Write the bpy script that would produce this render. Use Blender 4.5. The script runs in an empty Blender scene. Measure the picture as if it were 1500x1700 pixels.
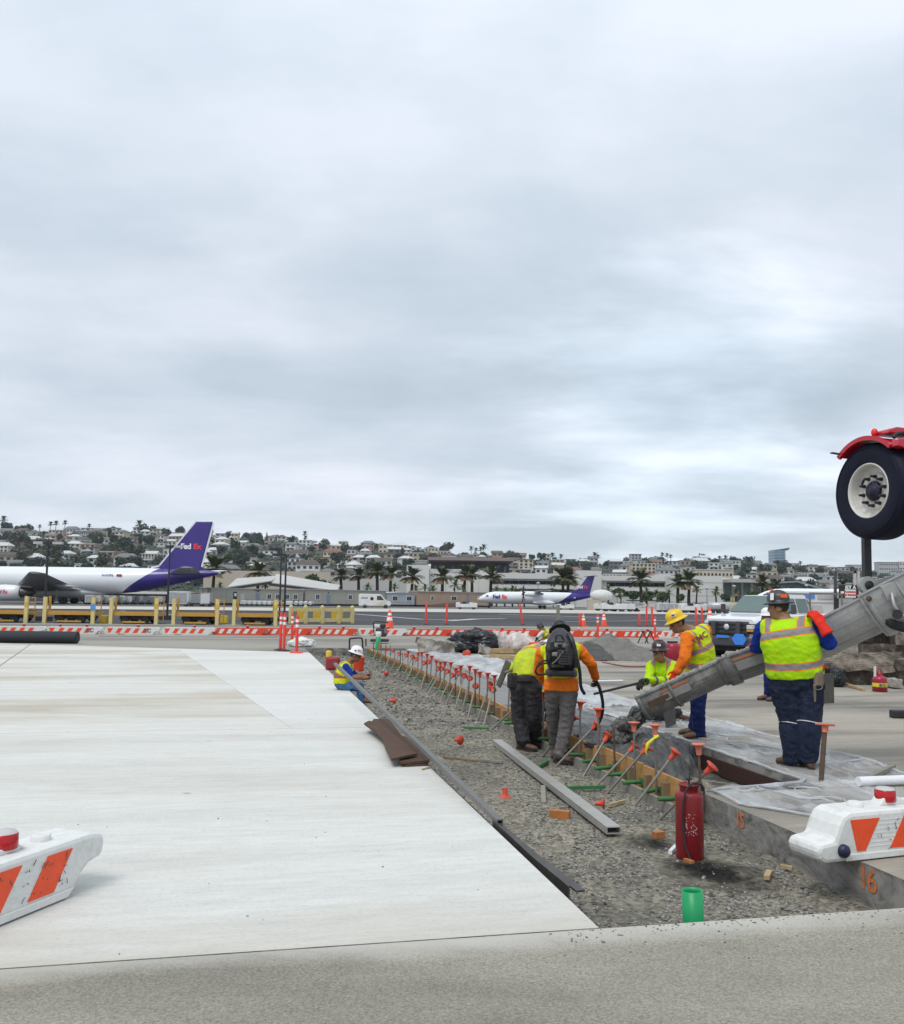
import bpy, bmesh, math, random
import numpy as np
from math import sin, cos, pi, radians, sqrt, atan2
from mathutils import Vector, Matrix, noise
from mathutils.bvhtree import BVHTree
S = bpy.context.scene
COL = S.collection
rnd = random.Random(7)
# ------------------------------------------------------------------ camera
CAM_H, PITCH, ROLL = 1.70, radians(5.56), radians(0.8)
cam_d = bpy.data.cameras.new('camera')
cam = bpy.data.objects.new('camera', cam_d); COL.objects.link(cam)
cp, sp, cr, sr = cos(PITCH), sin(PITCH), cos(ROLL), sin(ROLL)
cam.matrix_world = Matrix(((cr, -sr, 0, 0),
                           (-sr*sp, -cr*sp, -cp, 0),
                           (sr*cp, cr*cp, -sp, CAM_H),
                           (0, 0, 0, 1)))
cam_d.sensor_fit = 'HORIZONTAL'; cam_d.sensor_width = 36.0; cam_d.lens = 36.0*1500/1500*1.0
cam_d.clip_start = 0.05; cam_d.clip_end = 12000
S.camera = cam
# ------------------------------------------------------------------ sky and sun (overcast day)
SUN_EL, SUN_AZ = radians(58), radians(-150)
W = bpy.data.worlds.new('World'); S.world = W; W.use_nodes = True
nt = W.node_tree; nt.nodes.clear()
def wn(t, **k):
 n = nt.nodes.new(t)
 for a, b in k.items(): setattr(n, a, b)
 return n
def wl(a, b): nt.links.new(a, b)
out = wn('ShaderNodeOutputWorld'); bg = wn('ShaderNodeBackground'); bg.inputs[1].default_value = 0.10
sky = wn('ShaderNodeTexSky', sky_type='NISHITA'); sky.sun_disc = False
sky.sun_elevation = SUN_EL; sky.sun_rotation = SUN_AZ
tc = wn('ShaderNodeTexCoord'); sep = wn('ShaderNodeSeparateXYZ'); wl(tc.outputs['Generated'], sep.inputs[0])
def wmath(op, a, b=None, clamp=False):
 n = wn('ShaderNodeMath', operation=op); n.use_clamp = clamp
 for i, v in enumerate((a, b)):
  if v is None: continue
  if isinstance(v, (int, float)): n.inputs[i].default_value = v
  else: wl(v, n.inputs[i])
 return n.outputs[0]
zz = wmath('MAXIMUM', sep.outputs[2], 0.0)
den = wmath('ADD', zz, 0.17)
u = wmath('DIVIDE', sep.outputs[0], den); v = wmath('DIVIDE', sep.outputs[1], den)
cmb = wn('ShaderNodeCombineXYZ'); wl(u, cmb.inputs[0]); wl(v, cmb.inputs[1])
def wnoise(scale, detail, rough, off, dist=0.0, sx=1.0, sy=1.0):
 mp = wn('ShaderNodeMapping'); wl(cmb.outputs[0], mp.inputs[0])
 mp.inputs['Location'].default_value = off; mp.inputs['Scale'].default_value = (sx, sy, 1)
 n = wn('ShaderNodeTexNoise'); n.inputs['Scale'].default_value = scale; n.inputs['Detail'].default_value = detail
 n.inputs['Roughness'].default_value = rough; n.inputs['Distortion'].default_value = dist
 wl(mp.outputs[0], n.inputs['Vector']); return n.outputs[0]
n1 = wnoise(0.62, 6, 0.52, (3.1, 1.7, 0), 0.25)
n2 = wnoise(1.9, 7, 0.55, (7.3, 2.2, 4), 0.2, 0.6, 1.0)
mixn = wmath('ADD', wmath('MULTIPLY', n1, 0.60), wmath('MULTIPLY', n2, 0.40))
cr_ = wn('ShaderNodeValToRGB'); wl(mixn, cr_.inputs[0])
e = cr_.color_ramp.elements
e[0].position = 0.37; e[0].color = (4.85, 5.65, 6.35, 1)
e[1].position = 0.655; e[1].color = (8.2, 8.5, 9.3, 1)
m_ = e.new(0.47); m_.color = (5.75, 6.5, 7.2, 1)
m_ = e.new(0.55); m_.color = (6.85, 7.4, 8.15, 1)
# elevation profile: pale near the horizon, greyer at 12-20 degrees, lighter again overhead
er = wn('ShaderNodeValToRGB'); wl(zz, er.inputs[0])
e = er.color_ramp.elements
e[0].position = 0.0; e[0].color = (1.12, 1.11, 1.08, 1)
e[1].position = 1.0; e[1].color = (1.45, 1.47, 1.5, 1)
for p_, c_ in ((0.10, (1.04, 1.04, 1.05)), (0.22, (0.91, 0.925, 0.945)), (0.34, (0.98, 0.985, 1.0)), (0.52, (1.13, 1.13, 1.14))):
 m_ = e.new(p_); m_.color = (*c_, 1)
mul = wn('ShaderNodeMix', data_type='RGBA', blend_type='MULTIPLY'); mul.inputs[0].default_value = 1
wl(cr_.outputs[0], mul.inputs[6]); wl(er.outputs[0], mul.inputs[7])
# a thin, brighter place in the cloud cover, low ahead and to the right
dt = wn('ShaderNodeVectorMath', operation='DOT_PRODUCT'); wl(tc.outputs['Generated'], dt.inputs[0]); dt.inputs[1].default_value = Vector((.225, .955, .205)).normalized()
ms_ = wn('ShaderNodeMapRange', interpolation_type='SMOOTHSTEP'); wl(wmath('ADD', dt.outputs['Value'], wmath('MULTIPLY', wmath('SUBTRACT', n2, .5), .10)), ms_.inputs[0]); ms_.inputs[1].default_value = .972; ms_.inputs[2].default_value = 1.015; ms_.inputs[3].default_value = 1.0; ms_.inputs[4].default_value = 1.36
vm_ = wn('ShaderNodeVectorMath', operation='SCALE'); wl(mul.outputs[2], vm_.inputs[0]); wl(ms_.outputs[0], vm_.inputs['Scale'])
mixs = wn('ShaderNodeMix', data_type='RGBA'); mixs.inputs[0].default_value = 0.93
wl(sky.outputs[0], mixs.inputs[6]); wl(vm_.outputs[0], mixs.inputs[7])
wl(mixs.outputs[2], bg.inputs[0]); wl(bg.outputs[0], out.inputs[0])
sd = bpy.data.lights.new('sun', 'SUN'); sd.energy = 1.5; sd.angle = radians(25); sd.color = (1.0, 0.96, 0.9)
sun = bpy.data.objects.new('sun', sd); COL.objects.link(sun)
# the sky's sun_rotation turns clockwise from +Y: direction (sin az, cos az)
sdir = Vector((sin(SUN_AZ)*cos(SUN_EL), cos(SUN_AZ)*cos(SUN_EL), sin(SUN_EL)))
sun.rotation_euler = sdir.to_track_quat('Z', 'Y').to_euler(); sun.location = (0, 0, 50)
S.view_settings.view_transform = 'Standard'; S.view_settings.look = 'None'
S.view_settings.exposure = 0.19; S.view_settings.gamma = 1.0; S.view_settings.use_curve_mapping = False
S.render.engine = 'CYCLES'
S.cycles.max_bounces = 8; S.cycles.transparent_max_bounces = 24
# ------------------------------------------------------------------ measuring: where a sight line of the photo meets the place
def sight(px, py):
 x = (px-750)/1500; y = (850-py)/1500
 x, y = x*cr - y*sr, x*sr + y*cr
 return Vector((x, cp - y*sp, sp + y*cp))
def on_z(px, py, z=0.0):
 d = sight(px, py); t = (z-CAM_H)/d.z
 return Vector((0, 0, CAM_H)) + d*t
def at_y(px, py, Y):
 d = sight(px, py); return Vector((0, 0, CAM_H)) + d*(Y/d.y)
def to_px(p):
 x, y, z = p[0], p[1], p[2]-CAM_H; f = y*cp+z*sp; u_ = -y*sp+z*cp; X, U = x/f, u_/f
 return 750+1500*(X*cr+U*sr), 850-1500*(-X*sr+U*cr)
# the trench frame: s runs along it away from us, t across it from the new slab's edge
ES, ET, O2 = (-.2149, .9766), (.9766, .2149), (0.8, 4.93)
def ST(s, t, z=0.0): return Vector((O2[0]+s*ES[0]+t*ET[0], O2[1]+s*ES[1]+t*ET[1], z))
TRENCH_ANG = atan2(ES[1], ES[0])
# ------------------------------------------------------------------ materials
MATS = {}
def nodes_of(m):
 t = m.node_tree; return t, t.nodes, t.links
def M(name, col, rough=.6, metal=0.0, var=.12, scale=6.0, bump=0.0, bscale=None, col2=None, thr=(.45, .6), stretch=None, rot=0.0, spec=.5, trans=0.0, alpha=None, emit=None, grain=0.0, gscale=120.0, space='Object', coat=0.0):
 """procedural surface: base colour varied by noise, optional second colour in patches, grain and bump"""
 if name in MATS: return MATS[name]
 m = bpy.data.materials.new(name); m.use_nodes = True
 t, N, L = nodes_of(m); b = N['Principled BSDF']
 b.inputs['Roughness'].default_value = rough; b.inputs['Metallic'].default_value = metal
 b.inputs['Specular IOR Level'].default_value = spec
 if coat: b.inputs['Coat Weight'].default_value = coat
 if trans: b.inputs['Transmission Weight'].default_value = trans
 if alpha is not None: b.inputs['Alpha'].default_value = alpha
 if emit: b.inputs['Emission Color'].default_value = (*emit[:3], 1); b.inputs['Emission Strength'].default_value = emit[3]
 c = N.new('ShaderNodeTexCoord'); mp = N.new('ShaderNodeMapping')
 L.new(c.outputs[space] if space != 'World' else N.new('ShaderNodeNewGeometry').outputs['Position'], mp.inputs[0])
 if stretch: mp.inputs['Scale'].default_value = stretch
 mp.inputs['Rotation'].default_value = (0, 0, rot)
 def noi(sc, det=5, ro=.6, mapped=True):
  n = N.new('ShaderNodeTexNoise'); n.inputs['Scale'].default_value = sc
  n.inputs['Detail'].default_value = det; n.inputs['Roughness'].default_value = ro
  L.new(mp.outputs[0], n.inputs['Vector']); return n.outputs[0]
 def mix(blend, f, a, bb):
  x = N.new('ShaderNodeMix'); x.data_type = 'RGBA'; x.blend_type = blend
  for i, v in ((0, f), (6, a), (7, bb)):
   if isinstance(v, (int, float)): x.inputs[i].default_value = v
   elif isinstance(v, tuple): x.inputs[i].default_value = (*v[:3], 1)
   else: L.new(v, x.inputs[i])
  return x.outputs[2]
 cur = (*col[:3], 1)
 f1 = noi(scale)
 if col2:
  r = N.new('ShaderNodeValToRGB'); L.new(f1, r.inputs[0])
  r.color_ramp.elements[0].position = thr[0]; r.color_ramp.elements[1].position = thr[1]
  r.color_ramp.elements[0].color = (*col[:3], 1); r.color_ramp.elements[1].color = (*col2[:3], 1)
  cur = r.outputs[0]
 if var:
  r = N.new('ShaderNodeMapRange'); L.new(noi(scale*2.3 if col2 else scale, 6, .65), r.inputs[0])
  r.inputs[1].default_value = .25; r.inputs[2].default_value = .75; r.inputs[3].default_value = 1-var; r.inputs[4].default_value = 1+var
  cc = N.new('ShaderNodeCombineColor')
  for i in range(3): L.new(r.outputs[0], cc.inputs[i])
  cur = mix('MULTIPLY', 1.0, cur if not isinstance(cur, tuple) else cur, cc.outputs[0])
 if grain:
  r = N.new('ShaderNodeMapRange'); L.new(noi(gscale, 2, .7), r.inputs[0])
  r.inputs[1].default_value = .3; r.inputs[2].default_value = .7; r.inputs[3].default_value = 1-grain; r.inputs[4].default_value = 1+grain
  cc = N.new('ShaderNodeCombineColor')
  for i in range(3): L.new(r.outputs[0], cc.inputs[i])
  cur = mix('MULTIPLY', 1.0, cur, cc.outputs[0])
 if isinstance(cur, tuple): b.inputs['Base Color'].default_value = cur
 else: L.new(cur, b.inputs['Base Color'])
 if bump:
  bn = N.new('ShaderNodeBump'); bn.inputs['Strength'].default_value = min(1, bump); bn.inputs['Distance'].default_value = .02
  L.new(noi(bscale or scale*4, 5, .6), bn.inputs['Height']); L.new(bn.outputs[0], b.inputs['Normal'])
 MATS[name] = m; return m
# ------------------------------------------------------------------ objects
def put(o, parent=None):
 COL.objects.link(o)
 if parent is not None: o.parent = parent
 return o
def thing(name, label, cat, loc=(0, 0, 0), rz=0.0, group=None):
 o = bpy.data.objects.new(name, None); o.empty_display_size = .2
 o.location = loc; o.rotation_euler = (0, 0, rz); COL.objects.link(o)
 return tag(o, label, cat, group)
def tag(o, label=None, cat=None, group=None, kind=None):
 if label: o['label'] = label
 if cat: o['category'] = cat
 if group: o['group'] = group
 if kind: o['kind'] = kind
 return o
def copy_tree(o, parent=None):
 c = o.copy(); COL.objects.link(c)
 if parent is not None: c.parent = parent
 for ch in o.children: copy_tree(ch, c)
 return c
def mo(name, mesh, parent=None, loc=None, rz=None):
 o = bpy.data.objects.new(name, mesh); put(o, parent)
 if loc is not None: o.location = loc
 if rz is not None: o.rotation_euler = (0, 0, rz)
 return o
class MB:
 """collects shapes, then becomes ONE mesh object"""
 def __init__(s): s.v = []; s.f = []; s.m = []; s.sm = []
 def add(s, vs, fs, mi=0, smooth=False):
  n = len(s.v); s.v += [tuple(p) for p in vs]
  s.f += [tuple(i+n for i in f) for f in fs]; s.m += [mi]*len(fs); s.sm += [smooth]*len(fs); return s
 def box(s, c, d, mi=0, rz=0.0, mat=None):
  x, y, z = d[0]/2, d[1]/2, d[2]/2
  vs = [Vector(p) for p in ((-x,-y,-z),(x,-y,-z),(x,y,-z),(-x,y,-z),(-x,-y,z),(x,-y,z),(x,y,z),(-x,y,z))]
  R = mat if mat is not None else Matrix.Rotation(rz, 3, 'Z')
  vs = [R @ p + Vector(c) for p in vs]
  return s.add(vs, [(0,3,2,1),(4,5,6,7),(0,1,5,4),(1,2,6,5),(2,3,7,6),(3,0,4,7)], mi)
 def bar(s, a, b, w, h, mi=0, up=(0, 0, 1)):
  """rectangular bar from a to b"""
  a, b = Vector(a), Vector(b); d = (b-a); L = d.length; d.normalize()
  sd_ = d.cross(Vector(up))
  if sd_.length < 1e-4: sd_ = d.cross(Vector((1, 0, 0)))
  sd_.normalize(); u_ = sd_.cross(d)
  R = Matrix((sd_, d, u_)).transposed()
  return s.box((a+b)/2, (w, L, h), mi, mat=R)
 def cyl(s, a, b, r0, r1=None, n=12, mi=0, smooth=True, caps=True):
  r1 = r0 if r1 is None else r1
  a, b = Vector(a), Vector(b); d = (b-a).normalized()
  q = d.orthogonal().normalized(); w = d.cross(q)
  vs = []
  for c, r in ((a, r0), (b, r1)):
   for i in range(n):
    t = 2*pi*i/n; vs.append(c + (q*cos(t)+w*sin(t))*r)
  s.add(vs, [(i, (i+1) % n, n+(i+1) % n, n+i) for i in range(n)], mi, smooth)
  if caps: s.add(vs, [tuple(range(n-1, -1, -1)), tuple(range(n, 2*n))], mi)
  return s
 def tube(s, pts, r, n=8, mi=0, closed=False):
  pts = [Vector(p) for p in pts]; m = len(pts); vs = []; fs = []
  prev = None
  for i, p in enumerate(pts):
   d = (pts[min(i+1, m-1)]-pts[max(i-1, 0)]).normalized()
   q = d.orthogonal().normalized() if prev is None else (prev-d*prev.dot(d)).normalized()
   prev = q; w = d.cross(q); rr = r[i] if isinstance(r, (list, tuple)) else r
   for k in range(n):
    t = 2*pi*k/n; vs.append(p+(q*cos(t)+w*sin(t))*rr)
  for i in range(m-1):
   for k in range(n): fs.append((i*n+k, i*n+(k+1) % n, (i+1)*n+(k+1) % n, (i+1)*n+k))
  s.add(vs, fs, mi, True)
  s.add(vs, [tuple(range(n-1, -1, -1)), tuple(range((m-1)*n, m*n))], mi)
  return s
 def lathe(s, prof, o=(0, 0, 0), ax=(0, 0, 1), n=16, mi=0, smooth=True, sx=1.0, sy=1.0, q=None, cap=True):
  """prof: (radius, height) pairs along ax"""
  o, ax = Vector(o), Vector(ax).normalized(); q = ax.orthogonal().normalized() if q is None else Vector(q); w = ax.cross(q)
  vs = []; fs = []
  for r, h in prof:
   for k in range(n):
    t = 2*pi*k/n; vs.append(o+ax*h+(q*cos(t)*sx+w*sin(t)*sy)*r)
  for i in range(len(prof)-1):
   for k in range(n): fs.append((i*n+k, i*n+(k+1) % n, (i+1)*n+(k+1) % n, (i+1)*n+k))
  s.add(vs, fs, mi, smooth)
  caps = []
  if not cap: return s
  if prof[0][0] > 1e-4: caps.append(tuple(range(n-1, -1, -1)))
  if prof[-1][0] > 1e-4: caps.append(tuple(range((len(prof)-1)*n, len(prof)*n)))
  s.add(vs, caps, mi); return s
 def prism(s, poly, vec, mi=0, smooth=False):
  """polygon (3D points) pushed along vec"""
  a = [Vector(p) for p in poly]; n = len(a); b = [p+Vector(vec) for p in a]
  nn = Vector((0, 0, 0))
  for i in range(n): nn += a[i].cross(a[(i+1) % n])
  up = nn.dot(Vector(vec)) > 0
  fs = [tuple(range(n-1, -1, -1)) if up else tuple(range(n)), tuple(range(n, 2*n)) if up else tuple(range(2*n-1, n-1, -1))]
  for i in range(n):
   j = (i+1) % n; fs.append((i, j, n+j, n+i) if up else (j, i, n+i, n+j))
  return s.add(a+b, fs, mi, smooth)
 def ball(s, c, r, n=12, mi=0, m=None):
  m = m or n//2+1; r = (r, r, r) if isinstance(r, (int, float)) else r; vs = []; fs = []
  c = Vector(c)
  for i in range(m+1):
   a = pi*i/m
   for k in range(n):
    t = 2*pi*k/n; vs.append(c+Vector((r[0]*sin(a)*cos(t), r[1]*sin(a)*sin(t), r[2]*cos(a))))
  for i in range(m):
   for k in range(n): fs.append((i*n+k, (i+1)*n+k, (i+1)*n+(k+1) % n, i*n+(k+1) % n))
  return s.add(vs, fs, mi, True)
 def loft(s, rings, mi=0, smooth=True, cap=True):
  n = len(rings[0]); vs = [p for r in rings for p in r]; fs = []
  for i in range(len(rings)-1):
   for k in range(n): fs.append((i*n+k, i*n+(k+1) % n, (i+1)*n+(k+1) % n, (i+1)*n+k))
  s.add(vs, fs, mi, smooth)
  if cap: s.add(vs, [tuple(range(n-1, -1, -1)), tuple(range((len(rings)-1)*n, len(rings)*n))], mi)
  return s
 def mesh(s, name, mats, origin=None):
  me = bpy.data.meshes.new(name)
  vs = s.v if origin is None else [(p[0]-origin[0], p[1]-origin[1], p[2]-origin[2]) for p in s.v]
  me.from_pydata([tuple(p) for p in vs], [], s.f)
  for mm in (mats if isinstance(mats, (list, tuple)) else [mats]): me.materials.append(mm)
  me.polygons.foreach_set('material_index', s.m); me.polygons.foreach_set('use_smooth', s.sm)
  me.update(); return me
 def build(s, name, mats, parent=None, world=False, bevel=0.0, loc=None, fix=True):
  """world=True: the shapes were given in world coordinates (parent must not be turned)"""
  org = parent.location if (world and parent is not None) else None
  if world and parent is None and s.v:
   a = np.array(s.v); lo, hi = a.min(0), a.max(0); org = Vector(((lo[0]+hi[0])/2, (lo[1]+hi[1])/2, lo[2])); 
  me = s.mesh(name, mats, org)
  if fix:
   bm = bmesh.new(); bm.from_mesh(me); bmesh.ops.recalc_face_normals(bm, faces=bm.faces); bm.to_mesh(me); bm.free()
  o = mo(name, me, parent)
  if world and parent is None and org is not None: o.location = org
  if loc is not None: o.location = loc
  if bevel:
   bv = o.modifiers.new('bevel', 'BEVEL'); bv.width = bevel; bv.segments = 2; bv.limit_method = 'ANGLE'; bv.angle_limit = radians(40)
  return o
def np_mesh(name, V, F, mats, smooth=False, mi=None):
 """large meshes from numpy arrays (F: n x k)"""
 me = bpy.data.meshes.new(name); k = F.shape[1]
 me.vertices.add(len(V)); me.vertices.foreach_set('co', V.astype(np.float32).ravel())
 me.loops.add(F.size); me.loops.foreach_set('vertex_index', F.astype(np.int32).ravel())
 me.polygons.add(len(F)); me.polygons.foreach_set('loop_start', np.arange(0, F.size, k, dtype=np.int32))
 me.polygons.foreach_set('loop_total', np.full(len(F), k, dtype=np.int32))
 for mm in (mats if isinstance(mats, (list, tuple)) else [mats]): me.materials.append(mm)
 if mi is not None: me.polygons.foreach_set('material_index', mi.astype(np.int32))
 me.polygons.foreach_set('use_smooth', np.full(len(F), smooth)); me.update(calc_edges=True); me.validate(); return me
def grid_mesh(name, P, mats, smooth=True, keep=None):
 """P: (a, b, 3) array of points; keep: boolean mask per face"""
 a, b = P.shape[:2]; idx = np.arange(a*b).reshape(a, b)
 F = np.stack([idx[:-1, :-1], idx[1:, :-1], idx[1:, 1:], idx[:-1, 1:]], -1)
 F = F[keep] if keep is not None else F.reshape(-1, 4)
 return np_mesh(name, P.reshape(-1, 3), F, mats, smooth)
def fbm(x, y, z=0.0, o=4): return noise.fractal(Vector((x, y, z)), 1.0, 2.0, o)
def text_mesh(txt, size, spacing=1.0, bold=0.0):
 cu = bpy.data.curves.new('lettering', 'FONT'); cu.body = txt; cu.size = size; cu.align_x = 'CENTER'; cu.align_y = 'CENTER'
 cu.space_character = spacing; cu.offset = bold; cu.resolution_u = 3
 o = bpy.data.objects.new('lettering', cu); COL.objects.link(o)
 dg = bpy.context.evaluated_depsgraph_get(); me = bpy.data.meshes.new_from_object(o.evaluated_get(dg))
 bpy.data.objects.remove(o); bpy.data.curves.remove(cu); return me
def lettering(name, txt, size, mat, parent, M4, spacing=1.0, bold=0.0, onto=None, off=.004, sx=1.0):
 """flat print: letters as a mesh; onto=(BVH in the same space, direction) drapes them on a curved surface"""
 me = text_mesh(txt, size, spacing, bold)
 for vv in me.vertices: vv.co.x *= sx
 me.transform(M4)
 if onto:
  bm = bmesh.new(); bm.from_mesh(me); bmesh.ops.subdivide_edges(bm, edges=[e_ for e_ in bm.edges if e_.calc_length() > size*.3], cuts=1)
  bvh, d = onto; hs_ = []
  for vv in bm.verts:
   h = bvh.ray_cast(vv.co - d*3, d); hs_.append((vv, h[0]))
  ok = [(vv.co.copy(), (h-vv.co).dot(d)) for vv, h in hs_ if h is not None]
  if len(ok) > 8:      # settle on the cloth's mean plane along the sight line
   ax = (ok[0][0]-ok[-1][0]); ax = (ax-d*ax.dot(d)).normalized(); ay = d.cross(ax)
   A = np.array([[p.dot(ax), p.dot(ay), 1] for p, _ in ok]); q, *_r = np.linalg.lstsq(A, np.array([k for _, k in ok]), rcond=None)
   lift = max(0, np.percentile(A@q-np.array([k for _, k in ok]), 97))
   for vv, h in hs_: vv.co = vv.co+d*(float(np.dot(q, [vv.co.dot(ax), vv.co.dot(ay), 1]))-lift-off)
  bm.to_mesh(me); bm.free()
 me.materials.clear(); me.materials.append(mat); me.name = name
 return mo(name, me, parent)
def bvh_of(me): 
 return BVHTree.FromPolygons([v_.co.copy() for v_ in me.vertices], [tuple(p.vertices) for p in me.polygons])
def ordinal(i): return ['first', 'second', 'third', 'fourth', 'fifth', 'sixth', 'seventh', 'eighth', 'ninth', 'tenth', 'eleventh', 'twelfth', 'thirteenth', 'fourteenth', 'fifteenth', 'sixteenth', 'seventeenth', 'eighteenth', 'nineteenth', 'twentieth', 'twenty-first', 'twenty-second', 'twenty-third', 'twenty-fourth', 'twenty-fifth', 'twenty-sixth', 'twenty-seventh', 'twenty-eighth', 'twenty-ninth', 'thirtieth', 'thirty-first', 'thirty-second', 'thirty-third', 'thirty-fourth', 'thirty-fifth', 'thirty-sixth', 'thirty-seventh', 'thirty-eighth', 'thirty-ninth', 'fortieth'][i]
# ================================================================== GROUND
HEAD = TRENCH_ANG - pi/2          # turns +Y onto the trench direction
def surface(name, poly, z, thick, mat):
 return tag(MB().prism([(p[0], p[1], z-thick) for p in poly], (0, 0, thick)).build(name, mat), kind='structure')
def concrete(name, base, dirt, streak, dark, rot=HEAD, sc=.9, thr=(.46, .72), near=False):
 """broomed concrete: long streaks across the view, dirt washes, fine pitting"""
 m = bpy.data.materials.new(name); m.use_nodes = True; t, N, L = nodes_of(m); b = N['Principled BSDF']
 b.inputs['Roughness'].default_value = .85; b.inputs['Specular IOR Level'].default_value = .25
 g = N.new('ShaderNodeNewGeometry')
 def noi(scale, det, ro, stretch=(1, 1, 1), dist=0.0):
  mp = N.new('ShaderNodeMapping'); mp.inputs['Rotation'].default_value = (0, 0, -rot); mp.vector_type = 'POINT'
  vr = N.new('ShaderNodeVectorRotate'); vr.rotation_type = 'Z_AXIS'; vr.inputs['Angle'].default_value = -rot
  L.new(g.outputs['Position'], vr.inputs['Vector'])
  ms = N.new('ShaderNodeVectorMath'); ms.operation = 'MULTIPLY'; ms.inputs[1].default_value = stretch; L.new(vr.outputs[0], ms.inputs[0])
  n = N.new('ShaderNodeTexNoise'); n.inputs['Scale'].default_value = scale; n.inputs['Detail'].default_value = det
  n.inputs['Roughness'].default_value = ro; n.inputs['Distortion'].default_value = dist; L.new(ms.outputs[0], n.inputs['Vector']); return n.outputs[0]
 def ramp(f, p0, c0, p1, c1):
  r = N.new('ShaderNodeValToRGB'); L.new(f, r.inputs[0]); r.color_ramp.elements[0].position = p0; r.color_ramp.elements[1].position = p1
  r.color_ramp.elements[0].color = (*c0, 1); r.color_ramp.elements[1].color = (*c1, 1); return r.outputs[0]
 def mix(bl, f, a, c):
  x = N.new('ShaderNodeMix'); x.data_type = 'RGBA'; x.blend_type = bl
  for i, vv in ((0, f), (6, a), (7, c)):
   if isinstance(vv, float): x.inputs[i].default_value = vv
   else: L.new(vv, x.inputs[i])
  return x.outputs[2]
 big = ramp(noi(sc*.35, 5, .6, (.35, 1.2, 1), .4), thr[0], base, thr[1], dirt)
 stk = ramp(noi(1.0, 7, .62, (.12, 2.6, 1), .15), .3, (1-streak,)*3, .72, (1+streak*.5,)*3)
 fine = ramp(noi(9, 5, .7, (.35, 1.6, 1)), .3, (1-dark,)*3, .62, (1.04,)*3)
 pit = ramp(noi(38, 3, .75, (.8, 1.2, 1)), .33, (1-dark*1.1,)*3, .5, (1.02,)*3)
 cur = mix('MULTIPLY', 1.0, mix('MULTIPLY', 1.0, mix('MULTIPLY', 1.0, big, stk), fine), pit)
 spot = N.new('ShaderNodeTexVoronoi'); spot.inputs['Scale'].default_value = 1.15; spot.feature = 'F1'
 ms = N.new('ShaderNodeVectorMath'); ms.operation = 'MULTIPLY'; ms.inputs[1].default_value = (.6, 1.0, 1); L.new(g.outputs['Position'], ms.inputs[0]); L.new(ms.outputs[0], spot.inputs['Vector'])
 sp_ = ramp(spot.outputs['Distance'], .012, (.35, .33, .3), .035, (1, 1, 1))
 cur = mix('MULTIPLY', .8, cur, sp_)
 if near:      # tracked-in tan dirt along the end of the bay
  dp = N.new('ShaderNodeVectorMath'); dp.operation = 'DOT_PRODUCT'; dp.inputs[1].default_value = (ES[0], ES[1], 0); L.new(g.outputs['Position'], dp.inputs[0]); k0 = O2[0]*ES[0]+O2[1]*ES[1]
  ma = N.new('ShaderNodeMath'); ma.operation = 'MULTIPLY_ADD'; L.new(noi(.9, 6, .6, (.25, 2.2, 1), .3), ma.inputs[0]); ma.inputs[1].default_value = 1.5; L.new(dp.outputs['Value'], ma.inputs[2])
  mr = N.new('ShaderNodeMapRange'); L.new(ma.outputs[0], mr.inputs[0]); mr.inputs[1].default_value = k0+.72; mr.inputs[2].default_value = k0+1.35; mr.inputs[3].default_value = .55; mr.inputs[4].default_value = 0
  x = N.new('ShaderNodeMix'); x.data_type = 'RGBA'; L.new(mr.outputs[0], x.inputs[0]); L.new(cur, x.inputs[6]); x.inputs[7].default_value = (.43, .385, .31, 1); cur = x.outputs[2]
 # the cast edge faces are darker and stained by the forms
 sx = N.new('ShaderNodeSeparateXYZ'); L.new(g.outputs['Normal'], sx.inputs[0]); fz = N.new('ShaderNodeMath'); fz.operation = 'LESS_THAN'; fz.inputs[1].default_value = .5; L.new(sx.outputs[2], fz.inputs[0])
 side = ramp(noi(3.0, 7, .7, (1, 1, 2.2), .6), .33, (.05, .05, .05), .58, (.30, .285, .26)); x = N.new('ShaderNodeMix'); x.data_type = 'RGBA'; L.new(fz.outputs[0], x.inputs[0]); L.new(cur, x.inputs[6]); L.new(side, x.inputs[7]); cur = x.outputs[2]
 L.new(cur, b.inputs['Base Color'])
 bn = N.new('ShaderNodeBump'); bn.inputs['Strength'].default_value = .35; bn.inputs['Distance'].default_value = .01
 L.new(noi(60, 4, .7, (.3, 1.2, 1)), bn.inputs['Height']); L.new(bn.outputs[0], b.inputs['Normal'])
 return m
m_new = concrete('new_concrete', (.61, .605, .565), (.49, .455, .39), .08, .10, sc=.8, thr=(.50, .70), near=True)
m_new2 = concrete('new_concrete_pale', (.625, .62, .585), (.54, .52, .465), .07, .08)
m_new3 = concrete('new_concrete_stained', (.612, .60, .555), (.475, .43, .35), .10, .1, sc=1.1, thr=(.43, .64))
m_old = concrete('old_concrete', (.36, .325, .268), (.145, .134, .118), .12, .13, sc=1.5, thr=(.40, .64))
m_apron = concrete('apron_concrete', (.33, .305, .26), (.20, .19, .165), .12, .1, sc=.6, thr=(.42, .62), rot=radians(8))
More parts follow.
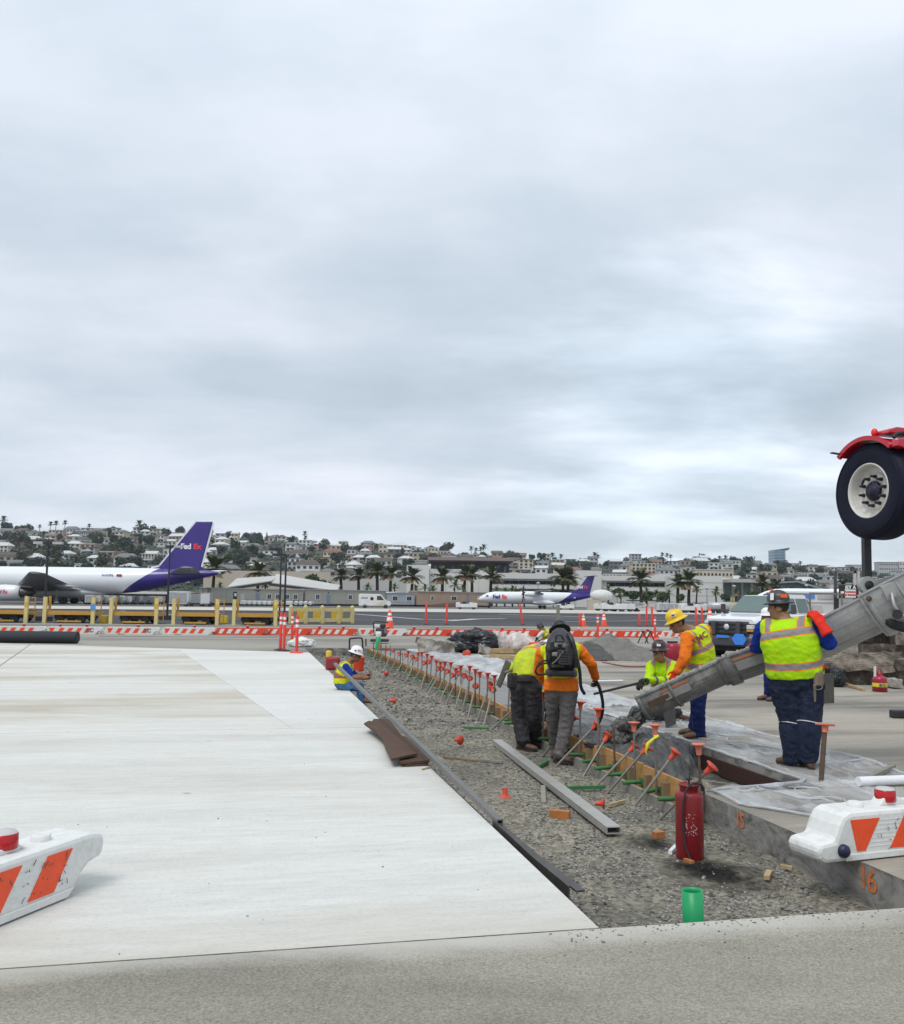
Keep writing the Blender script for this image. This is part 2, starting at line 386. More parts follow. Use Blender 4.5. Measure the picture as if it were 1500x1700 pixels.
def asphalt(name, c, c2, sc, thr, agg, rot=.1, con=.8, wash=None):
 m = bpy.data.materials.new(name); m.use_nodes = True; t, N, L = nodes_of(m); b = N['Principled BSDF']
 b.inputs['Roughness'].default_value = .9; b.inputs['Specular IOR Level'].default_value = .2
 g = N.new('ShaderNodeNewGeometry')
 n = N.new('ShaderNodeTexNoise'); n.inputs['Scale'].default_value = sc; n.inputs['Detail'].default_value = 6; n.inputs['Roughness'].default_value = .62
 ms = N.new('ShaderNodeMapping'); ms.inputs['Rotation'].default_value = (0, 0, rot); ms.inputs['Scale'].default_value = (.5, 1.4, 1); L.new(g.outputs['Position'], ms.inputs[0]); L.new(ms.outputs[0], n.inputs['Vector'])
 r = N.new('ShaderNodeValToRGB'); L.new(n.outputs[0], r.inputs[0]); r.color_ramp.elements[0].position = thr[0]; r.color_ramp.elements[1].position = thr[1]
 r.color_ramp.elements[0].color = (*c, 1); r.color_ramp.elements[1].color = (*c2, 1)
 n2 = N.new('ShaderNodeTexNoise'); n2.inputs['Scale'].default_value = agg; n2.inputs['Detail'].default_value = 3; n2.inputs['Roughness'].default_value = .8; L.new(g.outputs['Position'], n2.inputs['Vector'])
 r2 = N.new('ShaderNodeValToRGB'); L.new(n2.outputs[0], r2.inputs[0]); r2.color_ramp.elements[0].position = .33; r2.color_ramp.elements[1].position = .68
 r2.color_ramp.elements[0].color = (.45, .45, .45, 1); r2.color_ramp.elements[1].color = (1.5, 1.47, 1.4, 1)
 x = N.new('ShaderNodeMix'); x.data_type = 'RGBA'; x.blend_type = 'MULTIPLY'; x.inputs[0].default_value = con
 L.new(r.outputs[0], x.inputs[6]); L.new(r2.outputs[0], x.inputs[7]); cur = x.outputs[2]
 if wash:      # cement slurry dried along the slab ends
  dp = N.new('ShaderNodeVectorMath'); dp.operation = 'DOT_PRODUCT'; dp.inputs[1].default_value = (ES[0], ES[1], 0); L.new(g.outputs['Position'], dp.inputs[0])
  sc0_ = O2[0]*ES[0]+O2[1]*ES[1]; ma = N.new('ShaderNodeMath'); ma.operation = 'MULTIPLY_ADD'; L.new(n.outputs[0], ma.inputs[0]); ma.inputs[1].default_value = wash*2.6; L.new(dp.outputs['Value'], ma.inputs[2])
  mr = N.new('ShaderNodeMapRange'); L.new(ma.outputs[0], mr.inputs[0]); mr.inputs[1].default_value = sc0_+wash*.35; mr.inputs[2].default_value = sc0_+wash*1.35; mr.inputs[4].default_value = .8
  x = N.new('ShaderNodeMix'); x.data_type = 'RGBA'; L.new(mr.outputs[0], x.inputs[0]); L.new(cur, x.inputs[6]); x.inputs[7].default_value = (.50, .48, .43, 1); cur = x.outputs[2]
 L.new(cur, b.inputs['Base Color'])
 bn = N.new('ShaderNodeBump'); bn.inputs['Strength'].default_value = .5; bn.inputs['Distance'].default_value = .006
 L.new(n2.outputs[0], bn.inputs['Height']); L.new(bn.outputs[0], b.inputs['Normal'])
 return m
m_road = asphalt('worn_road', (.21, .195, .165), (.34, .318, .27), .55, (.36, .66), 75, con=.7, wash=.26)
m_taxi = asphalt('taxiway_asphalt', (.05, .05, .055), (.085, .085, .088), .05, (.35, .65), 6)
m_ramp = asphalt('dark_apron', (.10, .10, .10), (.17, .165, .16), .02, (.35, .65), 2)
m_band = concrete('pale_service_road', (.52, .49, .43), (.42, .39, .34), .1, .05, sc=.1)
m_terr = M('dry_ground', (.16, .14, .11), .95, var=.3, scale=.02, space='World')
tag(MB().add([(-1650, -60, -.55), (1650, -60, -.55), (1650, 1500, -.55), (-1650, 1500, -.55)], [(0, 1, 2, 3)]).build('ground', m_terr, fix=False), kind='structure')
J = .012
def V2(p): return (p[0], p[1])
# foreground road (everything nearer than the slab ends)
l0 = ST(-.004, -45); l1 = ST(-.004, 14)
surface('road', [(-45, -12), (22, -12), V2(l1), V2(l0)], -.004, .5, m_road)
# the new slab: one bay in front, three bays behind, open joints between them
F0, F1 = Vector((-15.48, 31.39)), Vector((-4.42, 28.68))
FL = F0 + (F0-F1)*2.2
S1 = 7.55
fa, fb = ST(0, 0), ST(0, -45); fc, fd = ST(S1-J, -45), ST(S1-J, 0)
surface('concrete_slab', [V2(fb), V2(fa), V2(fd), V2(fc)], 0, .5, m_new)
a0, a1 = ST(S1, 0), ST(S1, -45)
j2n, j2f = Vector((-2.33+.385*.45, 12.73-.45)), Vector((-9.57, 31.39))
def on_line(p, q, y): k = (y-p[1])/(q[1]-p[1]); return Vector((p[0]+(q[0]-p[0])*k, y))
# joint foot lies on the front bay's edge line
def cross2(p, q, a, b):
 d1, d2 = q-p, b-a; den_ = d1.x*d2.y-d1.y*d2.x; k = ((a.x-p.x)*d2.y-(a.y-p.y)*d2.x)/den_; return p+d1*k
A0, A1 = Vector(V2(a0)), Vector(V2(a1))
jd = Vector((-.36, .933)).normalized()
j2a = cross2(Vector((-2.33, 12.73)), Vector((-2.33, 12.73))+jd, A0, A1); j2b = cross2(Vector((-2.33, 12.73)), Vector((-2.33, 12.73))+jd, F0, F1)
j1a = cross2(Vector((-10.67, 21.72)), Vector((-10.67, 21.72))+jd, A0, A1); j1b = cross2(Vector((-10.67, 21.72)), Vector((-10.67, 21.72))+jd, F0, F1)
g = Vector((J, 0))
surface('concrete_slab', [j2a+g, A0, F1, j2b+g], 0, .5, m_new2)
surface('concrete_slab', [j1a+g, j2a+g*.7, j2b+g*.7, j1b+g], 0, .5, m_new3)
surface('concrete_slab', [A1, j1a-g, j1b-g, FL], 0, .5, m_new3)
# old slab right of the trench, in bays with joints
t0, t1_, sE, sB = 2.2, 3.45, 3.05, 26.8
bays = []
surface('old_slab', [V2(ST(0, t0)), V2(ST(0, 8.2)), V2(ST(sE-J, 8.2)), V2(ST(sE-J, t0))], 0, .5, m_old)
surface('old_slab', [V2(ST(0, 8.2+J)), V2(ST(0, 40)), V2(ST(sE-J, 40)), V2(ST(sE-J, 8.2+J))], 0, .5, m_old)
for (s0, s1) in ((sE, 10.6), (10.6+J, 18.2), (18.2+J, 26.8)):
 for (u0, u1) in ((t1_, 8.2), (8.2+J, 14.4), (14.4+J, 40)):
  surface('old_slab', [V2(ST(s0, u0)), V2(ST(s0, u1)), V2(ST(s1, u1)), V2(ST(s1, u0))], 0, .5, m_old)
# strip between slabs and taxiway
N0, N1 = Vector((-16.52, 55.83)), Vector((15.03, 64.4)); dN = (N1-N0)
NL, NR = N0-dN*2.5, N1+dN*1.6
E1, E2, E3 = ST(sB, 0), ST(sB, t1_), ST(sB+J, 40)
surface('apron_strip', [V2(FL), V2(F0), V2(F1), V2(E1), V2(E2), V2(ST(sB+J, t1_)), V2(E3), NR, NL], 0, .5, m_apron)
B0, B1 = Vector((-46.6, 108.59)), Vector((17.0, 133.46)); dB = B1-B0
BL, BR = B0-dB*3, B1+dB*3
surface('taxiway', [NL, NR, BR, BL], 0, .5, m_taxi)
C0, C1 = Vector((-58.1, 137)), Vector((24.7, 190.0)); dC = C1-C0
CL, CR = C0-dC*2, C1+dC*3
surface('service_road', [BL, BR, CR, CL], 0, .5, m_band)
surface('aircraft_apron', [CL, CR, (1200, 620), (1200, 1000), (-1200, 1000), (-1200, 200)], 0, .5, m_ramp)
# painted lines on the taxiway
m_paint = M('taxiway_paint', (.5, .5, .48), .8, var=.35, scale=.4, space='World')
def stripe(pts, w, name='taxiway_line', mat=m_paint):
 P = [on_z(*p) for p in pts]; mb = MB()
 for i in range(len(P)-1):
  d = (P[i+1]-P[i]).normalized(); q = Vector((-d.y, d.x, 0))*w/2
  mb.prism([P[i]-q+Vector((0, 0, .001)), P[i+1]-q+Vector((0, 0, .001)), P[i+1]+q+Vector((0, 0, .001)), P[i]+q+Vector((0, 0, .001))], (0, 0, .004))
 return tag(mb.build(name, mat), kind='structure')
stripe([(586, 1019), (700, 1028), (770, 1029)], .5)
stripe([(744, 1030.5), (790, 1027.5), (838, 1027)], .9)
stripe([(828, 1019.5), (1000, 1025)], .6)
stripe([(930, 1032), (1200, 1029)], .3)
stripe([(200, 1014), (330, 1023)], .35)
m_kerb = M('dark_joint', (.07, .065, .06), .9, space='World')
stripe([(165, 1056), (300, 1057.5), (460, 1058)], .35, 'tar_patch', m_kerb)
stripe([(0, 1037.5), (300, 1038.5), (700, 1041), (1100, 1046)], .5, 'pavement_seam', m_kerb)
# trench bed
def bed_z(x, y):
 return -.255 + .035*fbm(x*.9, y*.9, 3) + .014*fbm(x*5, y*5, 7)
ns, nt_ = 300, 44
P = np.zeros((ns, nt_, 3))
for i in range(ns):
 s = -.6 + (sB+.9)*((i/(ns-1))**1.5)
 for j in range(nt_):
  t = -.3 + 4.0*j/(nt_-1); p = ST(s, t); P[i, j] = (p.x, p.y, bed_z(p.x, p.y))
def gravel_mat(name, c0, c1, wet):
 m = bpy.data.materials.new(name); m.use_nodes = True; t, N, L = nodes_of(m); b = N['Principled BSDF']
 b.inputs['Roughness'].default_value = .92; b.inputs['Specular IOR Level'].default_value = .2
 g = N.new('ShaderNodeNewGeometry')
 vo = N.new('ShaderNodeTexVoronoi'); vo.inputs['Scale'].default_value = 32; L.new(g.outputs['Position'], vo.inputs['Vector'])
 n = N.new('ShaderNodeTexNoise'); n.inputs['Scale'].default_value = 1.1; n.inputs['Detail'].default_value = 7; L.new(g.outputs['Position'], n.inputs['Vector'])
 r = N.new('ShaderNodeValToRGB'); L.new(vo.outputs['Color'], r.inputs[0])
 r.color_ramp.elements[0].color = (*c0, 1); r.color_ramp.elements[1].color = (*c1, 1); r.color_ramp.elements[0].position = .1; r.color_ramp.elements[1].position = .9
 r2 = N.new('ShaderNodeValToRGB'); L.new(n.outputs[0], r2.inputs[0]); r2.color_ramp.elements[0].position = .38; r2.color_ramp.elements[1].position = .62
 r2.color_ramp.elements[0].color = (.72, .70, .66, 1); r2.color_ramp.elements[1].color = (1.22, 1.15, 1.02, 1)
 x = N.new('ShaderNodeMix'); x.data_type = 'RGBA'; x.blend_type = 'MULTIPLY'; x.inputs[0].default_value = 1
 L.new(r.outputs[0], x.inputs[6]); L.new(r2.outputs[0], x.inputs[7])
 cur = x.outputs[2]
 for (wx, wy, wr) in wet:      # damp, oily spill marks
  d = N.new('ShaderNodeVectorMath'); d.operation = 'DISTANCE'; d.inputs[1].default_value = (wx, wy, -.25); L.new(g.outputs['Position'], d.inputs[0])
  wob = N.new('ShaderNodeTexNoise'); wob.inputs['Scale'].default_value = 7; wob.inputs['Detail'].default_value = 6; L.new(g.outputs['Position'], wob.inputs['Vector'])
  ad = N.new('ShaderNodeMath'); ad.operation = 'MULTIPLY_ADD'; L.new(wob.outputs[0], ad.inputs[0]); ad.inputs[1].default_value = wr*1.3; L.new(d.outputs['Value'], ad.inputs[2])
  rr = N.new('ShaderNodeValToRGB'); mr = N.new('ShaderNodeMapRange'); L.new(ad.outputs[0], mr.inputs[0]); mr.inputs[1].default_value = wr*.9; mr.inputs[2].default_value = wr*2.0
  L.new(mr.outputs[0], rr.inputs[0]); rr.color_ramp.elements[0].color = (.12, .12, .13, 1); rr.color_ramp.elements[1].color = (1, 1, 1, 1)
  x2 = N.new('ShaderNodeMix'); x2.data_type = 'RGBA'; x2.blend_type = 'MULTIPLY'; x2.inputs[0].default_value = 1; L.new(cur, x2.inputs[6]); L.new(rr.outputs[0], x2.inputs[7]); cur = x2.outputs[2]
 L.new(cur, b.inputs['Base Color'])
 bn = N.new('ShaderNodeBump'); bn.inputs['Strength'].default_value = .8; bn.inputs['Distance'].default_value = .015
 L.new(vo.outputs['Distance'], bn.inputs['Height']); bn.invert = True; L.new(bn.outputs[0], b.inputs['Normal'])
 return m
w1, w2, w3 = on_z(1200, 1455, -.25), on_z(1085, 1400, -.25), on_z(1165, 1440, -.25)
m_bed = gravel_mat('gravel_bed', (.11, .105, .094), (.295, .28, .242), [(w1.x, w1.y, .36), (w2.x, w2.y, .24), (w3.x, w3.y, .26)])
tag(mo('gravel_bed', grid_mesh('gravel_bed', P, m_bed)), kind='structure')
# loose stones, larger ones near us
def stone_field(name, n, mat, region, size, seed, zf):
 r = np.random.RandomState(seed)
 ico = np.array([(0,0,1),(.894,0,.447),(.276,.851,.447),(-.724,.526,.447),(-.724,-.526,.447),(.276,-.851,.447),(.724,.526,-.447),(-.276,.851,-.447),(-.894,0,-.447),(-.276,-.851,-.447),(.724,-.526,-.447),(0,0,-1)])
 fi = np.array([(0,1,2),(0,2,3),(0,3,4),(0,4,5),(0,5,1),(1,6,2),(2,7,3),(3,8,4),(4,9,5),(5,10,1),(6,7,2),(7,8,3),(8,9,4),(9,10,5),(10,6,1),(11,7,6),(11,8,7),(11,9,8),(11,10,9),(11,6,10)])
 Vs = np.zeros((n, 12, 3)); 
 for i in range(n):
  x, y = region(r); sz = size(r)
  k = ico*(sz*(.75+.5*r.rand(12, 1)))*np.array([1, .75+.3*r.rand(), .6+.2*r.rand()])
  a = r.rand()*6.28; c, s_ = cos(a), sin(a)
  k = k @ np.array([[c, s_, 0], [-s_, c, 0], [0, 0, 1]])
  Vs[i] = k + (x, y, zf(x, y)+sz*.25)
 F = (fi[None]+np.arange(n)[:, None, None]*12).reshape(-1, 3)
 me = np_mesh(name, Vs.reshape(-1, 3), F, mat)
 at = me.attributes.new('tone', 'FLOAT', 'FACE'); at.data.foreach_set('value', np.repeat(r.rand(n), 20).astype(np.float32))
 return tag(mo(name, me), kind='stuff')
def stone_mat(name, c0, c1):
 m = bpy.data.materials.new(name); m.use_nodes = True; t, N, L = nodes_of(m); b = N['Principled BSDF']; b.inputs['Roughness'].default_value = .9
 a = N.new('ShaderNodeAttribute'); a.attribute_name = 'tone'; r = N.new('ShaderNodeValToRGB'); L.new(a.outputs['Fac'], r.inputs[0])
 r.color_ramp.elements[0].color = (*c0, 1); r.color_ramp.elements[1].color = (*c1, 1); L.new(r.outputs[0], b.inputs['Base Color']); return m
m_stone = stone_mat('loose_stone', (.075, .072, .066), (.34, .325, .29))
def reg(r):
 while True:
  s = -.35 + 11.5*r.rand()**1.6; t = .06+2.05*r.rand() if s < 2.6 else .06+2.0*r.rand()
  if s < 0 and t > 2.1: continue
  p = ST(s, t)
  if fbm(p.x*1.3, p.y*1.3, 5) < -.12 and r.rand() < .8: continue
  if min((p.x-w1.x)**2+(p.y-w1.y)**2, (p.x-w2.x)**2+(p.y-w2.y)**2, (p.x-w3.x)**2+(p.y-w3.y)**2) < .16 and r.rand() < .93: continue
  return p.x, p.y
tag(stone_field('gravel', 19000, m_stone, reg, lambda r: .004+.012*r.rand()**2.2, 3, bed_z), kind='stuff')
def reg2(r):
 s = 9+17.5*r.rand(); t = .1+2.0*r.rand(); p = ST(s, t); return p.x, p.y
tag(stone_field('gravel', 4000, m_stone, reg2, lambda r: .012+.03*r.rand()**3, 4, bed_z), kind='stuff')
def reg3(r):
 s = -.02-.5*r.rand()**2.5; t = -.3+3.3*r.rand(); p = ST(s, t); return p.x, p.y
tag(stone_field('road_grit', 700, m_stone, reg3, lambda r: .002+.006*r.rand()**3, 6, lambda x, y: -.004), kind='stuff')
def reg4(r):
 s = .05+15*r.rand()**1.5; t = -.02-7*r.rand()**1.6; p = ST(s, t); return p.x, p.y
tag(stone_field('slab_grit', 240, m_stone, reg4, lambda r: .0015+.0065*r.rand()**3, 8, lambda x, y: 0.0), kind='stuff')
# ================================================================== SITE OBJECTS
m_white_pl = M('white_plastic', (.68, .68, .655), .5, var=.08, scale=9, col2=(.52, .50, .455), thr=(.53, .76), bump=.12, bscale=14)
m_orange_pl = M('orange_plastic', (.70, .065, .02), .5, var=.12, scale=8)
m_sheet_or = M('orange_sheeting', (.80, .075, .015), .42, var=.1, scale=14, grain=.08)
m_sheet_wh = M('white_sheeting', (.72, .72, .70), .42, var=.1, scale=14)
m_blackrub = M('black_rubber', (.02, .02, .022), .7, var=.25, scale=10)
m_scuff = M('scuff_mark', (.10, .10, .11), .8)
m_red_lens = M('red_lens', (.42, .008, .012), .18, var=.05)
m_lens_top = M('pale_lens_top', (.48, .45, .44), .5)
m_yellow = M('yellow_plastic', (.62, .42, .03), .5)
m_dblue = M('navy_knob', (.012, .014, .05), .4)
m_red_lt = M('red_lens_far', (.38, .02, .02), .3)
PROFILE = [(-1.23, .03), (-1.25, .08), (-1.22, .125), (-1.10, .14), (-1.06, .235), (-1.02, .29), (-.96, .315), (1.10, .315), (1.19, .295), (1.22, .25), (1.20, .165), (1.09, .145), (1.03, .10), (.99, .035), (.93, 0), (-.22, 0), (-.27, .035), (-.50, .035), (-.55, 0), (-1.18, 0)]
def barricade(label, loc, rz, base='w', lamps=(-.45,), letters=None, detail=True, group='low striped barricades', shift=0.0):
 t = thing('barricade', label, 'barricade', loc, rz, group)
 mb = MB(); hw = .15
 mb.prism([(x, -hw, z) for x, z in PROFILE], (0, 2*hw, 0))
 body = mb.build('body', m_white_pl if base == 'w' else m_orange_pl, t, bevel=.028 if detail else .0)
 if detail:
  for hx in (-.78, .86): MB().lathe([(.055, 0), (.055, .028), (.045, .034)], (hx, 0, .314), n=14).build('filler_cap', m_white_pl, t)
  hb = MB().prism([(-.62, -.05, .31), (-.56, -.05, .375), (-.50, -.05, .385), (-.34, -.05, .335), (-.30, -.05, .31)], (0, .1, 0)).build('grip', m_white_pl, t, bevel=.015)
  hb2 = MB().prism([(.42, -.05, .31), (.46, -.05, .345), (.66, -.05, .345), (.72, -.05, .31)], (0, .1, 0)).build('grip', m_white_pl, t, bevel=.012)
  kb = MB().lathe([(.0, .035), (.03, .033), (.042, .02), (.045, -.01)], (-1.04, -hw-.005, .075), (0, -1, 0), n=14).build('hinge_knob', m_dblue, t)
  for k in range(7): MB().box((.02, -hw-.0008, .085+k*.028), (1.86, .0016, .007)).build('panel_rib', m_white_pl, t)
  b2 = MB().prism([(x, -hw-.012, z) for x, z in ((-1.02, .005), (.92, .005), (.97, .05), (-1.04, .05))], (0, .012, 0)).build('skirt', m_white_pl, t, bevel=.006)
 # slanted stripes on both faces: '/' shapes
 cols = m_sheet_or if base == 'w' else m_sheet_wh
 pitch = .365; wdt = .185; sl = .13; z0, z1 = .062, .268
 for side in (-1, 1):
  y = side*(hw+.001); k = 0; x = -1.0+shift
  while x < 1.0:
   a, b = x, x+wdt
   q = [(a, z0), (b, z0), (b+sl, z1), (a+sl, z1)]
   lo, hi = -.97, .96
   q = [(min(max(px_, lo), hi), pz) for px_, pz in q]
   if k == 0 and base == 'w' and not shift: q = [(-.92, z0), (-.85, z0), (-.72, z1), (-.97, z1)]
   if q[1][0]-q[0][0] > .06 and q[2][0]-q[3][0] > .03:
    sb_ = MB().prism([(px_, y, pz) for px_, pz in q], (0, side*.004, 0)).build('stripe', cols, t if side < 0 else t)
   x += pitch; k += 1
 if detail:
  rs = random.Random(int(abs(loc[0])*100)); sc_ = MB()
  for k in range(80):
   x = rs.uniform(-.75, .95); z = rs.uniform(.05, .25); a = rs.uniform(-.5, 2.2); L_ = rs.uniform(.006, .06)*rs.random()
   p = Vector((x, -hw-.0075, z)); q = p+Vector((cos(a), 0, sin(a)))*L_
   sc_.bar(p, q, .002, rs.uniform(.002, .005), up=(0, 0, 1))
  tag(sc_.build('scuff', m_scuff, t), kind='stuff')
 for lx in lamps:
  l = MB().lathe([(.045, 0), (.05, .01), (.05, .02)], (lx, 0, .315), n=14, mi=0)
  lo = l.build('lamp_base', m_yellow if detail else m_blackrub, t)
  MB().lathe([(.068, 0), (.072, .01), (.07, .075), (.064, .08)], (lx, 0, .335), n=18).build('lamp_lens', m_red_lens if detail else m_red_lt, t)
  MB().lathe([(.066, 0), (.055, .012), (.0, .018)], (lx, 0, .415), n=18).build('lamp_cap', m_lens_top, t)
 if letters:
  tx, lx = letters
  lettering('letters', tx, .23, m_scuff, t, Matrix.Translation((lx, -hw-.008, .16)) @ Matrix.Rotation(radians(90), 4, 'X'), bold=.008)
 return t
def lamp_at(p, d, px): return min(np.linspace(-1.1, 1.1, 221), key=lambda k: abs(to_px(p+d*k+Vector((0, 0, .37)))[0]-px))
# near right, its tongue hanging over the trench edge
dR = Vector((.84, .31, 0)).normalized(); nR = Vector((-dR.y, dR.x, 0))
pR = Vector((2.24, 6.11, 0)) + dR*1.43 + nR*.09
barricade('large white barricade with orange stripes jutting over the slab edge beside the red tank', (pR.x, pR.y, .004), atan2(dR.y, dR.x), 'w', (lamp_at(pR, dR, 1468), .75))
dL = Vector((.34, .94, 0)).normalized(); nL = Vector((-dL.y, dL.x, 0))
pL = Vector((-2.10, 5.36, 0)) - dL*1.02 + nL*.15
barricade('scuffed white barricade with orange stripes alone on the new pale slab', (pL.x, pL.y, .004), atan2(dL.y, dL.x), 'w', (lamp_at(pL, dL, 8), -.7), shift=.17)
# far row across the view
row = [(-62, 1051.3, 'w'), (24, 1052, 'w'), (119, 1052.5, 'w'), (215, 1053, 'w'), (309, 1053.5, 'w'), (398, 1054, 'o'), (472, 1054.3, 'o'), (549, 1054.8, 'o'), (632, 1055.2, 'w'), (706, 1055.6, 'o'), (780, 1056, 'o'), (852, 1056.5, 'o'), (926, 1057, 'o'), (998, 1057.6, 'o'), (1066, 1058.2, 'o'), (1132, 1058.8, 'w')]
rl = {24: 'white barricade of the far row just above the black pipe, no letters', 119: 'white barricade of the far row lettered KC beside the black pipe end', 215: 'white barricade of the far row lettered KC nearest the orange ones', 309: 'white unlettered barricade joined to the first orange one in the far row',
      398: 'orange barricade joined to the white ones in the far row', 472: 'orange barricade behind the group of four delineator posts', 549: 'orange barricade beyond the seated worker in white hard hat', 632: 'white barricade between orange ones, behind the traffic cone', 706: 'orange barricade just right of the cone and small machine',
      780: 'orange barricade beyond the black tarp bundle', 852: 'orange barricade just left of the far bending worker', 926: 'orange barricade behind the backpack worker\'s black hard hat', 998: 'orange barricade behind the single delineator by the sand heap', 1066: 'orange barricade behind the top of the sand heap', 1132: 'white barricade at the far right end of the row by the yellow hard hat', -62: 'white barricade at the extreme left end of the far row'}
angR = atan2(44.26-39.75, 11.79+17.0)
for px, py, kind in row:
 p = on_z(px, py)
 barricade(rl[px], (p.x, p.y+.15, 0), angR, kind, (-.55, .55) if px in (549, 706, 119, 852) else (.3,), ('KC', .72) if px in (119, 215) else None, detail=False)
# ---- formwork
m_ply = M('form_plywood', (.46, .245, .085), .75, var=.25, scale=3, stretch=(1, 1, 8), grain=.12, gscale=60)
m_ply2 = M('form_plywood_pale', (.52, .36, .18), .75, var=.25, scale=3, stretch=(1, 1, 8))
m_stud = M('form_cleat', (.22, .155, .085), .85, var=.3, scale=6)
m_greyw = M('grey_weathered_wood', (.24, .225, .19), .85, var=.25, scale=2, stretch=(1, 9, 9), grain=.15, gscale=40)
m_greenst = M('green_painted_steel', (.04, .17, .055), .55, var=.25, scale=12)
m_steel = M('dull_steel', (.22, .205, .185), .5, .55, var=.25, scale=9)
m_rust = M('rusty_steel', (.13, .085, .06), .75, .3, var=.35, scale=14)
m_cap = M('safety_cap_orange', (.56, .065, .03), .55, var=.35, scale=16)
m_cap_pale = M('safety_cap_faded', (.60, .17, .105), .6, var=.25, scale=20)
fw = thing('formwork', 'long plywood form with green clips along the side of the concrete pour', 'formwork', tuple(ST(3.0, 2.14, -.27)))
fwo = fw.location.copy()
def ST0(s, t, z): return ST(s, t, z)
s = 3.02; i = 0
while s < 26.3:
 L_ = 1.21; e_ = min(s+L_, 26.5)
 zt = .04+.012*sin(i*2.3)
 MB().prism([ST(s, 2.15, -.26), ST(e_-.012, 2.15, -.26), ST(e_-.012, 2.15, zt), ST(s, 2.15, zt)], (ET[0]*.028, ET[1]*.028, 0)).build('board', m_ply if s < 12 or i % 3 else m_ply2, fw, world=True)
 s = e_; i += 1
stud_me = MB().box((0, 0, 0), (.075, .05, .235)).mesh('cleat', m_stud)
clip_me = MB().cyl((-.20, 0, 0), (.0, 0, 0), .021, n=8).box((-.005, 0, 0), (.02, .06, .06)).mesh('clip', m_greenst)
s = 3.2; i = 0
while s < 26.3:
 p = ST(s, 2.118, -.138); o = mo('cleat', stud_me, fw, p-fwo, TRENCH_ANG-pi/2+pi/2*0)
 o.rotation_euler = (0, 0, atan2(ET[1], ET[0]))
 if i % 2 == 0 or s < 9:
  p = ST(s+.2, 2.14, -.125+.012*sin(i*3.1)); o = mo('clip', clip_me, fw, p-fwo); o.rotation_euler = (.0, .06*sin(i*5.7), atan2(ET[1], ET[0])+.25*sin(i*1.7))
 s += .405; i += 1
s = 3.05; i = 0
while s < 26:
 L_ = 2.4 if i else 2.9; a, b = ST(s, 2.03, -.215), ST(min(s+L_-.03, 26.2), 2.03, -.215)
 MB().bar(a, b, .045, .13).build('bottom_plank', m_greyw, fw, world=True); s += L_; i += 1
# ---- stakes: upright pins and slanted braces with safety caps
def cap_mesh(name, mat):
 return MB().lathe([(.023, -.085), (.027, -.04), (.032, -.012), (.05, 0), (.064, .004), (.064, .014), (.0, .018)], n=10).mesh(name, mat)
cap_m, cap_p = cap_mesh('cap', m_cap), cap_mesh('cap', m_cap_pale)
pin_me = {}; rs2 = random.Random(12)
def pin_mesh(L_, mat, r=.0125):
 k = (round(L_, 2), mat.name)
 if k not in pin_me: pin_me[k] = MB().cyl((0, 0, 0), (0, 0, L_), r, n=8).cyl((0, 0, -.001), (0, 0, -.05), r, .002, n=8).mesh('rod', mat)
 return pin_me[k]
def stake(name, a, b, label, group, cap='o', mat=None, r=.0125):
 a, b = Vector(a), Vector(b); b = b+Vector((rs2.gauss(0, .016), rs2.gauss(0, .016), rs2.gauss(0, .012))); d = b-a; L_ = d.length
 t = thing(name, label, 'stake', a, 0, group); t.rotation_euler = d.to_track_quat('Z', 'Y').to_euler()
 mo('rod', pin_mesh(L_, mat or m_steel, r), t)
 if cap: mo('cap', cap_m if cap == 'o' else cap_p, t, (0, 0, L_-.004))
 return t
VS = [(2.84, .46, 'p'), (3.75, .50, 'p'), (4.26, .46, 'p'), (4.78, .36, ''), (5.29, .46, 'o'), (5.92, .47, 'o'), (6.6, .45, 'o'), (7.3, .46, 'o'), (9.05, .40, ''), (9.8, .48, 'o'), (10.3, .47, 'o'), (10.83, .46, 'o'), (11.1, .47, 'o'), (11.64, .49, 'o'), (12.18, .47, 'o'), (12.69, .41, 'o'), (13.24, .46, 'o'), (13.76, .45, 'o'), (14.18, .41, 'o'), (14.63, .41, 'o'), (15.24, .47, 'o'), (15.66, .46, 'o'), (16.17, .47, 'o'), (16.79, .42, 'o'), (17.5, .36, ''), (18.23, .38, 'o'), (19.0, .35, ''), (19.37, .37, ''), (20.4, .35, ''), (21.19, .41, ''), (22.1, .36, ''), (22.9, .4, ''), (23.8, .36, ''), (24.7, .38, '')]
rs = random.Random(3)
for i, (s, z, c) in enumerate(VS):
 kind = 'bare-topped' if not c else ('faded pink-capped' if c == 'p' else 'orange-capped')
 stake('form_stake', ST(s+rs.uniform(-.02, .02), 2.09, -.3), ST(s, 2.09, z), f'{kind} upright steel stake on the form, {ordinal(i)} counting away from the red tank', 'upright stakes along the form', c, m_steel if i % 3 else m_rust)
DS = [(3.15, 2.81, .26), (3.72, 3.51, .27), (4.30, 4.14, .23), (4.68, 4.59, .18), (5.11, 5.23, .19), (5.88, 5.7, .26), (6.5, 6.32, .26), (7.2, 7.0, .22), (8.9, 8.7, .2), (9.35, 10.35, .19), (9.9, 10.43, .26), (10.3, 11.44, .17), (10.86, 11.86, .26), (11.5, 12.34, .26), (12.1, 12.85, .26), (12.8, 13.51, .19), (13.4, 14.09, .24), (13.9, 14.46, .24), (14.3, 14.84, .2), (14.93, 15.94, .29), (15.9, 16.6, .22), (16.8, 17.48, .23), (17.4, 18.08, .26), (18.3, 19.1, .22), (19.4, 20.2, .2), (20.5, 21.4, .22), (21.8, 22.6, .2), (23.2, 24.0, .2)]
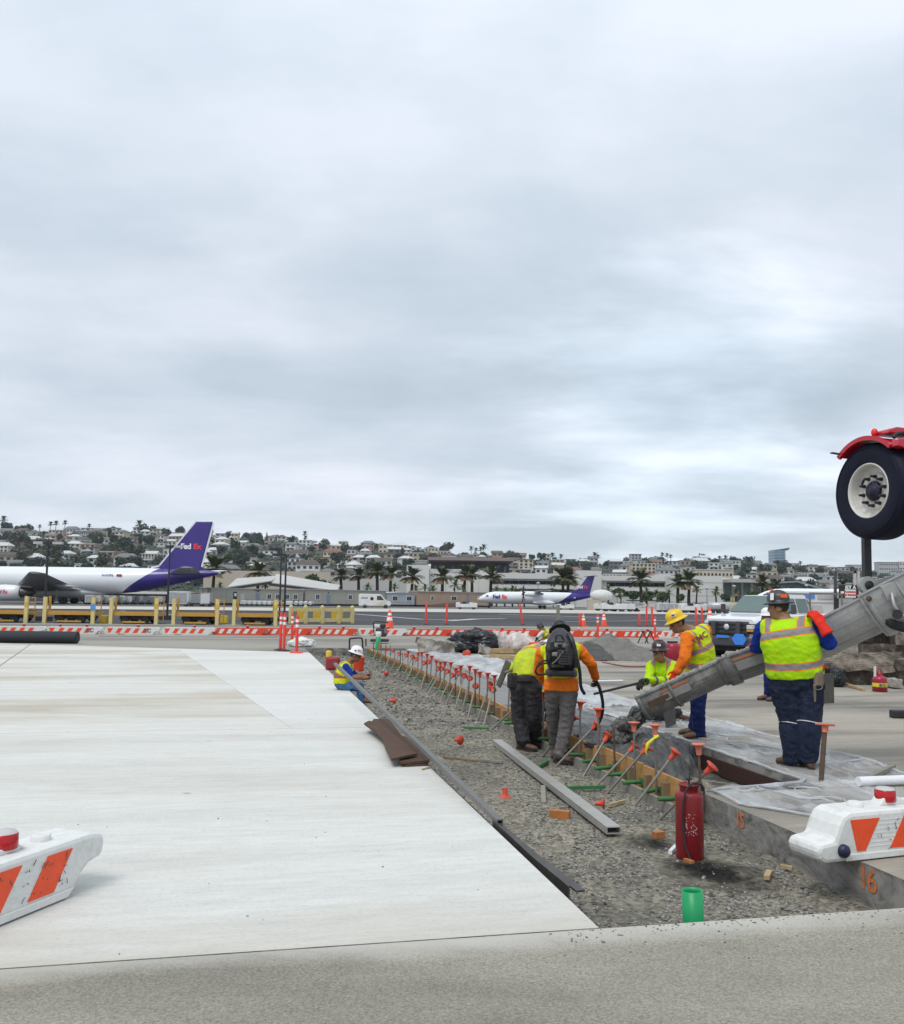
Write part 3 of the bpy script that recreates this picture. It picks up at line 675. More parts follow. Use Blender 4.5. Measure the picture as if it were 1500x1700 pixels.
for i, (sb_, s, z) in enumerate(DS):
 stake('brace_stake', ST(sb_, 1.78+.03*sin(i*2.1), -.30), ST(s, 2.2, z), f'slanted steel brace stake with orange cap, {ordinal(i)} counting away from the red tank', 'slanted brace stakes along the form', 'o', m_greyw if i % 2 else m_steel, .014)
# stray bare pins beyond the trench's far end and the capped stake by the tall man
for i, (px, py0, py1, Y, w_) in enumerate([(607, 1075, 1060, 33, 'just left of the far green pipe'), (745, 1066, 1056, 34.5, 'beside the far concrete chunks'), (753, 1078, 1057, 35, 'between two chunks of concrete'), (689, 1076, 1058, 36, 'leaning near the far stakes'), (695, 1076, 1058, 36.2, 'thin upright pin of the far pair'), (716, 1070, 1060, 36, 'alone behind the far stakes')]):
 a, b = at_y(px, py0, Y), at_y(px+(3 if i == 3 else 0), py1, Y); a.z = -.1
 stake('steel_pin', a, b, f'bare steel pin standing {w_}', 'bare steel pins beyond the pour', '', m_rust, .03)
bs = at_y(1362, 1297, 8.95); tp = at_y(1370, 1203, 8.95); bs.z = -.02
stake('form_stake', bs, tp, 'thick upright stake with flat pink cap through the clear plastic by the tall man', 'upright stakes along the form', '', m_rust, .024)
tcap = tp
o = MB().box((0, 0, 0), (.15, .12, .02)).lathe([(.03, -.07), (.035, 0)], (0, 0, -.005), n=8).build('stake_cap', m_cap_pale, fix=True, bevel=.006); o.location = tp; o.rotation_euler = (.05, .12, .4)
st_ = [x for x in COL.objects if x.get('label', '').startswith('thick upright stake')][0]
o.parent = st_; bpy.context.view_layer.update(); o.location = (0, 0, (tp-bs).length); o.rotation_euler = (.05, .1, .4); o.name = 'cap'
# yellow ribbon on a near stake
rb = MB(); c0 = ST(3.75, 2.09, .40)
rb.tube([c0+Vector((.015, -.01, 0)), c0+Vector((-.03, -.03, -.02)), c0+Vector((-.09, -.04, -.07)), c0+Vector((-.115, -.04, -.15)), c0+Vector((-.10, -.04, -.17))], [.018, .014, .02, .012, .006], n=6)
rb.tube([c0+Vector((.02*cos(a), .02*sin(a), 0)) for a in np.linspace(0, 6.2, 9)], .01, n=6)
tag(rb.build('ribbon', M('yellow_ribbon', (.72, .62, .03), .5), world=True), 'yellow ribbon knotted round a stake at the wet concrete', 'ribbon')
# ---- fresh concrete in the strip, old inner face board
m_fresh = M('fresh_concrete', (.072, .071, .068), .42, var=.32, scale=6, space='World', bump=1.0, bscale=28, col2=(.125, .122, .115), thr=(.5, .62), spec=.6)
m_set = M('placed_concrete', (.20, .195, .18), .6, var=.2, scale=2.5, space='World', bump=.5, bscale=20)
na, nb = 320, 70
P = np.zeros((na, nb, 3))
for i in range(na):
 s = 3.3+6.9*i/(na-1)
 for j in range(nb):
  t = 2.165+1.31*j/(nb-1)
  base = -.25+.02*fbm(s*3, t*3, 2)
  ramp = min(1, max(0, (s-4.05-(t-2.2)*.95-.25*fbm(s*2, t*2.5, 9))/.5)); ramp = ramp*ramp*(3-2*ramp)
  hump = .13*math.exp(-((s-5.5)/1.0)**2-((t-2.75)/.5)**2)
  z = base + ramp*(.235+hump-.02*s*0) + ramp*(.06*fbm(s*4.5, t*4.5, 5)+.03*fbm(s*13, t*13, 8)+.012*fbm(s*34, t*34, 2))
  if s > 7.5: z = min(z, -.035+.01*fbm(s*5, t*5, 4))
  p = ST(s, t); P[i, j] = (p.x, p.y, z)
tag(mo('fresh_concrete', grid_mesh('fresh_concrete', P, m_fresh)), kind='structure')
P = np.zeros((60, 14, 3))
for i in range(60):
 s = 10.0+16.7*i/59
 for j in range(14):
  t = 2.165+1.31*j/13; p = ST(s, t); P[i, j] = (p.x, p.y, -.07+.008*fbm(s*4, t*4, 4))
tag(mo('placed_concrete', grid_mesh('placed_concrete', P, m_set)), kind='structure')
m_keyb = M('dark_red_form_face', (.045, .018, .014), .7, var=.4, scale=18, space='World')
a, b = ST(3.06, 3.43, -.155), ST(6.4, 3.43, -.155)
tag(MB().bar(a, b, .03, .165).build('bulkhead_board', m_keyb), 'dark red-brown bulkhead board under the plastic edge beside the pour', 'board')
# bulkhead end post and board by the red tank
a = ST(3.0, 2.12, -.25); tag(MB().box((0, 0, .13), (.05, .09, .27), rz=HEAD).build('end_post', m_ply, loc=a), 'short orange timber post behind the red tank at the form end', 'post')
# orange sprayed numbers on the slab face
m_spray = M('orange_spray_paint', (.66, .17, .035), .85, var=.5, scale=24, col2=(.30, .16, .09), thr=(.52, .68))
def spray(txt, px, py, h, parent_label):
 d = sight(px, py); k = (2.2 - ((0-O2[0])*ET[0]+(0-O2[1])*ET[1]))/(d.x*ET[0]+d.y*ET[1]); c = Vector((0, 0, CAM_H))+d*k
 ax = Vector((-ES[0], -ES[1], 0)); n_ = Vector((-ET[0], -ET[1], 0)); c = c+n_*.006
 me = text_mesh(txt, h*1.25, .8, .002)
 M4 = Matrix(((ax.x, 0, n_.x, c.x), (ax.y, 0, n_.y, c.y), (0, 1, 0, c.z), (0, 0, 0, 1)))
 me.transform(M4); me.materials.append(m_spray); o = mo('spray_number', me); tag(o, parent_label, 'marking')
spray('15', 1229, 1362, .135, 'orange sprayed number 15 on the slab face nearest the red tank')
spray('16', 1441, 1461, .17, 'orange sprayed number 16 on the slab face under the near white barricade')
# ---- plastic sheets
def plastic(name, alpha, col, rough=.25):
 m = bpy.data.materials.new(name); m.use_nodes = True; t, N, L = nodes_of(m); b = N['Principled BSDF']
 b.inputs['Base Color'].default_value = (*col, 1); b.inputs['Roughness'].default_value = rough
 g = N.new('ShaderNodeNewGeometry'); n = N.new('ShaderNodeTexNoise'); n.inputs['Scale'].default_value = 1.5; n.inputs['Detail'].default_value = 4; n.inputs['Roughness'].default_value = .5; n.inputs['Distortion'].default_value = .8
 ms = N.new('ShaderNodeMapping'); ms.inputs['Scale'].default_value = (1.5, .6, 3); ms.inputs['Rotation'].default_value = (0, 0, .5)
 L.new(g.outputs['Position'], ms.inputs[0]); L.new(ms.outputs[0], n.inputs['Vector'])
 r = N.new('ShaderNodeMapRange'); L.new(n.outputs[0], r.inputs[0]); r.inputs[1].default_value = .35; r.inputs[2].default_value = .68; r.inputs[3].default_value = alpha[0]; r.inputs[4].default_value = alpha[1]
 L.new(r.outputs[0], b.inputs['Alpha']); return m
m_clear = plastic('clear_polythene', (.07, .52), (.78, .80, .83), .08)
m_milky = plastic('milky_polythene', (.40, .85), (.62, .63, .64), .3)
def wrinkle(s, t, k=1.0):
 r1 = abs(noise.noise(Vector((s*.8+t*.9, t*2.6-s*.5, 1.7)))); r2 = abs(noise.noise(Vector((s*1.9-t*.6, t*5.5+s*.8, 4.1)))); r3 = abs(noise.noise(Vector((s*6, t*7, 8.1))))
 return k*(.034*max(0, .11-r1)*8 + .022*max(0, .08-r2)*9 + .0015*(1-r3))
def sheet(name, s0, s1, ns_, tf, nt2, mat, zf, label, cat):
 P = np.zeros((ns_, nt2, 3))
 for i in range(ns_):
  s = s0+(s1-s0)*i/(ns_-1); ta, tb = tf(s)
  for j in range(nt2):
   t = ta+(tb-ta)*j/(nt2-1); ss = s + (.09*fbm(t*2.2, s, 6) if i in (0, ns_-1) else .0)
   p = ST(ss, t); P[i, j] = (p.x, p.y, zf(s, t, j/(nt2-1), i/(ns_-1)))
 o = mo(name, grid_mesh(name, P, mat)); tag(o, label, cat); return o
def lerp(x, xs, ys): return float(np.interp(x, xs, ys))
def near_sheet(s):
 a = lerp(s, [1.75, 2.1, 2.5, 3.1, 3.25, 3.4, 9.6], [2.95, 2.55, 2.26, 2.30, 3.3, 3.44, 3.46]) + .03*fbm(s*3, 1, 2)
 b = lerp(s, [1.75, 2.3, 3.2, 3.5, 4.2, 6.0, 8.0, 9.6], [3.9, 4.6, 4.75, 4.72, 4.88, 4.82, 4.86, 4.8]) + .06*fbm(s*1.7, 3, 2)
 return a, b
def zs(s, t, v_, u_):
 z = .006+wrinkle(s, t)
 if v_ > .9: z += .05*(1-abs(v_-.95)/.05)*(.5+.5*fbm(s*2, 0, 1))
 if u_ < .06: z += .03
 return z
sheet('plastic_sheet', 1.75, 9.6, 210, near_sheet, 80, m_clear, zs, 'wrinkled clear plastic sheet spread under the tall man on the old slab', 'plastic sheet')
SH = [o for o in COL.objects if o.name == 'plastic_sheet'][0]; rf_ = random.Random(31)
for k in range(20):
 s, t = rf_.uniform(2.0, 7.5), rf_.uniform(2.7, 4.7); ds, dt_ = rf_.uniform(-.9, .9), rf_.uniform(-.5, .5); p_ = []
 for q in range(9):
  f = q/8; a, b = near_sheet(s+ds*f); tt = min(max(t+dt_*f+.06*sin(f*5+k), a+.05), b-.05); p_.append(ST(s+ds*f, tt, .014+wrinkle(s+ds*f, tt)))
 MB().tube(p_, [.003+.011*sin(pi*q/8)*rf_.uniform(.7, 1.2) for q in range(9)], n=5).build('fold', m_milky, SH)
for side in (0, 1):
 p_ = [ST(s, near_sheet(s)[side]+(.02 if side == 0 else -.03), .016+.01*noise.noise(Vector((s*5, side, 0)))) for s in np.linspace(1.85, 9.3, 90)]
 MB().tube(p_, [.012+.012*abs(noise.noise(Vector((k*.4, side, 3)))) for k in range(90)], n=6).build('hem', m_milky, SH)
def far_sheet(s): return 3.415, lerp(s, [9.4, 11, 13.5, 19, 22.5, 26], [4.6, 4.75, 4.9, 5.25, 5.0, 4.2]) + .1*fbm(s*1.3, 3, 2)
def zs2(s, t, v_, u_): return (.012+wrinkle(s, t, .9) + .09*max(0, fbm(s*1.1, t*2.2, 3))) if v_ > .05 else -.01
sheet('plastic_sheet', 9.4, 26.2, 240, far_sheet, 44, m_milky, zs2, 'long crumpled white plastic sheet along the far part of the old slab', 'plastic sheet')
P = np.zeros((160, 8, 3))
for i in range(160):
 s = 6.5+19.7*i/159
 for j in range(8):
  k = j/7; p = ST(s, 3.425-.03*fbm(s*2.5, k*2, 1)-.02*k, 0); P[i, j] = (p.x, p.y, .012-.17*k)
tag(mo('plastic_skirt', grid_mesh('plastic_skirt', P, m_milky)), 'white plastic skirt hanging down the old slab edge beside the pour', 'plastic sheet')
m_pvc = M('white_pvc', (.75, .76, .78), .35, var=.06)
a, b = at_y(1424, 1296, 8.7), at_y(1560, 1322, 8.9); a.z = b.z = .055
tag(MB().cyl(a, b, .045, n=14).build('pvc_pipe', m_pvc, world=True), 'white plastic pipe lying on the clear sheet behind the near barricade', 'pipe')
a, b = on_z(1482, 1272, .03), on_z(1440, 1292, .03)
tag(MB().bar(a, b, .05, .04).build('wood_strip', m_greyw, world=True), 'grey wood strip weighing down the corner of the clear sheet', 'wood strip')
# ---- lying tubes and edge forms
m_alu = M('grey_aluminium', (.42, .41, .38), .5, .45, var=.18, scale=3, stretch=(1, 6, 6))
def box_tube(name, a, b, w, h, label, cat, mat=m_alu, wall=.008):
 a, b = Vector(a), Vector(b); d = (b-a).normalized(); sd_ = d.cross(Vector((0, 0, 1))).normalized(); up_ = sd_.cross(d)
 mb = MB(); rings = []
 for p, ins in ((a+d*.25, wall), (a, wall), (a, 0), (b, 0), (b, wall), (b-d*.25, wall)):
  x, y = w/2-ins, h/2-ins; rings.append([p-sd_*x-up_*y, p+sd_*x-up_*y, p+sd_*x+up_*y, p-sd_*x+up_*y])
 mb.loft(rings, smooth=False); return tag(mb.build(name, mat, world=True, fix=False), label, cat)
box_tube('straightedge', ST(7.35, 1.46, -.19), ST(2.66, 1.19, -.20), .125, .06, 'grey aluminium straightedge tube lying across the gravel by the workers\' boots', 'straightedge')
pa, pb = at_y(556, 1102, 15.6), ST(2.15, .06, .03)
box_tube('screed_tube', pa, pb, .05, .04, 'long grey screed tube propped along the new slab edge past the seated worker', 'screed tube', M('dull_grey_tube', (.16, .155, .145), .5, .4, var=.2))
m_dkst = M('dark_form_steel', (.085, .08, .075), .5, .5, var=.3, scale=8)
ef = MB()
ef.bar(ST(2.25, .035, -.02), ST(1.35, .06, -.05), .012, .10).bar(ST(1.35, .06, -.05), ST(.82, .13, -.09), .012, .10)
ef.bar(ST(2.25, .06, .0), ST(1.3, .12, -.03), .05, .012).bar(ST(1.3, .12, -.03), ST(.80, .20, -.07), .06, .012)
tag(ef.build('edge_form', m_dkst, world=True), 'bent dark steel edge form peeling away from the new slab corner', 'edge form')
ef = MB()
for k in range(10):
 s0, s1 = 2.3+k*.7, 2.3+k*.7+.69; ef.bar(ST(s0, .012+.004*sin(k), -.06), ST(s1, .012+.004*sin(k+1), -.06), .012, .11)
tag(ef.build('edge_strip', m_dkst, world=True), 'dark steel edging strip set against the new slab beside the screed tube', 'edging')
# wood debris on the slab edge
m_rotw = M('rotten_wood', (.085, .045, .026), .85, var=.4, scale=5, stretch=(1, 7, 7), grain=.25, gscale=50, bump=.5)
m_raww = M('raw_wood_edge', (.42, .30, .16), .85, var=.3, scale=9)
def board(name, pts, th, label, mat, bend=0.0, ctr=None):
 """ragged board: outline points with heights, thickness th"""
 mb = MB().prism(pts, (0, 0, th)); o = mb.build(name, [mat], world=True); return tag(o, label, 'board', 'broken brown boards on the slab edge')
def g_(px, py, z): return on_z(px, py, z)
board('broken_board', [g_(604, 1203, .10), g_(612, 1199, .10), g_(617, 1200, .10), g_(620, 1196, .10), g_(646, 1196, .10), g_(660, 1216, .07), g_(672, 1232, .07), g_(688, 1251, .075), g_(692, 1254, .075), g_(649, 1263, .075), g_(641, 1246, .07), g_(634, 1228, .07), g_(622, 1216, .085)], .022, 'ragged dark brown board on top of the small pile at the slab edge', m_rotw)
board('broken_board', [g_(655, 1222, .03), g_(672, 1226, .03), g_(690, 1238, .03), g_(714, 1261, .03), g_(712, 1266, .03), g_(664, 1269, .03)], .025, 'second brown board sticking out toward the gravel from under the pile', m_rotw)
board('broken_board', [g_(650, 1240, .002), g_(700, 1250, .002), g_(711, 1271, .002), g_(672, 1273, .002), g_(662, 1262, .002)], .022, 'lowest dark board with pale split edge under the pile', m_rotw)
tag(MB().bar(g_(700, 1277, .01), g_(716, 1273, .01), .012, .012).build('splinter', m_raww, world=True), 'thin wood splinter just below the brown board pile', 'splinter')
# small things on the gravel
def sitz(px, py, z=-.235): return on_z(px, py, z)
def lying_cap(px, py, label, rx=0.0, rz=0.0, sc=1.0):
 o = mo('loose_stopper', cap_m, None, sitz(px, py)+Vector((0, 0, .09*sc if abs(rx) < 2 else .0))); o.rotation_euler = (rx, 0, rz); o.scale = (sc,)*3; tag(o, label, 'safety cap', 'loose safety caps')
lying_cap(838, 1322, 'loose orange cap upside down on gravel between the slab and straightedge', pi, .3)
lying_cap(763, 1240, 'loose red cap on its side on gravel beside the brown boards', 1.5, .8, 1.0)
lying_cap(641, 1124, 'loose red cap at foot of the far brace stakes', 1.6, .2)
lying_cap(653, 1171, 'loose orange cap at the slab edge behind the screed tube', 1.5, 2.2)
lying_cap(1000, 1347, 'loose pink cap by the near end of the straightedge', 1.5, 1.2, .8)
m_block = M('orange_lumber', (.40, .15, .045), .8, var=.2, scale=10)
def stick(px0, py0, px1, py1, w, h, mat, label, name='stick', z=-.225):
 a, b = sitz(px0, py0, z), sitz(px1, py1, z); tag(MB().bar(a, b, w, h).build(name, mat, world=True), label, 'wood scrap' if name != 'loose_pin' else 'pin', 'scraps on the gravel')
stick(913, 1350, 945, 1353, .075, .07, m_block, 'orange-brown block of lumber on gravel left of the straightedge', 'wood_block', -.215)
stick(901, 1306, 902, 1334, .045, .035, m_greyw, 'short pale lath on gravel pointing at the lumber block')
stick(795, 1261, 833, 1265, .03, .025, m_greyw, 'grey stick on gravel in front of the bent worker')
stick(735, 1256, 792, 1263, .02, .02, m_stud, 'long thin dark stick on gravel near the brown boards')
stick(1010, 1336, 1036, 1329, .03, .02, m_raww, 'pale wood splinter on gravel right of the straightedge')
stick(1085, 1386, 1100, 1384, .06, .05, m_block, 'small orange wood scrap left of the red tank', 'wood_block', -.22)
stick(1272, 1457, 1277, 1447, .04, .03, m_raww, 'tan wood chip on gravel below the sprayed 15', 'wood_block')
stick(1295, 1437, 1315, 1440, .03, .02, m_raww, 'thin tan splinter on gravel under the near right barricade tip')
stick(1136, 1427, 1150, 1432, .03, .025, m_block, 'orange splinter at the foot of the red tank')
stick(893, 1273, 908, 1264, .04, .035, m_greenst, 'short green bar on gravel beside the backpack worker\'s boot', 'loose_pin')
stick(941, 1308, 1004, 1306, .035, .035, m_greenst, 'long green bar on gravel under the slanted braces', 'loose_pin')
stick(1112, 1415, 1122, 1405, .03, .03, m_pvc, 'white chip at the foot of the red tank')
stick(700, 1126, 730, 1130, .05, .02, m_stud, 'dark lath near the feet of the far braces')
stick(770, 1208, 812, 1209, .03, .03, m_greenst, 'green bar lying behind the bent worker', 'loose_pin')
# ---- red tank with hose
m_tank = M('worn_red_paint', (.21, .008, .012), .38, var=.2, scale=8, col2=(.19, .012, .014), thr=(.4, .65), grain=.12, gscale=70)
m_tscr = M('scraped_paint', (.55, .52, .5), .6)
tk = thing('sprayer_tank', 'tall dark red metal tank with black hose on the gravel', 'tank', (1.865, 7.17, -.255))
MB().lathe([(.100, 0), (.106, .015), (.106, .47), (.102, .49), (.09, .505), (.078, .51)], n=28).build('body', m_tank, tk)
MB().lathe([(.072, .505), (.072, .545), (.080, .550), (.080, .565), (.072, .568), (.07, .560), (.06, .552)], n=24).build('neck', m_tank, tk)
MB().cyl((0, 0, .55), (0, 0, .60), .008, n=8).cyl((-.025, 0, .60), (.025, 0, .60), .008, n=8).cyl((.0, 0, .60), (.012, 0, .66), .005, n=6).build('pump_rod', m_blackrub, tk)
MB().tube([(.03, -.03, .565), (.085, -.04, .575), (.10, -.05, .545), (.102, -.05, .50)], .008, n=8).build('valve', m_blackrub, tk)
hp = [(.095, -.04, .52), (.07, -.075, .575), (.0, -.10, .585), (-.05, -.115, .54), (-.075, -.115, .44), (-.078, -.11, .3), (-.07, -.12, .17), (-.045, -.14, .06), (-.01, -.17, .012), (.06, -.22, .012), (.14, -.25, .012)]
def smooth_path(p, k=5):
 p = [Vector(q) for q in p]; o_ = []
 for i in range(len(p)-1):
  a = p[max(i-1, 0)]; b = p[i]; c = p[i+1]; d = p[min(i+2, len(p)-1)]
  for j in range(k):
   t = j/k; o_.append(.5*((2*b)+(-a+c)*t+(2*a-5*b+4*c-d)*t*t+(-a+3*b-3*c+d)*t**3))
 return o_+[p[-1]]
MB().tube(smooth_path(hp), .0085, n=8).build('hose', m_blackrub, tk)
sc_ = MB(); rs = random.Random(9)
for k in range(30):
 a = -pi/2+rs.uniform(-.55, .35); z = rs.uniform(.2, .36); L_ = rs.uniform(.004, .016); z2 = z+rs.uniform(-.012, .012)
 p = Vector((.1066*cos(a), .1066*sin(a), z)); q = Vector((.1066*cos(a+L_*8), .1066*sin(a+L_*8), z2)); sc_.bar(p, q, .003, .004, up=(cos(a), sin(a), 0))
sc_.build('scratch', m_tscr, tk)
# ---- green stub pipes
m_gpvc = M('green_pvc', (.012, .32, .11), .38, var=.12, scale=12, spec=.4)
def stub(label, loc, h, r, tilt, ring=None):
 t = thing('stub_pipe', label, 'pipe', loc); t.rotation_euler = tilt
 MB().lathe([(r, 0), (r, h), (r*.93, h), (r*.90, h-.02), (r*.9, .05)], n=28).build('pipe_wall', m_gpvc, t, fix=False)
 if ring: MB().lathe([(r*1.02, h-.16), (r*1.12, h-.1), (r*1.12, h+.02), (r*.95, h+.02)], n=20).build('collar', m_white_pl, t, fix=False)
stub('bright green plastic stub pipe at the near end of the gravel trench', (1.49, 5.66, -.26), .235, .062, (0, -.03, 0))
p = on_z(627, 1077, 0); stub('far green stub pipe with white collar at the head of the trench', (p.x, p.y, -.05), .62, .085, (0, .02, 0), True)
# ---- black pipe on the left
p0, p1 = on_z(-60, 1066), on_z(128, 1068.5); r_ = .21
m_hdpe = M('black_fuzzy_pipe', (.018, .02, .028), .7, var=.5, scale=30, bump=.6, bscale=60)
bp = thing('drain_pipe', 'fat black pipe lying at the far edge of the new slab', 'pipe', (p1.x, p1.y, r_))
d = (p1-p0).normalized()
mb = MB(); pts = [Vector((p0.x, p0.y, r_)).lerp(Vector((p1.x, p1.y, r_)), k/30) for k in range(31)]
mb.tube([q_+Vector((0, 0, .006*sin(i*2.9))) for i, q_ in enumerate(pts)], r_, n=24); mb.build('pipe_wall', m_hdpe, bp, world=True)
MB().cyl(Vector((p1.x, p1.y, r_))+d*.002, Vector((p1.x, p1.y, r_))+d*.02, r_*.86, n=20).build('bore', m_blackrub, bp, world=True)
# ---- delineators, cones, cans
m_del = M('delineator_orange', (.72, .045, .03), .45, var=.12, scale=6)
m_refl = M('reflective_white', (.78, .78, .76), .35)
def post(label, loc, h=1.07, base='b', bands=True, r=.05, tilt=0.0, group='delineator posts'):
 t = thing('delineator_post', label, 'delineator', loc, 0, group); t.rotation_euler = (0, tilt, 0)
 MB().lathe([(.21, 0), (.20, .03), (.10, .045), (.07, .06)], n=8).build('base', m_blackrub if base == 'b' else m_del, t)
 MB().lathe([(r, .05), (r*.96, h-.06), (r*.7, h-.03), (r*.75, h), (0, h+.005)], n=14).build('post', m_del, t)
 if bands:
  for z in (h-.36, h-.20): MB().lathe([(r*1.02, z), (r*1.02, z+.085)], n=14).build('band', m_refl, t)
 MB().tube([(0, -.01, h-.02), (-.03, 0, h+.04), (.03, 0, h+.04), (0, .01, h-.02)], .012, n=6).build('handle', m_del, t)
for px, py, b_, lb in ((465, 1081, 'b', 'darker orange delineator post at the back left of the group of four'), (470, 1081, 'b', 'front orange delineator post beside its twin on a black base'), (484, 1071, 'b', 'orange delineator post standing farthest back in the group of four'), (492, 1084, 'r', 'orange delineator post on a red base nearest the trench')):
 p = on_z(px+(1 if px == 470 else 0), py-(1.5 if px == 465 else 0)); post(lb, (p.x, p.y, 0), 1.20 if px < 480 else 1.15, b_)
for px, py, Y, lb in ((707, 1037, None, 'slim pink-orange post on the taxiway, the nearer to the cone'), (741, 1037, None, 'slim pink-orange post on the taxiway, right one of a pair'), (867, 1037, None, 'leaning orange post on the taxiway in front of the turboprop'), (992, 1063, None, 'orange banded post beside the sand heap'), (1087, 1061, None, 'orange banded post near the black sawhorse'), (962, 1040, None, 'short red post by a small cone on the taxiway'), (1061, 1040, None, 'short red post left of the two tall ones'), (1073, 1039, None, 'tall slim orange post left of its neighbour'), (1082, 1040, None, 'tall orange post close to the yellow hard hat'), (1155, 1041, None, 'orange post just right of the yellow hard hat'), (1165, 1041, None, 'orange post between yellow hat and truck')):
 p = on_z(px, py); h = {867: 1.0, 992: 1.15, 1087: 1.05, 962: .6, 1061: .6}.get(px, .95)
 hh = h*(1.5 if py < 1050 else 1.0); post(lb, (p.x, p.y, 0), hh, 'r' if py > 1050 else 'b', py > 1050, .05 if py > 1050 else .075, -.13 if px == 867 else 0)
p = on_z(926, 1037); tag(MB().box((0, 0, .7), (.25, .12, 1.5)).build('grey_board_post', m_greyw, loc=p), 'weathered grey board standing on the taxiway behind the black hard hat', 'post')
m_cone = M('cone_orange', (.75, .07, .02), .45, var=.1)
def cone(label, loc, h):
 t = thing('traffic_cone', label, 'cone', loc, .4, 'traffic cones')
 MB().box((0, 0, .02), (.42*h/.7, .42*h/.7, .04)).build('base', m_cone, t, bevel=.01)
 MB().lathe([(.16*h/.7, .04), (.035*h/.7, h), (.025, h+.005)], n=16).build('cone', m_cone, t)
 for a, b in ((.45, .62), (.72, .83)):
  rr = lambda k: (.16+(.035-.16)*k)*h/.7*1.03
  MB().lathe([(rr(a), .04+(h-.04)*a), (rr(b), .04+(h-.04)*b)], n=16).build('band', m_refl, t)
def cone_at(px, py, h, lb): p = on_z(px, py); cone(lb, (p.x, p.y, 0), h)
q = on_z(643, 1056.5); cone('large orange cone with white bands behind the small machine', (q.x, q.y+1.2, .25), .95)
cone_at(968, 1040, .9, 'small orange cone beside the short red post'); cone_at(1002, 1040, 1.0, 'orange cone standing alone right of the backpack worker'); 
cone_at(960, 1049, .35, 'tiny white-tipped cone behind the far row'); cone_at(1178, 1042, 1.4, 'yellowish cone left of the truck grille')
# ================================================================== PEOPLE
def cloth(name, col, rough=.85, var=.18, scale=14, bump=.9, bscale=22, col2=None, thr=(.5, .7)):
 return M(name, col, rough, var=var, scale=scale, bump=bump, bscale=bscale, col2=col2, thr=thr, spec=.25)
m_skin = M('skin_tan', (.32, .155, .09), .55, var=.08, scale=20)
m_skin2 = M('skin_brown', (.24, .105, .058), .55, var=.08, scale=20)
m_hair = M('dark_hair', (.018, .013, .010), .7, var=.3, scale=60)
m_boot = M('brown_boot_leather', (.105, .055, .032), .7, var=.3, scale=18, col2=(.17, .12, .085), thr=(.5, .7))
m_sole = M('boot_sole', (.03, .025, .02), .85)
m_jean = cloth('navy_denim', (.013, .019, .044), var=.4, col2=(.028, .037, .066), thr=(.45, .7))
m_jean2 = cloth('royal_denim', (.010, .022, .105), var=.3)
m_jean3 = cloth('mid_blue_denim', (.055, .13, .27), var=.25)
m_gpant = cloth('grey_work_trousers', (.135, .122, .118), var=.2, col2=(.19, .175, .165), thr=(.5, .75))
m_dpant = cloth('charcoal_trousers', (.036, .034, .038), var=.3, col2=(.075, .070, .072), thr=(.5, .75))
m_orsh = cloth('orange_shirt', (.75, .17, .012), var=.12)
m_blsh = cloth('royal_blue_shirt', (.006, .03, .25), var=.15)
m_lish = cloth('lime_shirt', (.43, .68, .012), var=.1)
m_grsh = cloth('grey_shirt', (.14, .125, .12), var=.25, col2=(.22, .205, .2), thr=(.5, .7))
m_whsh = cloth('pale_shirt', (.62, .60, .62), var=.1)
m_rglove = cloth('red_glove', (.72, .035, .018), var=.1)
m_bglove = cloth('black_glove', (.025, .025, .026))
m_pad = cloth('knee_pad', (.022, .03, .062), var=.3)
m_leather = M('tan_tool_leather', (.20, .145, .095), .8, var=.3, scale=12, bump=.4)
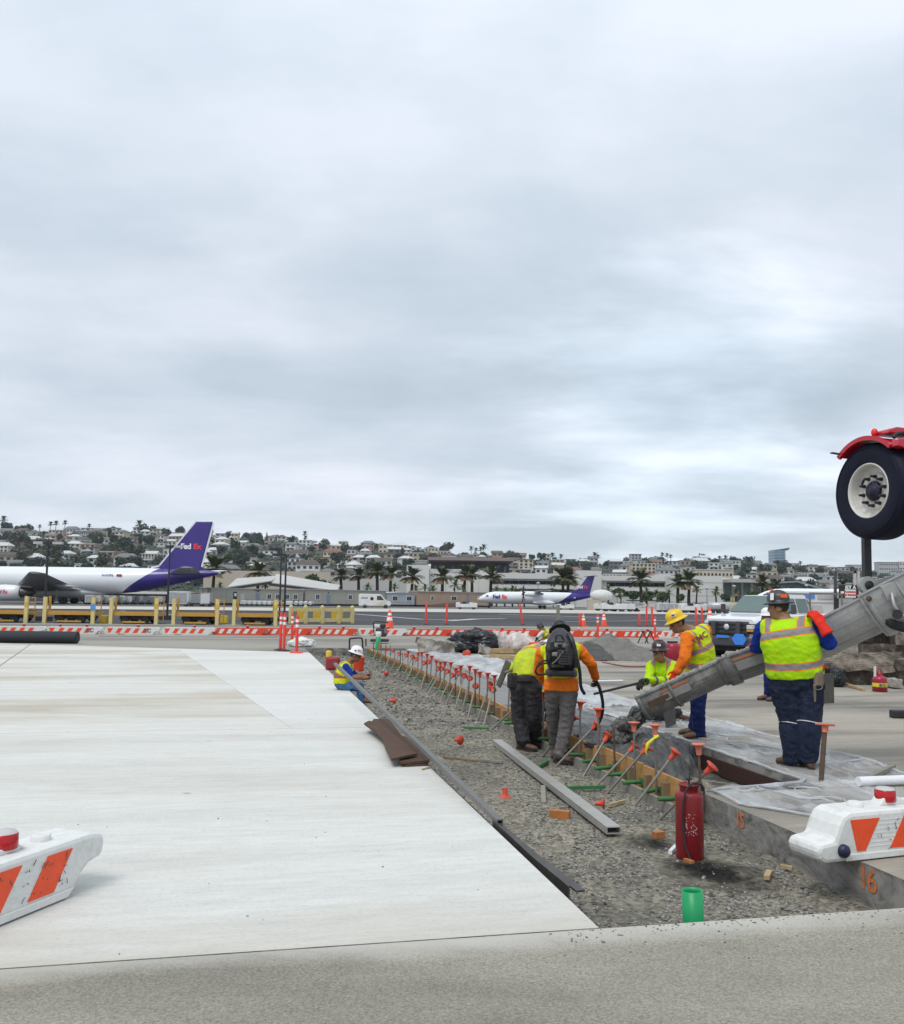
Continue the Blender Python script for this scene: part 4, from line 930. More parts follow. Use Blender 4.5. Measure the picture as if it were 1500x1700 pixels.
def vest_mat(name, base, bands, straps, silver=(.25, .235, .235), orange=(.80, .22, .01), dirty=0.0, yoff=0.0):
 """bands: (z0, z1) round the body; straps: (x0, x1) over the shoulders; coordinates are the wearer's own"""
 m = bpy.data.materials.new(name); m.use_nodes = True; t, N, L = nodes_of(m); b = N['Principled BSDF']; b.inputs['Roughness'].default_value = .7; b.inputs['Specular IOR Level'].default_value = .2
 a = N.new('ShaderNodeAttribute'); a.attribute_name = 'torso'; sp = N.new('ShaderNodeSeparateXYZ'); L.new(a.outputs['Vector'], sp.inputs[0])
 X, Z = sp.outputs[0], sp.outputs[2]
 def math_(op, p, q): 
  n = N.new('ShaderNodeMath'); n.operation = op
  for i, vv in ((0, p), (1, q)):
   if isinstance(vv, (int, float)): n.inputs[i].default_value = vv
   else: L.new(vv, n.inputs[i])
  return n.outputs[0]
 def inside(c, lo, hi): return math_('MULTIPLY', math_('GREATER_THAN', c, lo), math_('LESS_THAN', c, hi))
 def mix(f, p, q):
  x = N.new('ShaderNodeMix'); x.data_type = 'RGBA'; L.new(f, x.inputs[0])
  for i, vv in ((6, p), (7, q)):
   if isinstance(vv, tuple): x.inputs[i].default_value = (*vv, 1)
   else: L.new(vv, x.inputs[i])
  return x.outputs[2]
 n = N.new('ShaderNodeTexNoise'); n.inputs['Scale'].default_value = 7; n.inputs['Detail'].default_value = 5
 c = N.new('ShaderNodeTexCoord'); L.new(c.outputs['Object'], n.inputs['Vector'])
 mr = N.new('ShaderNodeMapRange'); L.new(n.outputs[0], mr.inputs[0]); mr.inputs[1].default_value = .45; mr.inputs[2].default_value = .75; mr.inputs[3].default_value = 0; mr.inputs[4].default_value = .45+dirty
 cur = mix(mr.outputs[0], base, tuple(k*.55+.03 for k in base))
 Xa = math_('ABSOLUTE', X, 0)
 zs_ = max([b_[1] for b_ in bands]) if bands else 0
 for (x0, x1) in straps:
  up_ = math_('GREATER_THAN', Z, zs_-.01)
  cur = mix(math_('MULTIPLY', up_, inside(Xa, x0-.011, x1+.011)), cur, orange); cur = mix(math_('MULTIPLY', up_, inside(Xa, x0, x1)), cur, silver)
 for (z0, z1) in bands:
  cur = mix(inside(Z, z0-.011, z1+.011), cur, orange); cur = mix(inside(Z, z0, z1), cur, silver)
 L.new(cur, b.inputs['Base Color'])
 bn = N.new('ShaderNodeBump'); bn.inputs['Strength'].default_value = .5; bn.inputs['Distance'].default_value = .02
 n2 = N.new('ShaderNodeTexNoise'); n2.inputs['Scale'].default_value = 10; n2.inputs['Detail'].default_value = 4; n2.inputs['Distortion'].default_value = 1.0; L.new(c.outputs['Object'], n2.inputs['Vector']); L.new(n2.outputs[0], bn.inputs['Height']); L.new(bn.outputs[0], b.inputs['Normal'])
 return m
LIME, YEL = (.42, .72, .005), (.55, .68, .008)
def fused(name, mb, mats, prims, voxel=.011, wr=.009, parent=None, org=None, smooth_it=2):
 """melts overlapping shapes into one continuous skin; prims: (a, b, ra, rb, material) decide which cloth each face gets"""
 me = mb.mesh(name, mats, org); o = bpy.data.objects.new(name, me); COL.objects.link(o)
 r = o.modifiers.new('r', 'REMESH'); r.mode = 'VOXEL'; r.voxel_size = voxel; r.use_smooth_shade = True
 s_ = o.modifiers.new('s', 'SMOOTH'); s_.iterations = smooth_it; s_.factor = .5
 dg = bpy.context.evaluated_depsgraph_get(); me2 = bpy.data.meshes.new_from_object(o.evaluated_get(dg)); me2.name = name
 bpy.data.objects.remove(o); bpy.data.meshes.remove(me)
 me2.materials.clear()
 for mm in mats: me2.materials.append(mm)
 if wr:
  nv = len(me2.vertices); co = np.zeros(nv*3); no = np.zeros(nv*3)
  me2.vertices.foreach_get('co', co); me2.vertex_normals.foreach_get('vector', no); co = co.reshape(-1, 3); no = no.reshape(-1, 3)
  k = np.array([noise.noise(Vector((c[0]*11, c[1]*11, c[2]*19)))+.9*max(0, .28-abs(noise.noise(Vector((c[0]*9+c[2]*5, c[1]*9, c[2]*15+3)))))*2.2+.45*noise.noise(Vector((c[0]*28, c[1]*28, c[2]*34+5))) for c in co])
  co += no*(wr*k)[:, None]; me2.vertices.foreach_set('co', co.ravel())
 me2.update(); n = len(me2.polygons); C = np.zeros(n*3); me2.polygons.foreach_get('center', C); C = C.reshape(-1, 3)
 if org is not None: C = C+np.array(org)
 best = np.full(n, 1e9); mi = np.zeros(n, int)
 for (a, b, ra, rb, m) in prims:
  a, b = np.array(a), np.array(b); d = b-a; t = np.clip(((C-a)@d)/max(1e-9, d@d), 0, 1)
  dist = np.linalg.norm(C-(a+t[:, None]*d), axis=1)-(ra+(rb-ra)*t)
  k = dist < best; best[k] = dist[k]; mi[k] = m
 me2.polygons.foreach_set('material_index', mi.astype(np.int32)); me2.polygons.foreach_set('use_smooth', np.ones(n, bool))
 return mo(name, me2, parent)
def capsule(mb, a, b, ra, rb, n=14):
 a, b = Vector(a), Vector(b); d = (b-a); L_ = d.length; d = d/L_ if L_ > 1e-6 else Vector((0, 0, 1))
 prof = [(ra*cos(t), -ra*sin(t)) for t in np.linspace(pi/2*.98, 0, 5)]+[(rb*cos(t), L_+rb*sin(t)) for t in np.linspace(0, pi/2*.98, 5)]
 mb.lathe(prof, a, d, n=n)
def torso_rings(spine, side, front, spec, n=26, off=0.0):
 """spec: (fraction along the spine, half width, half depth, shift forward)"""
 sp_ = [Vector(p) for p in spine]; Ls = [0]
 for i in range(len(sp_)-1): Ls.append(Ls[-1]+(sp_[i+1]-sp_[i]).length)
 def pt(f):
  x = f*Ls[-1]
  for i in range(len(sp_)-1):
   if x <= Ls[i+1] or i == len(sp_)-2:
    k = (x-Ls[i])/(Ls[i+1]-Ls[i]); return sp_[i].lerp(sp_[i+1], k), (sp_[i+1]-sp_[i]).normalized()
 rings = []; loc = []
 for f, hw, hd, sh in spec:
  c, d = pt(f); s_ = (side-d*side.dot(d)).normalized(); fr = s_.cross(d).normalized()
  if fr.dot(front) < 0: fr = -fr
  R = []; Lc = []
  for k in range(n):
   t = 2*pi*k/n; ct, st2 = cos(t), sin(t); e_ = .82
   x = (hw+off)*math.copysign(abs(ct)**e_, ct); y = (hd+off)*math.copysign(abs(st2)**e_, st2)+sh
   R.append(c+s_*x+fr*y); Lc.append((x, y, f*Ls[-1]))
  rings.append(R); loc.append(Lc)
 return rings, loc, Ls[-1]
def hard_hat(parent, c, up, fwd, mat, r=.104, full=True, brim=.036, band=None):
 up = Vector(up).normalized(); fwd = (Vector(fwd)-up*Vector(fwd).dot(up)).normalized(); o_ = parent.location
 c = Vector(c)-o_; sx, sy = 1.12, .94
 h = thing('hard_hat_', None, None) if False else None
 prof = [(r+brim, -.012), (r+brim+.004, -.006), (r+.012, .008), (r+.002, .012), (r, .035), (r*.96, .068), (r*.86, .094), (r*.66, .115), (r*.38, .128), (r*.12, .1325), (0, .133)]
 mb = MB().lathe(prof, c, up, n=30, q=fwd, sx=sx, sy=sy)
 hat = mb.build('hard_hat', mat, parent, fix=False)
 for k in (-1, 0, 1):
  sd_ = up.cross(fwd); pts = []
  for a in np.linspace(.35, pi-.35, 11):
   rr = r*1.0; pts.append(c+fwd*(rr*sx*cos(a))*.98+up*(.012+.122*sin(a)**.9)+sd_*(k*.028))
  MB().tube(pts, .006, n=6).build('ridge', mat, hat)
 MB().lathe([(r*.9, -.03), (r*.9, .0)], c, up, n=20, q=fwd, sx=sx, sy=sy).build('headband', m_blackrub, hat, fix=False)
 return hat
def sticker(hat, c, d, up, w, h, mat, r):
 """small flat label on the hat's side"""
 d = Vector(d).normalized(); up = Vector(up).normalized(); sd_ = up.cross(d).normalized(); o_ = hat.parent.location
 p = Vector(c)-o_+d*r; mb = MB(); mb.bar(p-sd_*w/2, p+sd_*w/2, h, .004, up=d); return mb.build('sticker', mat, hat)
def shoe(parent, ank, toe, z0, sc=1.0):
 """ankle above, toe direction on the ground at z0"""
 a = Vector(ank); d = Vector((toe[0], toe[1], 0)).normalized(); sd_ = Vector((-d.y, d.x, 0)); rings = []
 for x, w, h in ((-.085, .026, .05), (-.075, .040, .085), (-.03, .046, .135), (.03, .048, .115), (.09, .052, .075), (.15, .052, .062), (.19, .040, .05), (.205, .018, .03)):
  R = []
  for k in range(14):
   t = 2*pi*k/14; yy = cos(t)*w*sc; zz_ = (.5+.5*sin(t))*h*sc
   R.append(Vector((a.x, a.y, z0+.012))+d*(x*sc)+sd_*yy+Vector((0, 0, zz_))-parent.location)
  rings.append(R)
 mb = MB().loft(rings); c = Vector((a.x, a.y, z0))-parent.location
 mb.cyl(c+Vector((0, 0, .07)), c+Vector((0, 0, .175)), .052*sc, .056*sc, n=14)
 b = mb.build('boot', m_boot, parent)
 sole = [c+d*(x*sc)+sd_*(y*sc) for x, y in ((-.088, .03), (-.092, 0), (-.088, -.03), (-.03, -.046), (.09, -.055), (.17, -.05), (.21, 0), (.17, .05), (.09, .055), (-.03, .046))]
 MB().prism(sole, (0, 0, .024)).build('sole', m_sole, b)
 return b
def hand(parent, wrist, tip, palm_n, mat, curl=.6, sc=1.0, name='glove', thumb=1):
 """palm, four unequal bent fingers and a thumb"""
 w = Vector(wrist); d = (Vector(tip)-w).normalized(); nrm = Vector(palm_n); nrm = (nrm-d*nrm.dot(d)).normalized(); sd_ = d.cross(nrm)
 mb = MB(); o_ = parent.location
 capsule(mb, w-d*.02, w+d*.02, .030*sc, .034*sc, 10)
 if name == 'glove': mb.cyl(w-d*.075*sc, w, .047*sc, .036*sc, n=12)
 for k in range(4):
  y = (k-1.5)*.021*sc; kn = w+d*(.088-.004*abs(k-1.2))*sc+sd_*y; capsule(mb, w+d*.02+sd_*y*.8, kn, .016*sc, .0115*sc, 8)
  L_ = (.036, .042, .039, .030)[k]*sc; a = curl; p = kn; dd = d
  for q in range(3):
   dd = (d*cos(a*(q+.6))+nrm*sin(a*(q+.6))).normalized(); p2 = p+dd*L_*(1-.18*q); capsule(mb, p, p2, .0105*sc, .0092*sc, 8); p = p2
 th0 = w+d*.025*sc+sd_*thumb*.032*sc; t1 = th0+(d*.7+sd_*thumb*.6+nrm*.35).normalized()*.045*sc; t2 = t1+(d*.8+nrm*.6+sd_*thumb*.05).normalized()*.032*sc
 capsule(mb, w+sd_*thumb*.012, th0, .016*sc, .0145*sc, 8); capsule(mb, th0, t1, .0135*sc, .012*sc, 8); capsule(mb, t1, t2, .012*sc, .010*sc, 8)
 return fused(name, mb, [mat], [], voxel=.0055, wr=0, parent=parent, org=o_, smooth_it=1)
def person(label, P, face, up_head=(0, 0, 1), shirt=m_orsh, pants=m_jean, skin=m_skin, size=1.0, girth=1.0, ground=0.0, hat=None, vest=None, gloves=(None, None), toes=((0, 1), (0, 1)), leg=(.088, .068, .062), arm=(.058, .047, .040), sleeves=True, curl=.7, hat_tilt=None, vest_over=.014, palms=((0, 0, -1), (0, 0, -1)), hat_r=.104, voxel=.011, hem=.0, boots=True, skirt=None, hand_sc=1.1, dpt=1.0):
 """P: joints as sight lines of the photo plus distance, turned into points of the place"""
 J = {k: (at_y(*v) if len(v) == 3 and isinstance(v, tuple) else Vector(v)) for k, v in P.items()}
 base = Vector((J['pel'].x, J['pel'].y, ground)); root = thing('person', label, 'person', base)
 side = (J['shR']-J['shL']).normalized(); face = Vector(face).normalized()
 spine = [J['pel'], J['pel'].lerp(J['neck'], .5)+ (J['mid']-J['pel'].lerp(J['neck'], .5) if 'mid' in J else Vector((0, 0, 0))), J['neck']]
 front = face if abs(face.dot(side)) < .9 else side.cross(Vector((0, 0, 1)))
 if 'front' in P: front = J['front'] if False else Vector(P['front'])
 sw = (J['shR']-J['shL']).length/2; g_ = girth
 spec = [(-.10, .155*g_, .115*g_*dpt, 0), (.0, .165*g_, .125*g_*dpt, 0), (.2, .158*g_, .118*g_*dpt, 0), (.42, .165*g_, .118*g_*dpt, 0), (.62, .175*g_, .122*g_*dpt, 0), (.76, (.178*g_+sw)/2, .115*g_*dpt, 0), (.86, max(sw*.92, .15), .095*g_*dpt, 0), (.94, sw*.62, .07*g_, 0), (1.0, .062, .062, 0)]
 rings, loc, Ls = torso_rings(spine, side, Vector(front), spec)
 mb = MB(); mb.loft(rings)
 pr = [(spine[0], spine[1], .14*g_, .14*g_, 1), (spine[1], spine[2].lerp(spine[1], .38), .14*g_, .12, 1)]
 # hips and legs
 for q in 'LR':
  h, k, a = J['hip'+q], J['kn'+q], J['an'+q]
  capsule(mb, h, k, leg[0]*1.12, leg[1]*1.05); capsule(mb, k, a, leg[1]*1.05, leg[2]); capsule(mb, J['pel'], h, .11*g_, leg[0]*1.12)
  pr += [(h, k, leg[0]*1.12, leg[1], 0), (k, a, leg[1], leg[2], 0), (J['pel'], h, .13*g_, .12, 0)]
  mb.cyl(a+(k-a)*.12, a-(k-a).normalized()*.035, leg[2], leg[2]*1.04, n=14)
 pr.append((J['pel']-(spine[1]-spine[0]).normalized()*.08, J['pel']+(spine[1]-spine[0]).normalized()*hem, .16*g_, .15*g_, 0))
 for q in 'LR':
  s_, e_, h = J['sh'+q], J['el'+q], J['ha'+q]
  capsule(mb, s_, e_, arm[0]*1.15, arm[1]*1.08); capsule(mb, e_, h, arm[1]*1.05, arm[2]*.8 if not sleeves else arm[2])
  capsule(mb, J['neck'].lerp(J['pel'], .14), s_, .07, arm[0]*1.1); pr.append((J['neck'].lerp(J['pel'], .14), s_, .062, arm[0]*1.1, 1))
  if sleeves is True: pr += [(s_, e_, arm[0]*1.1, arm[1], 1), (e_, h, arm[1], arm[2], 1)]
  else:
   m_ = s_.lerp(e_, sleeves if sleeves else .55); pr += [(s_, m_, arm[0]*1.15, arm[0]*1.12, 1), (m_, e_, arm[1], arm[1], 2), (e_, h, arm[1], arm[2]*.8, 2)]
  if gloves[0 if q == 'L' else 1] is None:      # bare hand, part of the body
   i_ = 0 if q == 'L' else 1; d = (h-e_).normalized(); nn_ = Vector(palms[i_]); nn_ = (nn_-d*nn_.dot(d)).normalized(); sd_ = d.cross(nn_)
   capsule(mb, h, h+d*.07, .03, .034, 10); pr.append((h, h+d*.17, .035, .03, 2))
   for k in range(4):
    y = (k-1.5)*.021; p = h+d*.085+sd_*y; p2 = p+(d*.8+nn_*.5).normalized()*.035; p3 = p2+(d*.35+nn_*.9).normalized()*.028; capsule(mb, p, p2, .0115, .0105, 8); capsule(mb, p2, p3, .0105, .0095, 8)
   capsule(mb, h+d*.03+sd_*.03, h+d*.085+sd_*.05+nn_*.02, .014, .0105, 8)
 # head and neck
 hc, u_ = J['head'], Vector(up_head).normalized(); f_ = (face-u_*face.dot(u_)).normalized() if 'hface' not in P else Vector(P['hface']); f_ = (f_-u_*f_.dot(u_)).normalized(); s_ = f_.cross(u_)
 def hp(x, y, z): return hc+s_*x+f_*y+u_*z
 def eball(c, r):
  n = 12; R3 = Matrix((s_, f_, u_)).transposed(); t_ = MB().ball((0, 0, 0), r, n); mb.add([R3 @ Vector(p)+c for p in t_.v], t_.f, 0, True)
 eball(hp(0, -.008, .025), (.076*size, .095*size, .095*size)); eball(hp(0, .025, -.045), (.060*size, .068*size, .075*size)); eball(hp(0, .05, -.085), (.035*size, .035*size, .026*size))
 capsule(mb, hp(0, .095, .012), hp(0, .108, -.022), .010, .015, 8)
 for q in (-1, 1): eball(hp(q*.077, -.012, -.012), (.012, .024, .034)); eball(hp(q*.038, .078, .022), (.024, .014, .012)); eball(hp(q*.04, .062, -.03), (.024, .026, .02))
 eball(hp(0, .088, -.058), (.026, .012, .008)); eball(hp(0, .086, -.070), (.022, .011, .008))
 capsule(mb, J['neck'], hp(0, -.02, -.06), .060*size, .055*size)
 pr += [(hp(0, 0, .03), hp(0, .03, -.07), .095, .075, 2), (J['neck'], hc, .070, .066, 2)]
 body = fused('body', mb, [pants, shirt, skin], pr, voxel=voxel, parent=root, org=base)
 o_ = base
 for q in (-1, 1):
  ey = MB().ball(hp(q*.034, .083, .008)-o_, (.011, .010, .008), 8); ey.build('eye', m_blackrub, root)
 # hair: cap of short hair round the back and sides
 hb = MB(); R3 = Matrix((s_, f_, u_)).transposed(); t_ = MB().ball((0, 0, 0), (.081*size, .092*size, .095*size), 14)
 hb.add([R3 @ Vector(p)+hp(0, -.018, .028)-o_ for p in t_.v], t_.f, 0, True); hb.build('hair', m_hair, root, fix=False)
 if hat:
  u2 = Vector(hat_tilt).normalized() if hat_tilt is not None else u_
  hh = hard_hat(root, hp(0, -.005, .052), u2, f_, hat, r=hat_r)
 else: hh = None
 vo = None
 if vest:
  vspec = [(.03+hem, .168*g_, .125*g_*dpt, 0), (.12+hem, .172*g_, .128*g_*dpt, 0), (.25, .168*g_, .124*g_*dpt, 0), (.42, .17*g_, .122*g_*dpt, 0), (.62, .178*g_, .125*g_*dpt, 0), (.76, (.178*g_+sw)/2, .12*g_*dpt, 0), (.86, max(sw*.93, .15), .10*g_*dpt, 0), (.93, sw*.74, .08*g_, 0), (.985, .075, .075, 0)]
  # finer rings
  fine_ = []
  for i in range(len(vspec)-1):
   for k in range(5):
    t = k/5; fine_.append(tuple(vspec[i][m]+(vspec[i+1][m]-vspec[i][m])*t for m in range(4)))
  fine_.append(vspec[-1])
  vr, vl, _ = torso_rings(spine, side, Vector(front), fine_, n=40, off=vest_over)
  vm = MB().loft(vr)
  for q in 'LR':
   a_ = J['neck'].lerp(J['pel'], .15); b_ = a_.lerp(J['sh'+q], .80); capsule(vm, a_, b_, .074+vest_over, arm[0]*1.1+vest_over+.004)
  vo = fused('vest', vm, [vest], [], voxel=max(.012, voxel), wr=.007, parent=root, org=base, smooth_it=3)
  nv = len(vo.data.vertices); co = np.zeros(nv*3); vo.data.vertices.foreach_get('co', co); co = co.reshape(-1, 3)+np.array(base)
  best = np.full(nv, 1e9); T = np.zeros((nv, 3)); L0 = 0.0
  for i in range(len(spine)-1):
   a_, d = np.array(spine[i]), np.array(spine[i+1]-spine[i]); Ld = np.linalg.norm(d); d = d/Ld; t = (co-a_)@d
   tc_ = np.clip(t, 0 if i else -9, Ld if i < len(spine)-2 else 9); c_ = a_+tc_[:, None]*d; dist = np.linalg.norm(co-c_, axis=1); k = dist < best
   sd_ = np.array((side-Vector(d)*side.dot(Vector(d))).normalized()); x = (co-c_)@sd_
   best[k] = dist[k]; T[k, 0] = x[k]; T[k, 2] = (L0+tc_)[k]; L0 += Ld
  at = vo.data.attributes.new('torso', 'FLOAT_VECTOR', 'POINT'); at.data.foreach_set('vector', T.astype(np.float32).ravel())
 if skirt:
  sk, f0, f1 = skirt; fs_ = [(f0+(f1-f0)*k/8, .172*g_+.012*(1-k/8), .132*g_*dpt+.012*(1-k/8), 0) for k in range(9)]
  sr_, _, _ = torso_rings(spine, side, Vector(front), fs_, n=26, off=.012); fused('shirt_tail', MB().loft(sr_), [sk], [], voxel=max(.012, voxel), wr=.008, parent=root, org=base)
 for i_, q in enumerate('LR'):
  if boots: shoe(root, J['an'+q], toes[i_], ground if 'fz'+q not in P else P['fz'+q])
  if gloves[i_] is not None:
   h, e_ = J['ha'+q], J['el'+q]; d = (h-e_).normalized(); tip = h+d if 'tip'+q not in J else J['tip'+q]
   hand(root, h, tip, palms[i_], gloves[i_], curl, hand_sc, thumb=(1 if q == 'L' else -1))
 return root, J, vo, hh, (hc, s_, f_, u_)
m_hat_black = M('dark_hat_shell', (.035, .036, .040), .38, var=.3, scale=14)
m_hat_yel = M('yellow_hat_shell', (.78, .50, .008), .35, var=.06)
m_hat_br = M('maroon_hat_shell', (.050, .022, .026), .35, var=.2, scale=12)
m_hat_wh = M('white_hat_shell', (.76, .76, .77), .35, var=.06)
m_hat_blk2 = M('black_hat_shell', (.012, .012, .013), .32, var=.2)
m_st_w = M('white_sticker', (.72, .72, .70), .5); m_st_o = M('orange_sticker', (.72, .12, .02), .5); m_st_d = M('dark_print', (.05, .02, .02), .6)
m_txt_red = M('dark_red_print', (.22, .02, .015), .6)
# --- tall heavy man at the chute
v1 = vest_mat('vest_lime_wide_tape', LIME, [(.155, .215), (.455, .520)], [(.145, .20)])
big, J, vo, hh, (hc, hs, hf, hu) = person('tall heavy man in lime vest and dark jeans with knee pads steadying the chute',
 dict(pel=(1321, 1128, 9.66), mid=(1313, 1075, 9.62), neck=(1303, 1027, 9.66), head=(1292, 1009, 9.70), shL=(1268, 1044, 9.84), shR=(1349, 1037, 9.56), elL=(1258, 1072, 10.0), haL=(1246, 1078, 10.22), elR=(1375, 1067, 9.44), haR=(1364, 1038, 9.36), tipR=(1350, 1016, 9.42),
         hipL=(1303, 1138, 9.70), hipR=(1341, 1136, 9.60), knL=(1313, 1197, 9.72), knR=(1343, 1195, 9.58), anL=(1316, 1257, 9.78), anR=(1341, 1255, 9.66), hface=(-.82, .55, -.25)),
 face=(-.30, .95, 0), up_head=(-.06, .05, 1), shirt=m_blsh, pants=m_jean, girth=1.62, dpt=1.02, hat=m_hat_black, vest=v1, gloves=(m_rglove, m_rglove), toes=((-.55, .83), (-.1, .99)), leg=(.150, .118, .100), arm=(.085, .076, .040), palms=((.3, .3, -.6), (-.25, .9, .1)), curl=.75, hem=.045, hat_r=.106, hand_sc=1.38)
bl = big.location
sticker(hh, hc+hu*.10, (-hs*-.55+hf*-.2+hu*.3) if False else (Vector((.25, -.95, .25))), hu, .085, .04, m_st_o, .112)
sticker(hh, hc+hu*.095, Vector((-.75, -.62, .2)), hu, .04, .075, m_st_w, .114)
# knee pad shells and straps worn behind the calves
for q, kx in (('L', 0), ('R', 1)):
 k_, a_ = J['kn'+q], J['an'+q]; pad = MB(); rings = []
 for f, w in ((-.06, .10), (.0, .122), (.2, .128), (.45, .120), (.66, .108), (.86, .10), (.9, .085)):
  c = k_.lerp(a_, f); rings.append([c+Vector((w*cos(t)*1.02, w*sin(t), 0))-bl for t in np.linspace(0, 2*pi, 20, endpoint=False)])
 po = pad.loft(rings).build('knee_pad', m_pad, big)
 MB().tube([k_.lerp(a_, .02)+Vector((.128*cos(t), .128*sin(t), .012*sin(2*t)))-bl for t in np.linspace(0, 2*pi, 22)], .006, n=6).build('strap', m_whsh, po)
# tool belt with trowel, pouch and holster
rg = [[J['pel']+Vector((.272*cos(t)*1.02, .205*sin(t), z+.012*sin(t*3)))-bl for t in np.linspace(0, 2*pi, 32, endpoint=False)] for z in (.055, .065, .115, .118)]
belt = MB().loft(rg, cap=False).build('tool_belt', m_leather, big, fix=True)
c = at_y(1358, 1126, 9.42)-bl
MB().box(c, (.11, .05, .16), rz=.3).build('pouch', m_leather, belt, bevel=.02)
c = at_y(1352, 1150, 9.40)-bl; MB().cyl(c+Vector((0, 0, .09)), c-Vector((0, 0, .09)), .016, .010).build('holster', m_leather, belt)
h0 = at_y(1356, 1140, 9.38)-bl; MB().tube([h0+Vector((.045*cos(t), -.02, .028*sin(t))) for t in np.linspace(0, 6.28, 14)], .006, n=6).build('hook', m_steel, belt)
tp = [at_y(1364, 1118, 9.5), at_y(1381, 1117, 9.6), at_y(1382, 1167, 9.6), at_y(1365, 1168, 9.5)]
trw = tag(MB().prism(tp, (.01, -.012, 0)).build('float_blade', M('worn_magnesium', (.10, .095, .08), .5, .4, var=.3), world=True), 'grey finishing trowel hanging from the tall man\'s tool belt', 'trowel')
MB().tube([at_y(1362, 1118, 9.46)-trw.location, at_y(1366, 1108, 9.46)-trw.location, at_y(1370, 1106, 9.48)-trw.location], .02, n=8).build('handle', M('red_handle', (.30, .02, .015), .5), trw)
trw.name = 'trowel'
# --- man in the yellow hard hat
v2 = vest_mat('vest_yellow_crossed_tape', (.52, .70, .008), [(.13, .185), (.335, .385)], [(.15, .19)])
yh, J, vo, hh, (hc, hs, hf, hu) = person('man in yellow hard hat, orange sleeves and lime vest leaning over the chute',
 dict(pel=(1163, 1124, 11.62), mid=(1162, 1084, 11.6), neck=(1146, 1045, 11.6), head=(1124, 1035, 11.58), shL=(1141, 1060, 11.40), shR=(1170, 1047, 11.80), elL=(1136, 1094, 11.25), haL=(1124, 1114, 11.28), elR=(1172, 1078, 12.05), haR=(1150, 1090, 12.15),
         hipL=(1161, 1134, 11.76), hipR=(1158, 1134, 11.50), knL=(1158, 1178, 11.84), knR=(1158, 1178, 11.52), anL=(1153, 1205, 11.95), anR=(1160, 1214, 11.62), front=(-.75, .62, -.2), hface=(-.88, -.10, -.55)),
 face=(-.75, .62, -.1), up_head=(-.42, .0, .9), shirt=m_orsh, pants=m_jean2, hat=m_hat_yel, vest=v2, gloves=(m_rglove, m_rglove), toes=((-.95, .2), (-.97, -.1)), leg=(.10, .085, .078), arm=(.075, .066, .055), girth=1.22, palms=((-.5, 0, -.8), (-.5, .2, -.8)), hat_r=.106)
tx = Vector((.80, -.56, .20)).normalized(); nrm = Vector((.5, -.84, .22)).normalized()
def on_back(txt, size, px, py, Y, mat, vo, root, slope, bold=.006):
 """letters printed on the vest, draped onto its cloth"""
 c = at_y(px, py, Y)-root.location; d = sight(px, py).normalized()
 ax = Vector((cos(slope), .45, sin(slope))).normalized(); nn = -d; ax = (ax-nn*ax.dot(nn)).normalized(); upv = nn.cross(ax)
 M4 = Matrix(((ax.x, upv.x, nn.x, c.x), (ax.y, upv.y, nn.y, c.y), (ax.z, upv.z, nn.z, c.z), (0, 0, 0, 1)))
 return lettering('letters', txt, size, mat, vo, M4, 1.0, bold, onto=(bvh_of(vo.data), d), off=.006)
on_back('TMC', .10, 1162, 1059, 11.45, m_txt_red, vo, yh, .50, .003)
sticker(hh, hc+hu*.10, Vector((-.35, -.93, .12)), hu, .055, .038, m_st_w, .109); sticker(hh, hc+hu*.10, Vector((-.35, -.93, .12)), hu, .04, .018, m_st_d, .113)
# --- kneeling man with the screed pole
v3 = vest_mat('vest_lime_narrow_tape', LIME, [(.10, .15)], [(.085, .135)])
kn, J, vo, hh, (hc, hs, hf, hu) = person('kneeling man in maroon hard hat and lime long sleeves holding a pole by the pour',
 dict(pel=(1103, 1152, 13.35), mid=(1101, 1125, 13.3), neck=(1099, 1098, 13.25), head=(1094, 1084, 13.15), shL=(1118, 1107, 13.15), shR=(1081, 1105, 13.3), elL=(1110, 1131, 12.95), haL=(1076, 1129, 12.75), elR=(1076, 1128, 13.1), haR=(1066, 1134, 12.75),
         hipL=(1112, 1157, 13.3), hipR=(1094, 1157, 13.4), knL=(1086, 1187, 13.0), knR=(1068, 1187, 13.2), anL=(1124, 1183, 13.35), anR=(1105, 1184, 13.5), front=(-.5, -.85, 0), hface=(-.85, -.5, -.1)),
 face=(-.6, -.8, 0), up_head=(-.05, -.05, 1), shirt=m_lish, pants=m_dpant, hat=m_hat_br, vest=v3, gloves=(m_bglove, m_bglove), toes=((.9, .1), (.9, .1)), leg=(.085, .07, .062), girth=1.02, palms=((-.3, 0, -.9), (-.3, 0, -.9)), arm=(.066, .056, .048))
sticker(hh, hc+hu*.095, Vector((-.25, -.95, .2)), hu, .055, .03, m_st_w, .107)
for q in 'LR':      # grey tape round the sleeves
 for f in (.25, .7):
  a_, b_ = (J['el'+q], J['ha'+q]); c = a_.lerp(b_, f); d = (b_-a_).normalized()
  MB().cyl(c-d*.022-kn.location, c+d*.022-kn.location, .060, .058, n=16, caps=False).build('sleeve_tape', m_grsh, kn)
pole = MB().cyl(at_y(1072, 1131, 12.72), at_y(985, 1152, 12.9), .017, n=10).build('screed_pole', m_blackrub, world=True); tag(pole, 'dark pole held low by the kneeling man over the wet concrete', 'pole')
MB().cyl(Vector((0, 0, 0)), Vector((.02, 0, 0)), .02).mesh('x', m_steel)
tag(MB().cyl(on_z(992, 1131, .05), on_z(1033, 1130, .05), .022, n=10).build('pvc_pipe', m_pvc, world=True), 'short white pipe lying on the old slab behind the backpack worker\'s hose', 'pipe')
ft = [at_y(1099, 1172, 12.6), at_y(1117, 1162, 12.7), at_y(1121, 1202, 12.6), at_y(1105, 1209, 12.5)]
